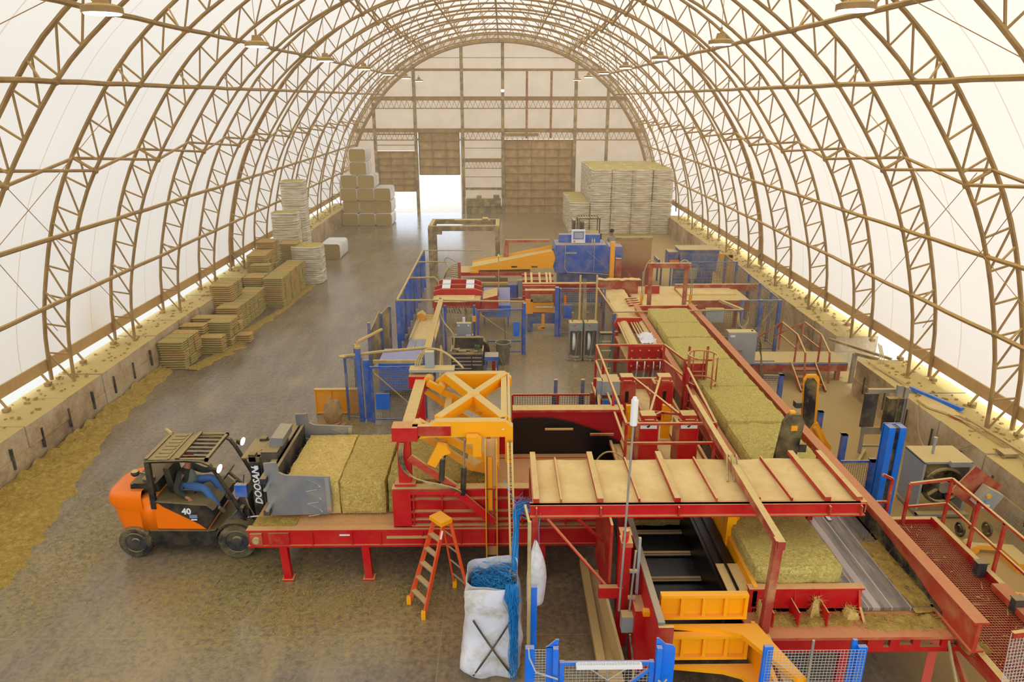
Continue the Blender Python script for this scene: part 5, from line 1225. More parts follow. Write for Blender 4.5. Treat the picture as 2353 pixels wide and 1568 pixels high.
# ================================================================== NEAR FENCES
def fence(name, label, p, q, h, z0=.1, cell=.05, mat='bluec', wire='wire', posts=(0, 1), t_=.004, top=True, cat='fence panel', group=None, pw=.06):
    p, q = V3(p), V3(q); t = thing(name, label, cat, p, group); d = (q - p)
    b = MB()
    if top: b.beam(p + V3((0, 0, h)), q + V3((0, 0, h)), .04, .05)
    b.beam(p + V3((0, 0, z0)), q + V3((0, 0, z0)), .04, .04); b.beam(p + V3((0, 0, z0)) + d * .01, p + V3((0, 0, h)) + d * .01, .02)
    b.obj('frame_rail', mat, t)
    for f in posts: c = p.lerp(q, f); MB().beam(c, c + V3((0, 0, h + .03)), pw).obj('post', mat, t)
    MB().mesh2(p + V3((0, -.01, z0)), d, (0, 0, h - z0), cell, t_ * (1.0 if p.y < 9 else 1.7)).obj('wire_mesh', wire, t); return t
t = fence('mesh_fence', 'narrow blue framed mesh panel beside the near gate', (.33, 7.8, 0), (.56, 7.8, 0), 2.0, cell=.045, posts=(0,), top=False)
MB().box(.28, .40, 7.78, 7.86, 0, 2.02).obj('post', 'bluec', t); MB().box(.56, .74, 7.82, 7.84, 0, 2.02).prism([(.56, 2.0), (.72, 2.02), (.74, 2.14), (.7, 2.14)], 7.82, 7.84, 'y').obj('sheet_post', 'bluec', t)
MB().beam((.69, 7.76, 0), (.69, 7.76, 2.06), .07).obj('gate_post', 'bluec', t)
MB().tube([(.32, 7.7, 2.1), (.33, 7.7, 1.95), (.42, 7.65, 1.75), (.72, 7.68, 1.6)], .012, 5).obj('rope', 'wire', t)
t = fence('gate', 'blue mesh gate with a white squeegee hung on its top rail', (.78, 7.8, 0), (2.02, 7.8, 0), 1.76, cell=.05, mat='bluec', pw=.06, cat='gate')
MB().beam((1.5, 7.78, 1.2), (1.98, 7.78, 1.66), .04).obj('brace', 'bluec', t)
s_ = thing('floor_broom', 'white wide floor brush hung upside down on the blue gate', 'brush', (1.4, 7.72, 1.7))
b = MB(); 
for i in range(44): b.box(.99 + i * .0195, 1.0 + i * .0195, 7.7, 7.74, 1.8, 1.845)
b.obj('bristles', 'white', s_); MB().box(.97, 1.87, 7.68, 7.76, 1.755, 1.805).obj('head', 'white', s_)
MB().tube([(1.15, 7.7, 1.76), (1.4, 7.68, 1.58), (1.66, 7.7, 1.76)], .012, 5).cyl((1.4, 7.7, 1.76), (1.4, 7.66, .6), .014, 8).obj('handle', 'zinc', s_)
t = thing('fence_post', 'blue square post with wide angled sheet at the right of the near gate', 'post', (2.1, 7.8, 0))
MB().beam((2.1, 7.76, 0), (2.1, 7.76, 2.06), .07).obj('post', 'bluec', t); MB().prism([(2.08, 0), (2.34, 0), (2.34, 1.98), (2.3, 2.03), (2.2, 2.05), (2.1, 2.15), (2.07, 2.15)], 7.82, 7.84, 'y').obj('sheet', 'bluec', t)
MB().tube([(2.1, 7.7, 1.55), (2.16, 7.68, 1.5), (2.22, 7.7, 1.56)], .015, 5).obj('chain', 'zinc', t)
t = fence('mesh_fence', 'bright blue framed mesh panel in front of the red slotted deck', (3.6, 7.8, 0), (4.95, 7.8, 0), 1.95, cell=.048, posts=(), top=False)
MB().box(3.56, 3.68, 7.8, 7.86, 0, 2.0).obj('post', 'bluec', t); MB().box(4.86, 4.98, 7.8, 7.86, 0, 1.98).box(4.8, 4.86, 7.86, 7.9, 0, 2.05).obj('post', 'bluec', t)
single(MB().cyl((4.2, 7.7, 0), (4.16, 7.7, 2.2), .018, 8), 'support_pole', 'zinc', 'slim grey rod standing before the right mesh panel', 'pole', (4.2, 7.7, 0))
t = thing('mesh_fence', 'grey mesh panel leaning at the lower right corner beside the walkway', 'fence panel', (6.9, 7.6, .9))
MB().mesh2((6.75, 7.5, .9), (.75, .1, 0), (.12, .25, 1.35), .05, .005).obj('wire_mesh', 'wire', t); MB().beam((6.88, 7.75, 2.22), (7.6, 7.85, 2.22), .06, .08).obj('top_rail', 'redd', t)
# ================================================================== PRESS MEZZANINE WITH GUARD RAILS
t = thing('press_platform', 'dusty red press platform ringed by square-tube guard rails behind the lid', 'machine platform', (3.5, 15.8, 0))
MB().box(2.55, 4.55, 12.0, 18.6, 1.3, 1.42).obj('deck', 'redd', t)
MB().grid(lambda u, v: (2.6 + 1.9 * u, 12.0 + 6.6 * v, 1.425 + .02 * noise.noise((u * 6, v * 14, 0))), 20, 50).obj('dust_layer', 'sand', t)
for x in (2.5, 2.75, 3.05, 3.55, 4.0, 4.5): MB().box(x - .03, x + .03, 12.0, 18.6, 1.42, 1.52).obj('slide_rail', 'redd', t)
zt, zm = 2.7, 2.25
for x, y in ((2.55, 13.4), (4.42, 13.4), (2.55, 18.4), (4.42, 18.4), (2.55, 15.2), (2.55, 17.0), (4.7, 17.2), (4.62, 16.6)):
    MB().beam((x, y, 1.0 if y < 18 else 1.4), (x, y, zt), .055).obj('rail_post', 'redd', t)
b = MB()
for z in (zt, zm):
    b.beam((2.55, 13.4, z), (2.55, 18.4, z), .05).beam((2.55, 18.4, z), (4.42, 18.4, z), .05).beam((2.55, 13.4, z), (4.42, 13.4, z), .05).beam((4.42, 18.4, z), (4.7, 17.2, z), .05)
    b.beam((4.62, 16.6, z), (4.42, 13.4, z), .05)
b.beam((4.7, 17.2, zt), (5.4, 17.2, zt), .05)
b.obj('guard_rail', 'redd', t)
for x in (2.5, 4.6):
    for y in (12.8, 15.5, 18.4): MB().beam((x, y, 1.3), (x, y, 0), .14).obj('leg', 'redd', t)
MB().box(2.5, 4.6, 18.3, 18.4, 1.3, 1.75).obj('end_wall', 'redd', t)
MB().beam((2.0, 14.9, 1.72), (2.55, 14.9, 1.72), .05).obj('stub_beam', 'redworn', t)
MB().tube(bez((2.05, 14.2, 1.35), (2.2, 14.2, 1.75), (2.5, 14.1, 1.75), (2.7, 14.0, 1.5)), .02, 6).obj('hose', 'cable', t)
def unit(x, y, front, lab):
    q = thing('press_unit', lab, 'hydraulic press unit', (x, y, 1.42), 'hydraulic press units on the platform')
    w = .2
    MB().box(x - w, x + w, y, y + .1, 1.55, 2.5).obj('cover_plate', 'red' if front else 'redd', q)
    MB().box(x - w - .07, x - w, y, y + .35, 1.45, 2.45).box(x + w, x + w + .02, y, y + .35, 1.45, 2.45).obj('side_plate', 'redworn', q)
    MB().box(x - w + .05, x + w - .05, y + .1, y + .3, 1.42, 2.3).obj('press_body', 'redd', q)
    if front:
        MB().box(x - w + .02, x + w - .02, y - .006, y, 2.32, 2.47).box(x - .0, x + .01, y - .012, y - .006, 2.33, 2.46).obj('warning_sign', 'white', q)
        MB().box(x - w + .03, x - .05, y - .009, y - .006, 2.43, 2.46).box(x + .05, x + w - .03, y - .009, y - .006, 2.43, 2.46).obj('sign_red_band', 'redlt', q)
        MB().prism([(x - .03, 2.35), (x + .0, 2.35), (x + .05, 2.42), (x + .03, 2.44), (x - .01, 2.4), (x - .05, 2.38)], y - .014, y - .011, 'y').obj('sign_picture', 'black', q)
        MB().box(x - w - .02, x + w + .02, y - .03, y + .1, 1.53, 1.57).obj('lip', 'redd', q)
        MB().box(x - .12, x + .12, y - .05, y + .2, 1.42, 1.53).obj('base_block', 'blackd', q)
    else:
        b = MB().tube([(x + math.cos(a * .524) * .05, y - .004, 2.1 + math.sin(a * .524) * .05 + (.13 if a < 6 else -.13)) for a in range(12)], .008, 4, True); b.obj('slot_rim', 'redd', q)
        MB().box(x - .045, x + .045, y - .003, y, 1.95, 2.25).obj('slot', 'pit', q)
    MB().box(x - .16, x + .16, y + .02, y + .3, 2.5, 2.62).box(x - .1, x + .1, y - .05, y, 2.5, 2.55).obj('head_bracket', 'redd', q)
    for s_ in (-1, 1): MB().cyl((x + s_ * .14, y + .35, 1.42), (x + s_ * .14, y + .35, 2.4), .04, 8).obj('guide_rod', 'blackd', q)
    return q
unit(3.14, 13.95, True, 'front left press unit with red cover plate and white warning sign')
unit(4.02, 13.95, True, 'front right press unit with red cover plate and white warning sign')
unit(3.05, 16.2, False, 'rear left press unit with a dark oval slot'); unit(3.98, 16.2, False, 'rear right press unit with a dark oval slot')
for x, nm_ in ((2.85, 'left'), (3.7, 'right')):
    single(MB().box(x, x + .2, 15.1, 15.2, 1.5, 2.35).box(x + .03, x + .17, 15.07, 15.1, 2.0, 2.2), 'valve_manifold', 'yelc', f'{nm_} upright yellow block between the press units', 'machine block', (x, 15.1, 1.42), 'yellow blocks between the press units')
for (a, c) in (((3.2, 16.2, 2.6), (3.85, 14.2, 2.55)), ((3.85, 16.2, 2.6), (3.2, 14.2, 2.55)), ((3.3, 14.05, 2.6), (3.9, 15.6, 2.0)), ((3.95, 14.05, 2.6), (3.3, 15.6, 2.0))):
    single(MB().beam(a, c, .05, .05), 'cross_brace', 'redd', f'thin red diagonal brace between press units, {"rear" if a[1] > 15 else "front"} pair, {"left to right" if a[0] < c[0] else "right to left"}', 'brace', c)
t = thing('ladder_cage', 'red access ladder with round safety cage beside the press platform', 'ladder', (5.0, 16.9, 0))
b = MB(); cx_, cy_ = 5.02, 16.75
for a in range(-60, 241, 43):
    A = math.radians(a); b.cyl((cx_ + .36 * math.cos(A), cy_ + .36 * math.sin(A), .9), (cx_ + .36 * math.cos(A), cy_ + .36 * math.sin(A), 3.0), .018, 5)
for z in (1.0, 1.6, 2.3, 3.0): b.tube([(cx_ + .36 * math.cos(math.radians(a)), cy_ + .36 * math.sin(math.radians(a)), z) for a in range(-60, 241, 20)], .022, 5)
b.obj('safety_cage', 'redworn', t); b = MB()
for x in (4.78, 5.25): b.beam((x, 17.15, 0), (x, 17.15, 3.1), .05)
for k in range(9): b.cyl((4.78, 17.15, .3 + k * .3), (5.25, 17.15, .3 + k * .3), .015, 6)
b.obj('ladder_rails', 'redworn', t); MB().box(4.72, 5.3, 17.2, 17.26, 1.2, 2.6).obj('back_plate', 'redd', t)
# ================================================================== LONG RAMS, DUST TABLE
t = thing('ram_bank', 'bank of long dust-caked red ram cylinders between two red yoke plates', 'hydraulic machine', (4.4, 22, 1.2))
MB().prism([(3.85, 1.72), (3.95, 1.92), (5.0, 1.92), (5.1, 1.72), (5.1, 1.55), (3.85, 1.55)], 23.5, 23.6, 'y').obj('rear_yoke', 'red', t)
MB().box(3.8, 4.82, 20.3, 20.4, 1.2, 2.0).obj('front_yoke', 'red', t)
for x in (4.08, 4.72): MB().cyl((x + .1, 23.5, 1.68), (x, 20.45, 1.78), .15, 14).obj('ram_cylinder', 'redworn', t)
for x in (3.88, 3.95, 4.33, 4.43, 4.52): MB().cyl((x + .1, 23.5, 1.75), (x, 20.45, 1.85), .03, 6).obj('tie_rod', 'redworn', t)
for x in (3.9, 4.15, 4.42, 4.7):
    for z in (1.35, 1.6, 1.85): MB().cyl((x, 20.22, z), (x, 20.3, z), .035, 8).obj('nut', 'redd', t)
for x in (4.05, 4.28, 4.55, 4.75): MB().tube(bez((x, 20.3, 1.6), (x, 20.0, 1.65), (x - .02, 19.9, 1.4), (x - .15, 20.0, .4), 10), .03, 8).obj('hose_end', 'chrome', t)
for x in (3.9, 5.0): 
    for y in (20.5, 23.3): MB().beam((x, y, 1.5), (x, y, 0), .12).obj('leg', 'redd', t)
MB().box(3.85, 5.0, 20.4, 23.5, 1.25, 1.35).obj('base', 'redd', t)
def rag(u, v):
    x, y = 4.3 + .55 * u, 20.9 + .9 * v; return (x, y, 1.9 + .16 * math.sin(u * 3.14) * math.sin(v * 3.14) + .08 * noise.noise((u * 5, v * 5, 1)))
single(MB().grid(rag, 18, 18), 'film_heap', 'sackm', 'crumpled heap of dusty clear film lying on the ram cylinders', 'plastic film', (4.5, 21.3, 1.85), smooth=False)
t = thing('dust_table', 'tan dust-filled red trough table beyond the ram cylinders', 'machine table', (4.7, 26, 0))
MB().box(4.1, 5.0, 24.0, 28.6, 1.4, 1.6).obj('trough', 'redworn', t)
MB().grid(lambda u, v: (4.15 + .85 * u, 24.05 + 4.5 * v, 1.62 + .05 * noise.noise((u * 3, v * 9, 0))), 14, 40).obj('dust_layer', 'sand', t)
for i in range(4): MB().prism([(4.75 - .0, 25.9 + i * .3), (5.25, 26.05 + i * .3), (4.85, 26.15 + i * .3)], 1.66, 1.7, 'z').obj('finger_plate', 'redd', t)
for y in (24.3, 28.2): 
    for x in (4.15, 4.95): MB().beam((x, y, 1.4), (x, y, 0), .1).obj('leg', 'redd', t)
MB().box(3.9, 5.6, 28.6, 28.8, 1.3, 2.0).obj('end_wall', 'redworn', t)
MB().grid(lambda u, v: (3.9 + 1.8 * u, 28.5 + .4 * v, 2.02 + .06 * noise.noise((u * 8, v * 2, 3))), 20, 4).obj('dust_ridge', 'sand', t)
# tan table with red lifting arch
t = thing('transfer_table', 'broad tan dusted transfer table at the head of the long conveyor', 'machine table', (6.4, 27.6, 0))
MB().box(5.25, 7.5, 26.3, 29.9, 1.25, 1.4).obj('table', 'redworn', t); MB().grid(lambda u, v: (5.3 + 2.15 * u, 26.3 + 3.5 * v, 1.41 + .02 * noise.noise((u * 5, v * 5, 0))), 10, 10).obj('dust_layer', 'sand', t)
MB().box(4.95, 7.3, 25.6, 25.7, 1.45, 1.75).obj('front_beam', 'redd', t)
for x in (5.3, 7.4): MB().beam((x, 26.5, 1.25), (x, 26.5, 0), .14).obj('leg', 'redd', t)
MB().box(5.9, 6.5, 28.6, 28.7, 1.4, 1.75).obj('stop_block', 'redd', t)
t = thing('lifting_arch', 'red lifting arch with hoses and yellow cylinders over the tan transfer table', 'machine frame', (6.3, 26.4, 1.25))
for x in (5.62, 6.98): MB().beam((x, 26.4, 1.2), (x, 26.4, 3.05), .14).obj('column', 'redworn', t)
MB().beam((5.5, 26.4, 3.12), (7.15, 26.4, 3.12), .16, .18).obj('cross_beam', 'redworn', t)
for x in (5.3, 7.18):
    MB().cyl((x, 26.3, 1.25), (x, 26.3, 2.0), .05, 8).obj('cylinder', 'yelc', t); MB().cyl((x, 26.3, 2.0), (x, 26.3, 2.9), .02, 6).obj('rod', 'chrome', t)
    MB().tube(bez((x, 26.3, 2.2), (x, 26.3, 3.6), (x + (.4 if x < 6 else -.4), 26.3, 3.4), (x + (.5 if x < 6 else -.5), 26.35, 3.2)), .02, 6).tube([(x + .06, 26.3, 1.8), (x + .06, 26.3, 3.0)], .012, 5).obj('hose', 'cable', t)
t = thing('side_conveyor', 'dusty red side conveyor running right from the lifting arch', 'conveyor', (8.4, 28, 0))
MB().box(7.3, 9.9, 27.4, 29.2, 1.0, 1.45).obj('body', 'redworn', t); MB().box(7.3, 9.6, 28.2, 29.2, 1.45, 1.5).obj('top', 'sand', t); MB().box(7.3, 11.0, 29.2, 29.35, 1.35, 1.65).obj('beam', 'redworn', t)
for x in (7.5, 9.7, 10.8): MB().beam((x, 28.4, 1.0), (x, 28.4, 0), .12).obj('leg', 'redd', t)
t = fence('mesh_fence', 'blue mesh fence with grey box beside the far end of the green hay lane', (7.15, 24.3, 0), (8.55, 24.3, 0), 1.95, cell=.07, mat='blued', wire='wired', t_=.005)
MB().box(7.2, 7.85, 24.15, 24.28, 1.55, 2.05).obj('control_box', 'grey', t); MB().beam((8.55, 24.3, 1.95), (8.1, 25.6, 1.95), .1).obj('cable_tray', 'cable', t)
for i in range(3): MB().tube(bez((8.4, 24.2, 1.9), (8.2 + i * .1, 24.1, 1.3), (8.7, 24.1, 1.2 - i * .1), (8.8, 24.3, 1.7)), .015, 5).obj('cable', 'cable', t)
t = fence('mesh_fence', 'tall blue mesh gate with diagonal stay near the right block wall', (8.9, 25.4, 0), (10.3, 25.4, 0), 2.0, cell=.07, mat='blued', wire='wired', posts=(0, .5, 1), t_=.005, pw=.12)
MB().beam((9.0, 25.35, .2), (10.2, 25.35, 1.85), .04).obj('brace', 'tan', t)
t = fence('mesh_fence', 'hazy mesh fence running away along the right block wall', (10.35, 25.6, 0), (10.7, 33.5, 0), 2.0, cell=.14, mat='blued', wire='wired', posts=(.12, .3, .5, .75, 1), t_=.006, pw=.1)
t = fence('mesh_fence', 'far hazy mesh fence in front of the right blue machine', (7.6, 31.5, 0), (10.6, 31.5, 0), 2.1, cell=.14, mat='blued', wire='wired', posts=(0, .5, 1), t_=.006)
# ================================================================== BLUE PACKING MACHINES
t = thing('packing_machine', 'large blue packing machine with control screen on top behind the cream poles', 'machine', (3.4, 32, 0))
M['bluem'] = paint('blue_machine_enamel', (30, 92, 190), dust=.6, grime=.2, rough=.35)
MB().prism([(2.3, 1.75), (2.25, 2.0), (2.2, 2.1), (2.32, 3.0), (4.55, 3.0), (4.7, 2.85), (4.7, 1.75)], 31, 32.3, 'y').box(4.7, 5.3, 31.1, 32.2, 1.9, 2.9).obj('housing', 'bluem', t)
MB().box(2.5, 4.6, 31.2, 32.6, .3, 1.75).obj('lower_body', 'blued', t)
MB().tube([(2.75, 30.96, 3.05), (2.72, 30.95, 2.0), (2.85, 30.95, 1.78), (4.1, 30.95, 1.72), (5.0, 30.9, 1.66)], .02, 6).tube([(4.02, 30.96, 3.05), (4.02, 30.95, 1.8)], .015, 6).tube([(3.7, 30.9, 2.75), (4.7, 30.9, 1.9)], .012, 5).obj('air_line', 'grey', t)
MB().box(2.75, 3.25, 30.93, 30.99, 2.62, 2.68).obj('handle', 'grey', t)
MB().box(2.5, 4.35, 31.6, 32.0, 3.0, 3.35).obj('rear_cowl', 'bluem', t)
sc_ = MB().box(3.05, 3.65, 31.35, 31.55, 3.02, 3.6).obj('screen_housing', 'white', t)
MB().box(3.12, 3.58, 31.33, 31.35, 3.2, 3.54).obj('screen_bezel', 'bluem', sc_); MB().box(3.16, 3.54, 31.322, 31.332, 3.24, 3.5).obj('screen', plain('grey_screen', (170, 178, 196), .3), sc_)
MB().cyl((3.17, 31.35, 3.1), (3.17, 31.31, 3.1), .04, 10).obj('stop_button', plain('orange_red_button', (235, 90, 40), .4), sc_)
for x in (2.55, 4.5): MB().beam((x, 31.3, .3), (x, 31.3, 0), .1).obj('foot', 'charc', t)
for x, l in ((3.98, 'left'), (4.08, 'right')):
    single(MB().cyl((x, 31.5, 3.0), (x, 31.5, 3.15), .035, 10).cyl((x, 31.5, 3.15), (x, 31.5, 3.22), .012, 8), 'water_bottle', 'wire', f'{l} small clear bottle on top of the blue packing machine', 'bottle', (x, 31.5, 3.0), 'bottles on the blue machine')
t = thing('yellow_ramp', 'wedge-shaped yellow ramp with two dark slots left of the blue packing machine', 'machine ramp', (.5, 31.5, 1.7))
for y in (30.9, 32.1): MB().prism([(-1.4, 2.05), (2.2, 2.78), (2.3, 2.45), (2.18, 2.0), (2.14, 1.98), (-1.4, 1.9)], y - .03, y + .03, 'y').obj('side_plate', 'yel', t)
MB().beam((-1.4, 31.5, 1.98), (2.2, 31.5, 2.62), 1.16, .04).obj('bed', 'yeld', t)
for x in (.35, 1.25): MB().box(x, x + .26, 30.85, 30.87, 2.03, 2.1).obj('slot', 'blackd', t)
MB().box(-1.45, -1.1, 30.8, 30.95, 1.8, 1.9).obj('toe', 'yel', t)
MB().beam((.1, 32.0, 3.0), (2.1, 32.0, 3.0), .12, .12).prism([(.0, 2.3), (.25, 2.3), (.25, 3.0), (.1, 3.0)], 31.95, 32.05, 'y').obj('upper_beam', 'redworn', t)
t = thing('roller_bed', 'dark low machine bed with rollers and red frame under the yellow ramp', 'machine', (-.4, 31, 0))
MB().box(-1.95, 1.2, 30.9, 32.2, 1.65, 1.8).box(-2.0, -1.88, 30.7, 30.8, .5, 2.3).obj('red_frame', 'redd', t)
MB().box(-1.85, .2, 30.6, 32.0, .9, 1.3).obj('bed', 'tan', t)
for z in (.98, 1.1, 1.22): MB().cyl((-1.85, 30.55, z), (.2, 30.55, z), .04, 8).obj('roller', 'blackd', t)
MB().box(-1.85, .2, 30.5, 30.7, 1.3, 1.42).obj('wood_cover', 'wood', t); MB().box(.2, .65, 30.4, 31, .75, 1.35).obj('blue_box', 'bluem', t); MB().box(.6, .95, 30.4, 30.6, .8, 1.55).obj('side_panel', 'grey', t)
for x in (-1.7, 0, 1.0): MB().beam((x, 30.9, .9), (x, 30.9, 0), .1).obj('leg', 'redd', t)
MB().box(-1.9, 1.2, 30.4, 30.5, .55, .7).obj('lower_beam', 'redd', t)
for i in range(7):
    MB().tube(bez((-2.0, 30.8, 2.2 - i * .1), (-2.7 - i * .08, 30.6, 2.3 - i * .05), (-2.75 + i * .07, 30.2, 1.2), (-2.6 + i * .12, 30.1, .15), 14), .022, 6).obj('hydraulic_hose', 'hose', t)
MB().tube(bez((-2.1, 30.8, 2.3), (-2.9, 30.8, 2.9), (-2.6, 30.5, 2.0), (-2.0, 30.6, 1.9)), .015, 5).obj('loop_hose', 'hose', t)
MB().tube([(-.2, 29.2, .9), (-.2, 29.2, 2.9)], .02, 6).obj('thin_pole', 'cable', t); MB().box(-.215, -.185, 29.18, 29.22, 2.9, 2.97).obj('signal_light', 'grn', t)
t = thing('slatted_elevator', 'red ladder-like slatted frame with cream bars right of the roller bed', 'machine frame', (1.5, 29.5, 0))
for y, z in ((29.9, 1.9), (29.5, 1.75), (29.1, 1.6), (28.5, 1.75), (28.3, 1.35)): MB().box(.8, 2.15 if z > 1.5 else 2.1, y - .04, y + .04, z - .06, z + .06).obj('cross_rail', 'redd', t)
for x in (.95, 1.2, 1.55, 1.85, 2.0): MB().beam((x, 28.3, 1.45), (x, 30.0, 2.0), .09, .03).obj('cream_slat', 'sand', t)
MB().box(.8, 4.9, 28.75, 28.95, 1.75, 1.82).box(.8, 4.9, 28.95, 29.02, 1.4, 1.82).obj('long_beam', 'redd', t)
for x in (.85, 4.8): MB().beam((x, 28.9, 1.5), (x, 28.9, 0), .12).obj('leg', 'redd', t)
t = thing('yellow_gearbox', 'yellow orange machine box with a dusty opening below the slatted red frame', 'machine', (1.5, 28, 0))
MB().box(.88, 2.1, 27.9, 28.2, 1.1, 1.75).obj('frame', 'redd', t); MB().box(.95, 2.05, 27.85, 27.9, .85, 1.25).box(.9, 1.2, 27.8, 28.2, .8, 1.4).obj('body', 'yeld', t)
MB().box(1.1, 2.0, 27.8, 27.84, 1.3, 1.6).obj('dusty_window', 'tan', t); MB().cyl((1.3, 27.75, 1.1), (2.0, 27.75, 1.1), .03, 8).obj('rod', 'chrome', t)
MB().box(1.0, 2.1, 27.9, 28.6, .35, .8).obj('blue_base', 'blued', t); MB().box(1.55, 1.68, 27.7, 27.8, .2, .8).box(1.4, 1.68, 27.7, 27.8, .15, .25).obj('yellow_arm', 'yeld', t)
MB().box(1.0, 1.2, 27.9, 28.6, 0, .35).obj('foot', 'blued', t)
t = thing('bale_cradle', 'red cradle machine with four white tiles on its ribs', 'machine', (-1.9, 29, 0))
for y, z, w in ((29.6, 1.72, .95), (29.2, 1.6, 1.0), (28.8, 1.5, 1.02)): MB().prism([(-1.9 - w, z - .2), (-1.9 - w, z), (-1.9 - w * .7, z + .1), (-1.9 + w * .7, z + .1), (-1.9 + w, z), (-1.9 + w, z - .2)], y - .04, y + .04, 'y').obj('rib', 'red', t)
for x in (-2.4, -1.4):
    for y in (29.2, 28.85): MB().beam((x, y, 1.72 - (29.2 - y) * .3), (x, y + .34, 1.8 - (29.2 - y) * .3), .34, .02).obj('white_tile', 'white', t)
MB().box(-2.9, -.95, 28.0, 28.75, 1.0, 1.32).obj('front_body', 'redd', t); MB().grid(lambda u, v: (-2.8 + 1.6 * u, 27.85 + .85 * v, 1.3 + .06 * v + .02 * noise.noise((u * 4, v * 4, 2))), 8, 6).obj('dusty_plate', 'sand', t)
MB().prism([(-1.0, .8), (-.85, 1.35), (-.25, 1.5), (-.2, .8)], 28.1, 29.4, 'y').obj('side_wing', 'redd', t)
for x in (-2.8, -1.05): MB().beam((x, 28.2, 1.0), (x, 28.2, 0), .12).obj('leg', 'red', t)
t = thing('blue_hopper', 'open blue sheet hopper right of the red cradle machine', 'hopper', (-.3, 29.2, 0))
MB().prism([(28.6, .5), (28.6, .75), (29.6, 1.45), (29.65, 1.4), (28.75, .5)], -.85, .28, 'x').box(-.9, -.84, 28.6, 29.6, .5, 1.3).box(-.85, .3, 28.5, 28.56, .45, .95).obj('chute', 'bluec', t)
for x in (-.8, .2): MB().beam((x, 28.7, .5), (x, 28.7, 0), .08).obj('leg', 'blue', t)
# hopper box, blue table, right blue machine
t = thing('feed_hopper', 'tall tan and red hopper panel near the wrapped hay stacks', 'hopper', (5.9, 32, 0))
MB().box(5.15, 6.75, 32, 32.08, .5, 3.05).obj('front_panel', 'redworn', t)
m, nt, b_ = nm('tan_over_red_panel'); M['tor'] = m; g_ = nd(nt, 'ShaderNodeNewGeometry'); s3 = nd(nt, 'ShaderNodeSeparateXYZ'); nt.links.new(g_.outputs['Position'], s3.inputs[0])
nt.links.new(mixc(nt, mth(nt, 'MULTIPLY', mth(nt, 'SUBTRACT', mth(nt, 'ADD', s3.outputs[2], mth(nt, 'MULTIPLY', noi(nt, 2, 4), .4)), 1.9), 2, clamp=True), srgb(150, 78, 58), srgb(178, 140, 92)), b_.inputs['Base Color']); b_.inputs['Roughness'].default_value = .8
MB().box(5.13, 6.77, 31.95, 32.0, .9, 3.1).obj('dusty_sheet', 'tor', t); MB().beam((5.1, 32, 3.12), (6.8, 32, 3.12), .16, .1).obj('top_roll', 'tan', t)
for x in (5.2, 6.7): MB().beam((x, 32.3, 0), (x, 32.3, 2.9), .1).obj('leg', 'redworn', t)
MB().box(4.55, 4.72, 29.6, 29.8, 1.3, 3.4).obj('yellow_mast', 'yeld', t); MB().box(4.85, 5.1, 30.0, 30.2, 1.2, 2.6).prism([(5.1, 2.4), (5.2, 2.3), (5.9, 1.4), (5.75, 1.4)], 30.05, 30.15, 'y').obj('red_strut', 'redworn', t)
t = thing('blue_bench', 'blue steel bench carrying a paper sack beside the hopper', 'table', (7.5, 36, 0))
MB().box(7.0, 8.2, 35.5, 36.6, .95, 1.0).box(7.9, 8.0, 35.5, 36.6, 1.0, 1.35).obj('top', 'blued', t)
for x in (7.1, 8.1):
    for y in (35.6, 36.5): MB().beam((x, y, 0), (x, y, .95), .08).obj('leg', 'blued', t)
single(MB().sph((7.3, 36.2, 1.25), .3, 10, 8, .9), 'paper_sack', 'sackm', 'pale paper sack slumped on the blue bench', 'sack', (7.3, 36.2, 1.0), smooth=True)
t = thing('bagging_machine', 'hazy blue bagging machine with grey box and orange arm by the right wall', 'machine', (9.4, 34, 0))
MB().prism([(8.5, 2.2), (10.4, 2.2), (10.3, 1.2), (8.6, 1.2)], 33.6, 34.6, 'y').box(8.45, 10.45, 33.5, 34.7, 2.2, 2.26).obj('hopper', 'blued', t); MB().box(8.0, 8.5, 33.8, 34.5, 1.4, 2.1).box(8.4, 10.2, 33.7, 34.4, 0, 1.2).obj('body', 'blued', t)
MB().box(8.9, 9.35, 33.4, 33.6, .85, 1.35).obj('control_box', 'grey', t); MB().box(8.05, 8.5, 33.6, 33.8, 1.62, 1.72).obj('orange_tray', 'orange', t)
MB().box(10.4, 11.2, 34, 34.15, 1.75, 1.95).box(11.0, 11.25, 34, 34.15, .2, 1.9).obj('orange_arm', 'yeld', t)
# steel portal
t = thing('wrapper_portal', 'tan steel portal frame standing on four posts in front of the open doors', 'machine frame', (-2, 38, 0))
for x in (-3.8, -.3):
    for y in (37, 39.2): MB().beam((x, y, 0), (x, y, 2.75), .24, .24, (1, 0, 0)).obj('post', 'tan', t)
for y in (37, 39.2): MB().beam((-3.9, y, 2.72), (-.2, y, 2.72), .2, .26).obj('cross_beam', 'tan', t)
for x in (-3.8, -.3): MB().beam((x, 37, 2.75), (x, 39.2, 2.75), .2, .2).obj('side_beam', 'tan', t)
MB().box(-2.6, -.7, 37.9, 38.3, 2.85, 3.0).box(-1.1, -.8, 37.8, 38.4, 2.85, 3.08).obj('drive_unit', 'tan', t); MB().box(-3.66, -3.2, 36.95, 37.1, 2.4, 2.58).obj('bracket', 'tan', t); MB().box(-1.0, -.5, 36.8, 37.1, .9, 1.05).obj('bracket', 'tan', t)
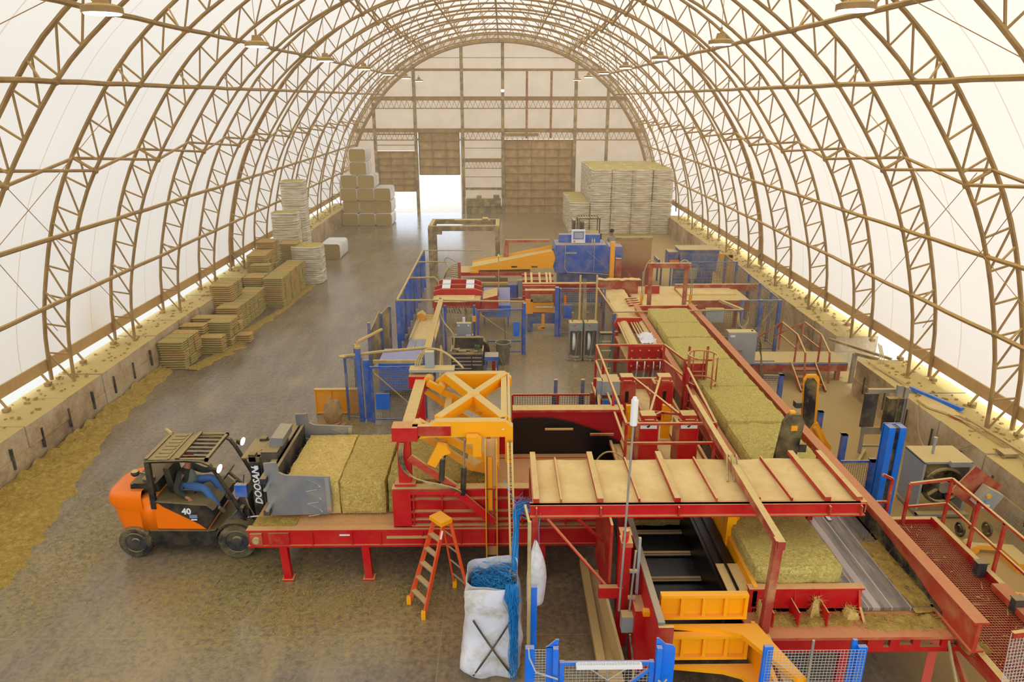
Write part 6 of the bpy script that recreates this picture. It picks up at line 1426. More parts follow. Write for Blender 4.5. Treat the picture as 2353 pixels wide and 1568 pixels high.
# background forklift
t = thing('distant_forklift', 'dark dusty forklift parked in front of the wrapped hay stacks', 'forklift', (5.4, 45, 0))
MB().box(4.6, 6.2, 44.4, 45.6, .35, 1.1).obj('body', 'blackd', t); b = MB().box(4.7, 6.1, 44.4, 44.46, 2.0, 2.06).box(4.7, 6.1, 45.5, 45.56, 2.0, 2.06)
for i in range(9): b.box(4.72 + i * .165, 4.78 + i * .165, 44.4, 45.55, 2.0, 2.04)
b.obj('roof_guard', 'blackd', t)
for x in (4.75, 6.05):
    for y in (44.45, 45.5): MB().beam((x, y, 1.0), (x, y, 2.0), .07).obj('guard_post', 'blackd', t)
MB().box(4.9, 5.1, 44.6, 45.3, 1.1, 1.75).obj('seat', 'black', t); MB().box(4.4, 4.55, 44.5, 45.5, .1, 1.9).obj('mast', 'blackd', t)
for x in (4.9, 5.95):
    for y in (44.35, 45.65): MB().cyl((x, y - .1, .3), (x, y + .1, .3), .3, 16).obj('wheel', 'rub', t)
J2 = dict(head=(5.5, 35.7, 1.66), neck=(5.5, 35.72, 1.5), chest=(5.5, 35.75, 1.3), waist=(5.5, 35.75, 1.08), pelvis=(5.5, 35.75, .94), face=(.3, -1, -.3),
          lsh=(5.7, 35.75, 1.4), lel=(5.78, 35.65, 1.15), lwr=(5.7, 35.4, 1.05), rsh=(5.3, 35.75, 1.4), rel=(5.2, 35.65, 1.15), rwr=(5.28, 35.4, 1.1),
          lhip=(5.6, 35.75, .9), lkn=(5.62, 35.72, .5), lan=(5.63, 35.76, .1), ltoe=(5.65, 35.6, .04), rhip=(5.4, 35.75, .9), rkn=(5.38, 35.72, .5), ran=(5.37, 35.76, .1), rtoe=(5.35, 35.6, .04))
pz = thing('operator_step', 'dusty step platform behind the blue packing machine', 'platform', (5.5, 35.8, 0)); MB().box(4.9, 6.1, 35.2, 36.4, 0, 1.08).obj('step_block', 'tan', pz)
J2 = {k: (v if k in ('face',) else (v[0], v[1], v[2] + 1.09)) for k, v in J2.items()}
person('person in dusty grey shirt working behind the blue packing machine', J2, ('dustcloth', 'dustcloth', 'boot'), (5.5, 35.75, 1.08))
# ================================================================== LEFT SAFETY FENCE AND TOOL AREA
t = thing('slat_fence', 'long blue slatted safety fence with dusty pipe rail left of the machines', 'fence', (-3.97, 30, 0))
for i in range(11): y = 25.7 + i * .92; MB().box(-4.05, -3.9, y, y + .06, .05, 1.95).obj('slat_post', 'blue', t)
for i in range(10): y = 25.82 + i * .92; MB().box(-3.975, -3.965, y, y + .8, .1, 1.85).obj('sheet', 'blued', t) if i % 3 == 1 else None
MB().cyl((-3.97, 25.6, 2.0), (-3.97, 34.9, 2.0), .045, 8).cyl((-3.97, 25.6, 2.0), (-2.4, 25.6, 2.0), .035, 8).cyl((-2.4, 25.6, 2.0), (.8, 25.35, 2.0), .035, 8).cyl((-3.97, 32.2, 2.0), (-2.6, 32.2, 2.0), .03, 8).cyl((-3.97, 34.8, 2.0), (-1.0, 34.8, 2.0), .025, 8).tube([(-3.97, 29.3, 1.95), (-2.9, 29.3, 1.98), (-2.75, 29.3, 1.8), (-2.75, 29.3, .2)], .035, 8).obj('pipe_rail', 'cable', t)
b = MB()
for i in range(0): pass
t = thing('angled_guard', 'row of leaning blue guard posts with tan sheets between aisle and machines', 'fence', (-4.6, 24, 0))
for (x, y, h) in ((-4.72, 23.6, 1.75), (-4.45, 24.6, 1.8), (-4.25, 25.3, 1.85), (-4.9, 22.0, 1.5)):
    MB().beam((x, y, 0), (x + .04, y, h), .09).obj('post', 'blued', t)
for (x, y, x2, y2, h, h2) in ((-4.68, 23.62, -4.48, 24.58, 1.4, 1.9), (-4.4, 24.62, -4.25, 25.25, 1.8, 1.9)):
    MB().add([(x, y, .1), (x2, y2, .1), (x2, y2, h2), (x, y, h), (x + .02, y, .1), (x2 + .02, y2, .1), (x2 + .02, y2, h2), (x + .02, y, h)], [(0, 1, 2, 3), (7, 6, 5, 4), (3, 2, 6, 7), (0, 3, 7, 4), (1, 5, 6, 2)]).obj('sheet', 'tan', t)
t = fence('mesh_fence', 'blue mesh fence corner with two posts left of the blue gate', (-4.63, 19.45, 0), (-4.1, 19.35, 0), 2.0, cell=.05, mat='blued', wire='wired', posts=(0,), t_=.004)
MB().box(-4.28, -4.15, 19.3, 19.45, 0, 2.3).obj('tall_post', 'blue', t); MB().cyl((-4.22, 19.38, 2.3), (-4.22, 19.38, 2.36), .1, 10).cyl((-4.22, 19.38, 2.36), (-4.22, 19.38, 2.5), .03, 8).cyl((-4.22, 19.5, 2.45), (-4.0, 22.2, 1.95), .05, 6).obj('dusty_cap', 'dust', t)
MB().cyl((-4.66, 19.4, 2.02), (-4.66, 19.4, 2.06), .12, 12).tube([(-4.6, 19.4, 2.05), (-3.6, 19.45, 2.16), (-2.3, 19.6, 2.22)], .045, 8).obj('cable_bundle', 'cable', t)
MB().box(-4.08, -3.9, 19.3, 19.36, 0, 1.95).obj('sheet', 'blue', t)
t = fence('gate', 'wide blue mesh gate with blue lock box left of the yellow frame', (-3.85, 19.25, 0), (-2.35, 19.3, 0), 1.75, cell=.05, mat='blue', wire='wired', posts=(0, 1), t_=.004, cat='gate')
MB().box(-3.75, -3.35, 19.18, 19.24, .45, .95).obj('lock_box', 'bluec', t); MB().beam((-3.75, 19.2, 1.6), (-2.5, 19.2, .35), .025).obj('brace', 'cable', t); MB().box(-3.78, -2.35, 19.28, 19.36, 1.85, 1.95).obj('lintel', 'cable', t)
t = thing('blue_conveyor', 'light blue slide conveyor with bright rods inside the left fence', 'conveyor', (-3, 25, 0))
M['blueL'] = paint('light_blue_slide', (70, 140, 220), dust=.55, grime=.25)
MB().box(-3.5, -2.55, 22.6, 25.2, .5, .6).obj('slide', 'blueL', t); MB().box(-3.55, -2.55, 25.2, 28.2, .5, .6).obj('dusty_bed', 'sand', t)
for x in (-3.25, -2.9): MB().cyl((x, 22.8, .66), (x, 25.0, .66), .02, 8).obj('slide_rod', 'chrome', t)
MB().cyl((-3.45, 25.0, .7), (-3.4, 28.2, .7), .03, 8).obj('side_rail', 'zinc', t)
MB().prism([(-3.5, .6), (-3.2, .6), (-3.15, .8), (-3.3, .95), (-3.5, .85)], 27.5, 27.9, 'y').box(-3.2, -2.5, 27.55, 27.6, .8, .84).box(-3.2, -2.5, 27.8, 27.84, .7, .74).obj('yellow_pusher', 'yeld', t)
for x in (-3.45, -2.6):
    for y in (22.8, 28): MB().beam((x, y, 0), (x, y, .5), .08).obj('leg', 'blued', t)
single(MB().box(-3.95, -2.7, 21.0, 22.3, .3, 1.25).box(-3.9, -3.8, 21.0, 22.3, 0, .3).box(-2.85, -2.75, 21.0, 22.3, 0, .3), 'blue_cabinet', 'bluec', 'deep blue machine cabinet seen through the left mesh gate', 'cabinet', (-3.3, 21, 0))
t = thing('cable_run', 'dusty bundle of conduits running from the fence corner back over the tool area', 'conduit', (-2.3, 22, 2))
for i in range(4): MB().tube([(-2.3 + i * .05, 19.6, 2.2), (-2.33 + i * .05, 22.0, 2.15 + .03 * i), (-2.38 + i * .04, 25.6, 2.03), ], .035, 6).obj('conduit', 'cable', t)
for y in (19.6, 22.5, 25.6): MB().beam((-2.35, y, 0), (-2.35, y, 2.1), .09).obj('post', 'blued', t)
MB().tube(bez((-2.2, 23.6, 2.1), (-2.0, 23.4, 1.4), (-1.6, 23.4, 1.7), (-1.75, 23.2, .9)), .03, 6).obj('drooping_cable', 'cable', t)
MB().prism([(20.2, 0), (21.6, 0), (21.6, 1.5), (21.2, 1.75), (20.2, .7)], -2.0, -1.96, 'x').obj('cream_sheet', 'dust', t)
t = thing('hose_rack', 'wire rack on blue posts hung with coiled dusty hoses', 'rack', (-1.7, 25.6, 0))
for x in (-2.2, -1.1): MB().beam((x, 25.6, 0), (x, 25.6, 1.8), .08).obj('post', 'blue', t)
MB().mesh2((-2.15, 25.62, .7), (1.0, 0, 0), (0, 0, 1.05), .09, .006).obj('wire_mesh', 'wired', t)
rd = random.Random(4)
for i in range(8): x = -2.05 + i * .11; MB().tube(bez((x, 25.5, 1.75), (x + rd.uniform(-.1, .3), 25.45, 1.2), (x + rd.uniform(-.3, .2), 25.45, .9), (x + rd.uniform(-.1, .2), 25.5, .55 + rd.random() * .4)), .018, 5).obj('hose', 'cable', t)
t = thing('control_box', 'grey electrical box on a stand behind the tool chest', 'control box', (-1.4, 24.3, 0))
MB().box(-1.68, -1.15, 24.2, 24.4, 1.02, 1.52).obj('box', 'grey', t); MB().box(-1.75, -1.1, 24.4, 24.6, .5, 1.0).box(-1.5, -1.4, 24.4, 24.5, 0, .5).obj('blue_stand', 'blue', t)
MB().box(-1.63, -1.57, 24.19, 24.2, 1.42, 1.48).box(-1.28, -1.22, 24.19, 24.2, 1.42, 1.48).box(-1.35, -1.18, 24.19, 24.2, 1.05, 1.11).obj('label', 'white', t); MB().cyl((-1.42, 24.3, 1.52), (-1.42, 24.3, 1.72), .05, 10).obj('filter_cup', 'white', t); MB().box(-1.12, -1.0, 24.3, 24.35, 1.55, 1.75).obj('orange_tag', 'yeld', t)
t = thing('fan_drum', 'big black round blower drum on its side behind the tool chest', 'fan', (-.95, 24.1, 0))
MB().tube([(-.95 + .43 * math.cos(a * .262), 24.0, .55 + .43 * math.sin(a * .262)) for a in range(24)], .03, 6, True).cyl((-.95, 24.0, .55), (-.95, 24.5, .55), .42, 26).obj('drum', 'black', t); MB().cyl((-.95, 23.97, .55), (-.95, 24.02, .55), .14, 14).obj('hub', 'charc', t); MB().box(-1.3, -.6, 24.0, 24.5, 0, .15).obj('stand', 'charc', t)
t = thing('tool_chest', 'steel tool chest with open lid, drawers and clutter inside', 'tool chest', (-1.25, 23.1, 0))
MB().box(-1.8, -.72, 22.95, 23.6, .1, .8).obj('body', 'charc', t); MB().box(-1.8, -.72, 23.56, 23.6, .8, 1.22).box(-1.8, -.72, 23.45, 23.6, 1.2, 1.24).obj('lid', 'charc', t); MB().box(-1.82, -1.78, 22.95, 23.6, .8, .92).box(-.74, -.70, 22.95, 23.6, .8, .92).obj('side_lip', 'zinc', t)
for i in range(4): MB().box(-1.77, -1.12, 22.93, 22.95, .66 - i * .13, .70 - i * .13).obj('drawer_handle', 'chrome', t); MB().box(-1.08, -.75, 22.93, 22.95, .66 - i * .13, .70 - i * .13).obj('drawer_handle', 'chrome', t) if i < 3 else None
rd = random.Random(12)
for i in range(14): 
    x, y = rd.uniform(-1.7, -.85), rd.uniform(23.05, 23.4); nmz = ('hand_tool', 'tool_case', 'parts_tin')[i % 3]
    single(MB().box(x - rd.uniform(.03, .09), x + rd.uniform(.03, .09), y - .05, y + .05, .8, .8 + rd.uniform(.03, .12)), nmz, ('charc', 'zinc', 'blackd', 'tan')[i % 4], 'small dark tool or case lying in the open tool chest', 'tool', (x, y, .8), 'tools in the open chest')
single(MB().box(-1.0, -.82, 23.1, 23.25, .92, 1.05), 'green_case', plain('dark_green_plastic', (50, 90, 50), .5), 'small green slotted case on the clutter of the tool chest', 'case', (-.9, 23.2, .92))
for x in (-1.7, -.8): MB().cyl((x, 23.0, .05), (x, 23.1, .05), .05, 10).obj('castor', 'rub', t)
t = thing('blue_workbench', 'small dark blue steel bench at the right of the tool chest', 'bench', (-.4, 23, 0))
MB().box(-.66, -.18, 22.9, 23.4, .58, .72).obj('top', 'blue', t)
for x in (-.63, -.21): MB().beam((x, 23.0, 0), (x, 23.0, .58), .05).obj('leg', 'blue', t)
MB().cyl((-.35, 23.15, .1), (-.35, 23.15, .5), .06, 8).obj('red_jack', 'redd', t); MB().box(-.66, -.18, 22.9, 23.4, .08, .12).obj('shelf', 'blue', t); MB().tube(bez((-.2, 22.95, .72), (0, 22.8, .7), (0.0, 22.5, .3), (.05, 22.2, .02)), .012, 5).obj('cord', 'rub', t)
def bin_(x, y, r, h, lab):
    t = thing('trash_can', lab, 'trash can', (x, y, 0)); MB().cyl((x, y, 0), (x, y, h), r * .82, 24, r, cap=False).add([(x + math.cos(a * .2618) * r * .82, y + math.sin(a * .2618) * r * .82, .01) for a in range(24)], [tuple(range(24))]).cyl((x, y, .3), (x, y, .3001), .01, 3).obj('barrel', 'binm', t)
    MB().tube([(x + r * 1.02 * math.cos(a * .2618), y + r * 1.02 * math.sin(a * .2618), h) for a in range(24)], .022, 6, True).obj('rim', 'binm', t)
    for s_ in (-1, 1): MB().box(x + s_ * r - .03, x + s_ * r + .03, y - .08, y + .08, h - .16, h - .1).obj('handle', 'binm', t)
M['binm'] = paint('grey_bin_plastic', (96, 98, 90), dust=.5, grime=.3)
bin_(-.02, 24.2, .27, .8, 'grey plastic trash can in front of the blue mesh gate'); bin_(3.15, 20.3, .28, .85, 'grey plastic trash can behind the press platform rails')
t = fence('gate', 'blue mesh gate with lock box behind the trash can', (-.95, 25.1, 0), (.7, 25.2, 0), 1.75, cell=.055, mat='blue', wire='wired', posts=(0, 1), t_=.004, cat='gate')
MB().box(.35, .6, 25.05, 25.1, .75, 1.3).obj('lock_box', 'bluec', t); MB().beam((-.85, 25.08, 1.6), (.5, 25.1, .6), .025).obj('brace', 'cable', t); MB().box(.72, .82, 25.1, 25.25, 0, 2.0).obj('post', 'blue', t); MB().box(-.9, .65, 25.12, 25.18, .5, .56).obj('mid_rail', 'blue', t)
single(MB().cyl((.08, 24.4, .5), (.02, 24.9, 1.45), .015, 8), 'broom_stick', 'black', 'black broom handle leaning in the blue mesh gate', 'handle', (.08, 24.4, .5))
t = fence('mesh_fence', 'blue mesh fence bay with control box right of the yellow machine', (2.15, 27.4, 0), (4.05, 27.4, 0), 1.95, cell=.08, mat='blued', wire='wired', posts=(0, 1), t_=.005)
MB().box(2.06, 2.2, 27.2, 27.4, 0, 2.05).box(2.24, 2.3, 27.2, 27.4, 0, 2.0).obj('wide_post', 'blue', t); MB().box(2.4, 2.75, 27.3, 27.4, .75, 1.3).obj('lock_box', 'blue', t); MB().box(2.42, 2.5, 27.28, 27.32, 1.35, 1.7).obj('orange_strip', 'orange', t)
single(MB().box(3.85, 3.97, 23.9, 24.0, 0, 1.95), 'fence_post', 'blued', 'blue post standing left of the ram cylinders', 'post', (3.9, 24, 0)); 
single(MB().cyl((3.9, 23.95, 2.0), (8.55, 24.2, 2.0), .03, 8).cyl((3.9, 23.95, 2.0), (3.75, 27.4, 2.0), .03, 8), 'pipe_rail', 'cable', 'dusty pipe rail crossing over the far end of the green hay lane', 'pipe', (3.9, 23.95, 2.0))
# strap reels
def reel(x, y, lab):
    t = thing('strap_reel_stand', lab, 'reel stand', (x, y, 0), 'strap reel stands')
    MB().box(x - .24, x - .2, y - .15, y + .2, .1, 1.15).box(x + .2, x + .24, y - .15, y + .2, .1, 1.15).box(x - .24, x + .24, y + .17, y + .2, .1, 1.15).obj('housing', 'zinc', t)
    MB().box(x - .24, x + .24, y - .17, y + .22, 1.15, 1.45).obj('head_box', 'grey', t); MB().tube([(x - .06 + .0, y + .02 + math.cos(a * .3927) * .22, .7 + math.sin(a * .3927) * .3) for a in range(16)], .05, 8, True).cyl((x - .11, y, .7), (x, y, .7), .2, 16).obj('strap_reel', 'white', t)
    MB().box(x - .08, x + .12, y - .2, y - .05, .12, .2).cyl((x + .1, y - .18, 1.2), (x + .0, y - .18, .2), .012, 5).obj('feed_arm', 'chrome', t); MB().cyl((x - .05, y - .18, 1.36), (x - .05, y - .2, 1.36), .03, 8).obj('red_knob', 'redlt', t)
    MB().box(x - .3, x + .3, y - .2, y - .16, .02, .08).box(x - .03, x + .03, y - .3, y + .3, 0, .06).obj('base', 'zinc', t); MB().cyl((x - .12, y, 1.45), (x - .12, y, 1.75), .02, 6).cyl((x - .12, y, 1.7), (x - .12, y, 1.8), .035, 8).obj('tensioner', 'tan', t)
reel(2.62, 24.6, 'left strap reel stand with white reel'); reel(3.17, 24.6, 'right strap reel stand with white reel')
t = thing('strap_mast', 'pair of tall cream poles with straps above the reel stands', 'pole', (2.9, 24.8, 0))
for x in (2.76, 3.36): MB().cyl((x, 24.75, 1.45), (x, 24.75, 3.15), .035, 8).obj('pole', 'dust', t)
for i in range(4): MB().tube([(2.85 + i * .04, 24.8, 3.0), (2.95 + i * .02, 24.8, 2.2), (2.92 + i * .03, 24.8, 1.3)], .01, 4).obj('strap', 'cable', t)
MB().cyl((2.92, 24.85, 0), (2.92, 24.85, 2.4), .03, 8).obj('back_pole', 'cable', t)
t = thing('step_ladder', 'small green step ladder left of the ram cylinders', 'ladder', (3.45, 22.2, 0))
M['grnl'] = paint('green_fibreglass', (40, 120, 90), dust=.3, grime=.3)
for x in (3.2, 3.6): MB().beam((x + (.03 if x < 3.4 else -.03), 22.3, 1.75), (x, 21.9, 0), .03, .07).obj('rail', 'grnl', t); MB().beam((x, 22.4, 1.7), (x, 22.9, 0), .03, .04).obj('rear_rail', 'grnl', t)
for k in range(1, 6): MB().box(3.2, 3.6, 21.88 + k * .07, 21.98 + k * .07, k * .29, k * .29 + .03).obj('step', 'zinc', t)
MB().box(3.2, 3.6, 22.25, 22.45, 1.72, 1.78).obj('top_cap', 'charc', t)
# yellow push blade and kraft paper
t = thing('push_blade', 'orange-yellow steel push blade standing on the floor left of the blue gate', 'blade', (-5.2, 19.9, 0))
MB().box(-5.72, -4.4, 19.88, 19.92, .05, .78).obj('plate', 'yeld', t)
b = MB().box(-5.72, -4.4, 19.84, 19.96, .78, .82).box(-5.72, -4.4, 19.84, 19.96, .02, .06)
for x in (-5.7, -5.22, -4.42): b.box(x - .015, x + .015, 19.84, 19.89, .05, .8)
b.obj('frame', 'yeld', t)
M['kraft'] = plain('brown_kraft_paper', (170, 138, 92), .9)
single(MB().grid(lambda u, v: (-5.0 + .28 * math.cos(u * 6.28) * math.sin(v * 3.14) + .08 * noise.noise((u * 7, v * 7, 0)), 19.0 + .25 * math.sin(u * 6.28) * math.sin(v * 3.14), .45 - .42 * math.cos(v * 3.14) + .1 * noise.noise((u * 5, v * 6, 4))), 14, 10), 'kraft_paper_heap', 'kraft', 'crumpled heap of brown kraft paper before the orange push blade', 'paper', (-5, 19, 0))
single(MB().beam((-5.15, 18.3, .04), (-4.85, 19.1, .2), .3, .04).beam((-4.9, 18.4, .03), (-4.7, 19.0, .12), .2, .03), 'cardboard_sheet', 'kraft', 'flat cardboard strips lying in front of the paper heap', 'cardboard', (-5, 18.5, 0))
# ================================================================== RIGHT SIDE
t = thing('guide_post', 'tall bright blue steel channel post right of the dusty lid', 'post', (8.6, 14.1, 0))
MB().box(8.42, 8.56, 13.95, 14.2, 0, 2.3).box(8.66, 8.8, 13.95, 14.2, 0, 2.3).box(8.42, 8.8, 14.18, 14.24, 0, 2.3).obj('channel', 'bluec', t); MB().box(8.56, 8.66, 14.0, 14.18, 0, 2.28).obj('dark_slot', 'rub', t)
for (x, y, h, w, l) in ((8.76, 14.9, 1.0, .16, 'short blue post just behind the tall channel post'), (8.92, 16.7, .8, .14, 'low blue post in the dusty yard before the wheeled frame'), (9.18, 18.7, .55, .14, 'lowest blue post behind the black-padded yellow arm'), (8.53, 20.2, 1.1, .13, 'blue post holding a small mesh near the red stairs')):
    single(MB().box(x - w / 2, x + w / 2, y - .06, y + .06, 0, h).box(x - w / 2, x + w / 2, y - .06, y + .12, h - .03, h), 'fence_post', 'blue', l, 'post', (x, y, 0))
fence('mesh_fence', 'small wire mesh between the short and tall blue posts', (8.0, 14.95, 0), (8.7, 14.95, 0), .95, cell=.05, mat='blue', wire='wired', posts=())
fence('mesh_fence', 'small leaning mesh piece beside the far blue post near the stairs', (8.0, 20.25, 0), (8.5, 20.2, 0), 1.05, cell=.06, mat='zinc', wire='wire', posts=())
t = thing('bale_grabber', 'raised yellow arm with black rubber pad beyond the long conveyor', 'machine arm', (8.3, 17.1, 0))
a_ = MB().prism([(-.2, 0), (.1, 0), (.19, .2), (.2, 1.5), (.12, 1.62), (-.12, 1.62), (-.2, 1.48)], -.03, .05, 'y'); a_.v = [(8.0 + x * 1.0 - z * .07 + .08, 17.0 + y, .82 + z * .95) for x, y, z in a_.v]; a_.obj('pad_frame', 'yelc', t)
a_ = MB().prism([(-.17, .1), (.0, 0), (.12, .2), (.13, 1.4), (.05, 1.52), (-.1, 1.52), (-.17, 1.38)], -.09, -.03, 'y'); a_.v = [(8.0 + x - z * .07 + .06, 17.0 + y, .84 + z * .95) for x, y, z in a_.v]; a_.obj('rubber_pad', 'rub', t)
MB().prism([(8.05, .95), (8.3, 1.0), (8.62, .45), (8.75, .3), (8.72, 0), (8.6, 0), (8.4, .25), (8.05, .6)], 16.95, 17.15, 'y').obj('arm', 'yelc', t); MB().cyl((8.2, 16.9, .9), (8.45, 16.9, .45), .05, 10).obj('cylinder', 'yeld', t); MB().box(7.62, 7.78, 16.9, 17.1, 1.45, 1.6).obj('bracket', 'charc', t)
t = thing('clamp_pad', 'black rubber clamp pad standing at the near end of the green hay lane', 'machine pad', (5.6, 12.62, 1.42))
a_ = MB().prism([(-.2, 0), (.18, 0), (.22, .3), (.21, 1.7), (.1, 1.86), (-.12, 1.86), (-.2, 1.7)], -.05, .05, 'y'); a_.v = [(5.5 + x + z * .1, 12.6 + y, 1.42 + z) for x, y, z in a_.v]; a_.obj('rubber_pad', 'rub', t)
MB().box(5.85, 6.0, 12.58, 12.66, 2.45, 2.62).obj('bracket', 'charc', t); MB().box(5.62, 5.74, 12.52, 12.56, 2.95, 3.05).obj('yellow_tab', 'yelc', t); MB().box(5.6, 5.7, 12.6, 12.7, 3.26, 3.32).obj('yellow_tip', 'yelc', t)
single(MB().prism([(7.6, 0), (8.0, 0), (8.05, .3), (7.9, .6), (7.65, .5)], 15.6, 15.9, 'y').box(7.9, 8.05, 15.0, 15.1, 0, .5), 'yellow_bracket', 'yeld', 'dusty yellow bracket half hidden behind the right end of the lid', 'bracket', (7.8, 15.6, 0))
t = thing('wheeled_frame', 'grey wheeled frame with a dark instrument panel by the right block wall', 'machine stand', (10, 16.9, 0))
for x in (9.55, 10.5): MB().beam((x, 17.0, .08), (x - (.0), 17.0, 1.9), .07).obj('upright', 'zinc', t); MB().beam((x - .2, 16.6, .07), (x + .25, 17.2, .07), .07, .06).obj('foot', 'zinc', t); MB().cyl((x + .2, 16.55, .04), (x + .2, 16.6, .04), .04, 10).obj('castor', 'rub', t)
MB().beam((9.5, 17, 1.9), (10.6, 17, 1.9), .1).obj('crossbar', 'zinc', t); MB().beam((9.5, 17, .75), (10.3, 17, .75), .05, .2).obj('crossbar', 'zinc', t); MB().beam((9.6, 17, .3), (10.5, 17, .3), .05).obj('crossbar', 'zinc', t)
MB().box(9.98, 10.38, 16.8, 16.98, .8, 1.75).obj('panel', 'blackd', t); MB().cyl((10.2, 16.75, .8), (10.2, 16.75, 1.8), .02, 6).cyl((10.42, 16.75, .8), (10.42, 16.75, 1.9), .02, 6).cyl((10.28, 16.78, 1.5), (10.28, 16.78, 1.6), .03, 6).obj('rod', 'chrome', t); MB().box(10.1, 10.25, 16.7, 16.8, 1.85, 2.15).box(10.3, 10.4, 16.7, 16.85, 1.8, 2.1).obj('top_block', 'zinc', t)
MB().box(9.4, 9.75, 16.9, 16.96, .9, 1.85).obj('grille', 'charc', t)
t = thing('fan_cart', 'square grey fan housing with large black round fan beside the walkway rail', 'fan', (10, 14.4, 0))
MB().box(9.45, 9.5, 14.1, 14.9, .15, 1.35).box(10.5, 10.55, 14.1, 14.9, .15, 1.35).box(9.45, 10.55, 14.1, 14.9, 1.33, 1.38).obj('housing', 'grey', t)
MB().tube([(10.0 + .42 * math.cos(a * .262), 14.15, .75 + .42 * math.sin(a * .262)) for a in range(24)], .05, 8, True).cyl((10, 14.2, .75), (10, 14.5, .75), .44, 26).obj('fan_ring', 'blackd', t); MB().cyl((10, 14.05, .75), (10, 14.2, .75), .14, 16).obj('hub', 'zinc', t)
for k in range(5): a = k * 1.257; MB().beam((10, 14.14, .75), (10 + .38 * math.cos(a), 14.14, .75 + .38 * math.sin(a)), .02, .1, (0, 1, 0)).obj('fan_blade', 'blackd', t)
MB().box(9.45, 10.6, 13.95, 14.1, .05, .12).box(9.45, 9.5, 14.0, 14.9, .03, .1).box(10.5, 10.55, 14, 14.9, .03, .1).obj('base', 'zinc', t); MB().box(10.0, 10.45, 14.0, 14.1, 1.3, 1.42).obj('switch_bar', 'grey', t); MB().cyl((9.85, 14.5, 1.38), (9.85, 14.5, 1.75), .03, 8).cyl((9.85, 14.5, 1.7), (9.85, 14.5, 1.8), .045, 8).obj('lifting_stub', 'grey', t)
for x in (9.5, 10.5): MB().cyl((x, 14.0, .03), (x, 14.08, .03), .04, 10).obj('castor', 'rub', t)
t = thing('control_stand', 'tilted grey control box on a red plate stand with wheels at the right wall', 'control box', (10.4, 13.3, 0))
b = MB().box(9.75, 10.6, 13.35, 13.38, .75, 1.5); b.rot((10.2, 13.3, 1.1), math.radians(35), 'Y').obj('red_plate', 'redworn', t)
b = MB().box(10.12, 10.55, 13.1, 13.3, .8, 1.25); b.rot((10.3, 13.2, 1.0), math.radians(28), 'Y').obj('box', 'grey', t); b = MB().cyl((10.28, 13.1, 1.12), (10.28, 13.05, 1.12), .05, 12); b.obj('stop_button', 'yeld', t); MB().cyl((10.25, 13.09, .98), (10.25, 13.08, .98), .03, 10).obj('blue_button', 'headlamp' if 0 else 'blueL', t); MB().box(10.2, 10.36, 13.085, 13.095, .82, .9).obj('label', 'white', t)
MB().beam((10.3, 13.4, 0.1), (10.3, 13.4, .9), .06).obj('post', 'redworn', t)
for x in (10.0, 10.6): MB().tube([(x, 13.3 + math.cos(a * .524) * .14, .16 + math.sin(a * .524) * .14) for a in range(12)], .03, 6, True).cyl((x - .03, 13.3, .16), (x + .03, 13.3, .16), .08, 12).obj('wheel', 'rub', t)
single(MB().mesh2((10.75, 12.0, .02), (.5, .1, .55), (.2, 1.6, 0), .06, .004), 'wire_panel', 'wired', 'loose wire mesh panel leaning on the near right block wall', 'mesh panel', (11, 12, 0))
single(MB().beam((9.95, 12.75, .12), (10.7, 12.6, .16), .1, .1).cyl((9.9, 12.6, .1), (9.9, 12.9, .1), .1, 10).prism([(10.4, 0), (10.7, 0), (10.72, .2), (10.4, .2)], 12.0, 12.6, 'y'), 'yellow_linkage', 'yeld', 'yellow steel linkage lying on the dusty floor below the walkway rail', 'machine part', (10.2, 12.6, 0))
single(MB().beam((9.6, 11.2, .12), (10.3, 11.0, .12), .1).cyl((9.6, 11.1, .12), (9.6, 11.3, .12), .12, 10), 'yellow_linkage', 'yeld', 'second yellow linkage piece on the floor at the right picture edge', 'machine part', (9.9, 11.1, 0))
# grey platform with stairs and cabinet
t = thing('access_platform', 'grey-topped red platform with red stairs crossing to the gap in the block wall', 'platform', (10, 23, 0))
MB().box(7.6, 11.65, 22.4, 23.5, .6, .66).obj('deck', 'grey', t); MB().box(7.6, 11.65, 22.36, 22.42, .35, .62).obj('edge_beam', 'redworn', t); MB().box(7.6, 11.65, 22.34, 22.36, .58, .64).obj('blue_edge', 'blued', t)
for x in (8.6, 11.4): MB().beam((x, 22.5, 0), (x, 22.5, .5), .14).beam((x, 23.4, 0), (x, 23.4, .6), .1).obj('leg', 'redworn', t)
for k in range(3): MB().box(9.75, 10.5, 22.05 - k * .28, 22.32 - k * .28, .5 - k * .17, .53 - k * .17).obj('stair_tread', 'grate', t)
for x in (9.72, 10.53): MB().beam((x, 22.4, .62), (x, 21.35, .02), .04, .16).obj('stringer', 'redworn', t)
for x in (9.85, 10.65):
    MB().beam((x, 22.45, .66), (x, 22.45, 1.62), .05).beam((x, 22.45, 1.62), (x + .02, 23.9, 1.62), .05).beam((x, 23.9, 1.62), (x, 24.2, 1.3), .05).beam((x, 22.45, 1.15), (x, 23.9, 1.15), .04).beam((x, 23.9, .6), (x, 23.9, 1.62), .05).beam((x, 22.45, 1.62), (x, 21.7, 1.25), .05).beam((x, 21.7, 1.25), (x, 21.5, .25), .05).obj('handrail', 'redworn', t)
MB().beam((9.85, 23.9, 1.62), (9.0, 24.4, .7), .045).beam((10.65, 23.9, 1.62), (9.85, 24.5, .9), .045).obj('far_handrail', 'redworn', t)
MB().box(8.2, 9.2, 22.5, 22.54, .66, .69).obj('blue_strip', 'blue', t)
single(MB().mesh2((10.9, 22.8, .9), (.9, .3, .5), (-.3, .4, .5), .06, .004), 'wire_panel', 'wired', 'loose wire panel lying over the far end of the grey platform', 'mesh panel', (11, 22.8, .7))
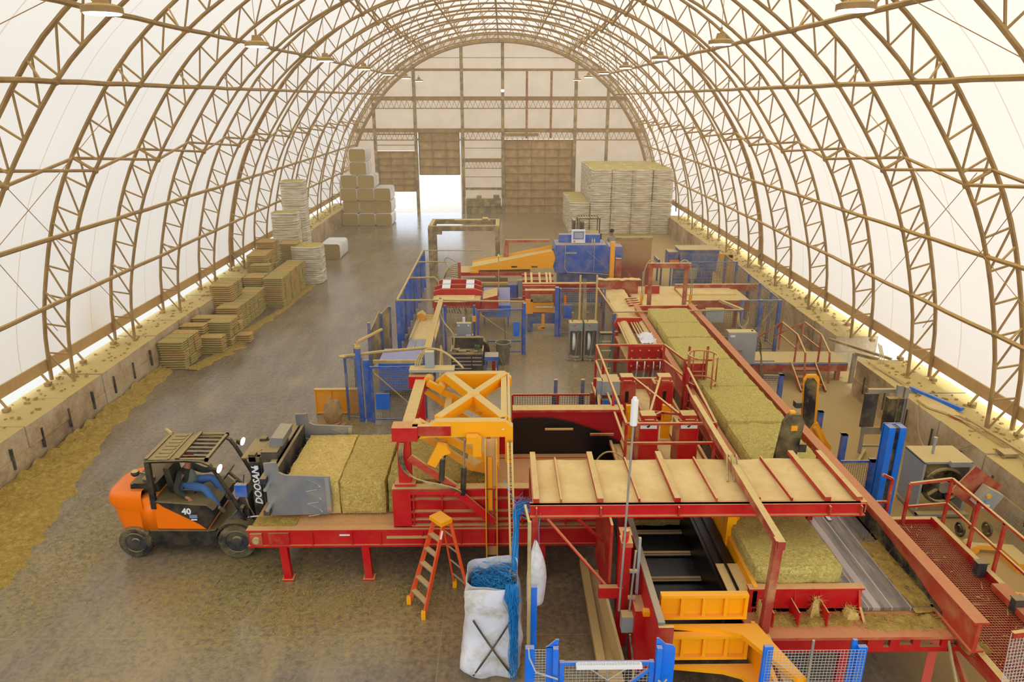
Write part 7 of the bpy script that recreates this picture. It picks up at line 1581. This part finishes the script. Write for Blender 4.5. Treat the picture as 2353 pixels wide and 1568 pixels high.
t = thing('gap_frame', 'grey steel posts and rods framing the bright gap in the right block wall', 'frame', (12, 22.4, 0))
for x, y in ((11.75, 22.2), (12.25, 21.6)): MB().beam((x, y, 0), (x, y, 1.05), .12).obj('post', 'zinc', t)
MB().beam((11.4, 23.4, 1.15), (12.6, 21.5, 1.1), .08).beam((11.75, 22.2, 1.05), (12.25, 21.6, 1.05), .1).obj('rail', 'tan', t)
for i in range(3): MB().tube([(12.3, 21.9 - i * .1, 1.5), (12.2, 21.5 - i * .1, 1.3), (11.8 + i * .1, 20.8, 1.22)], .015, 5).obj('conduit', 'cable', t)
t = thing('electrical_cabinet', 'big grey electrical cabinet with cables both sides in front of the grey platform', 'cabinet', (7.8, 21.9, 0))
MB().box(7.3, 8.2, 21.75, 22.1, .85, 1.95).obj('body', 'grey', t); MB().box(7.28, 8.22, 21.73, 21.75, .87, 1.93).obj('door', 'grey', t); MB().cyl((7.72, 21.72, 1.35), (7.72, 21.66, 1.35), .045, 6).obj('handle', 'redworn', t)
MB().cyl((8.1, 21.9, 1.95), (8.1, 21.9, 1.99), .03, 8).obj('vent', 'black', t); MB().box(7.35, 7.5, 21.72, 21.73, 1.8, 1.86).obj('label', 'white', t)
for x in (7.4, 8.1): MB().beam((x, 22.0, 0), (x, 22.0, .85), .07).obj('leg', 'redd', t)
for s_, x in ((-1, 7.3), (1, 8.2)):
    for i in range(4): MB().tube(bez((x, 21.9, 1.75 - i * .12), (x + s_ * .2, 21.9, 1.8 - i * .12), (x + s_ * .3, 21.9, 1.5 - i * .1), (x + s_ * (.28 + .04 * i), 21.8, .3)), .018, 5).obj('cable', 'hose', t)
# clutter on the right ledge
single(MB().beam((11.6, 18.6, 1.3), (12.15, 17.1, 1.3), .1, .1), 'blue_beam', 'bluec', 'bright blue steel beam lying on the near right block wall', 'beam', (11.6, 18.6, 1.22))
single(MB().prism([(11.4, 17.9), (11.75, 18.2), (12.0, 17.2), (11.95, 16.8), (11.75, 16.85), (11.4, 17.4)], 1.22, 1.27, 'z'), 'folded_tarp', 'sand', 'dust-covered folded sheet lying beside the blue beam', 'tarp', (11.6, 17.5, 1.22))
single(MB().beam((12.0, 16.6, 1.26), (12.25, 13.0, 1.26), .09, .07), 'timber_plank', 'wood', 'long dusty plank on top of the near right block wall', 'plank', (12, 16.6, 1.22))
single(MB().beam((11.7, 16.9, 1.25), (11.95, 16.0, 1.25), .06, .05), 'red_bar', 'redworn', 'short dusty red bar on the near right block wall', 'bar', (11.7, 16.9, 1.22))
single(MB().box(11.9, 12.35, 15.9, 16.4, 1.22, 1.26), 'board_piece', 'wood', 'square dusty board lying near a lattice arch foot on the right wall', 'board', (12.1, 16.1, 1.22))
single(MB().box(11.6, 11.95, 14.6, 14.9, 1.22, 1.3), 'board_piece', 'tan', 'small dusty box on the right wall ledge beside the long plank', 'box', (11.8, 14.7, 1.22))
for i in range(4): single(MB().tube(sag((11.5, 21.0 - i * .2, 1.25), (12.2, 14 - i, 1.25), -.01), .012, 4), 'loose_cable', 'cable', f'thin dusty cable lying along the right wall ledge, {ORD[i]} from the wall face', 'cable', (11.5, 21, 1.22), 'cables on the right ledge')
single(MB().tube(bez((11.3, 17.6, 1.3), (11.1, 17.2, .1), (10.9, 16.2, .2), (11.25, 15.2, 1.25), 20), .015, 5), 'air_hose', 'cable', 'looping air hose hanging down the face of the right block wall', 'hose', (11.3, 17.6, 0))
# ------------------------------------------------------------------ airborne hay dust
m = bpy.data.materials.new('dusty_air'); m.use_nodes = True; nt = m.node_tree
nt.nodes.remove(nt.nodes['Principled BSDF'])
vs_ = nd(nt, 'ShaderNodeVolumeScatter'); vs_.inputs['Color'].default_value = (1, .86, .66, 1); vs_.inputs['Density'].default_value = 0.0042
nt.links.new(vs_.outputs[0], nt.nodes['Material Output'].inputs['Volume']); M['air'] = m
vb = MB().box(-13.5, 13.1, 15.0, YEND + .2, .02, 14.6)
single(vb, 'dust_haze', 'air', 'thin tan dust haze hanging in the hall air', 'haze', (0, 15, .02), kind='stuff')
cy.volume_bounces = 2; cy.volume_max_steps = 64
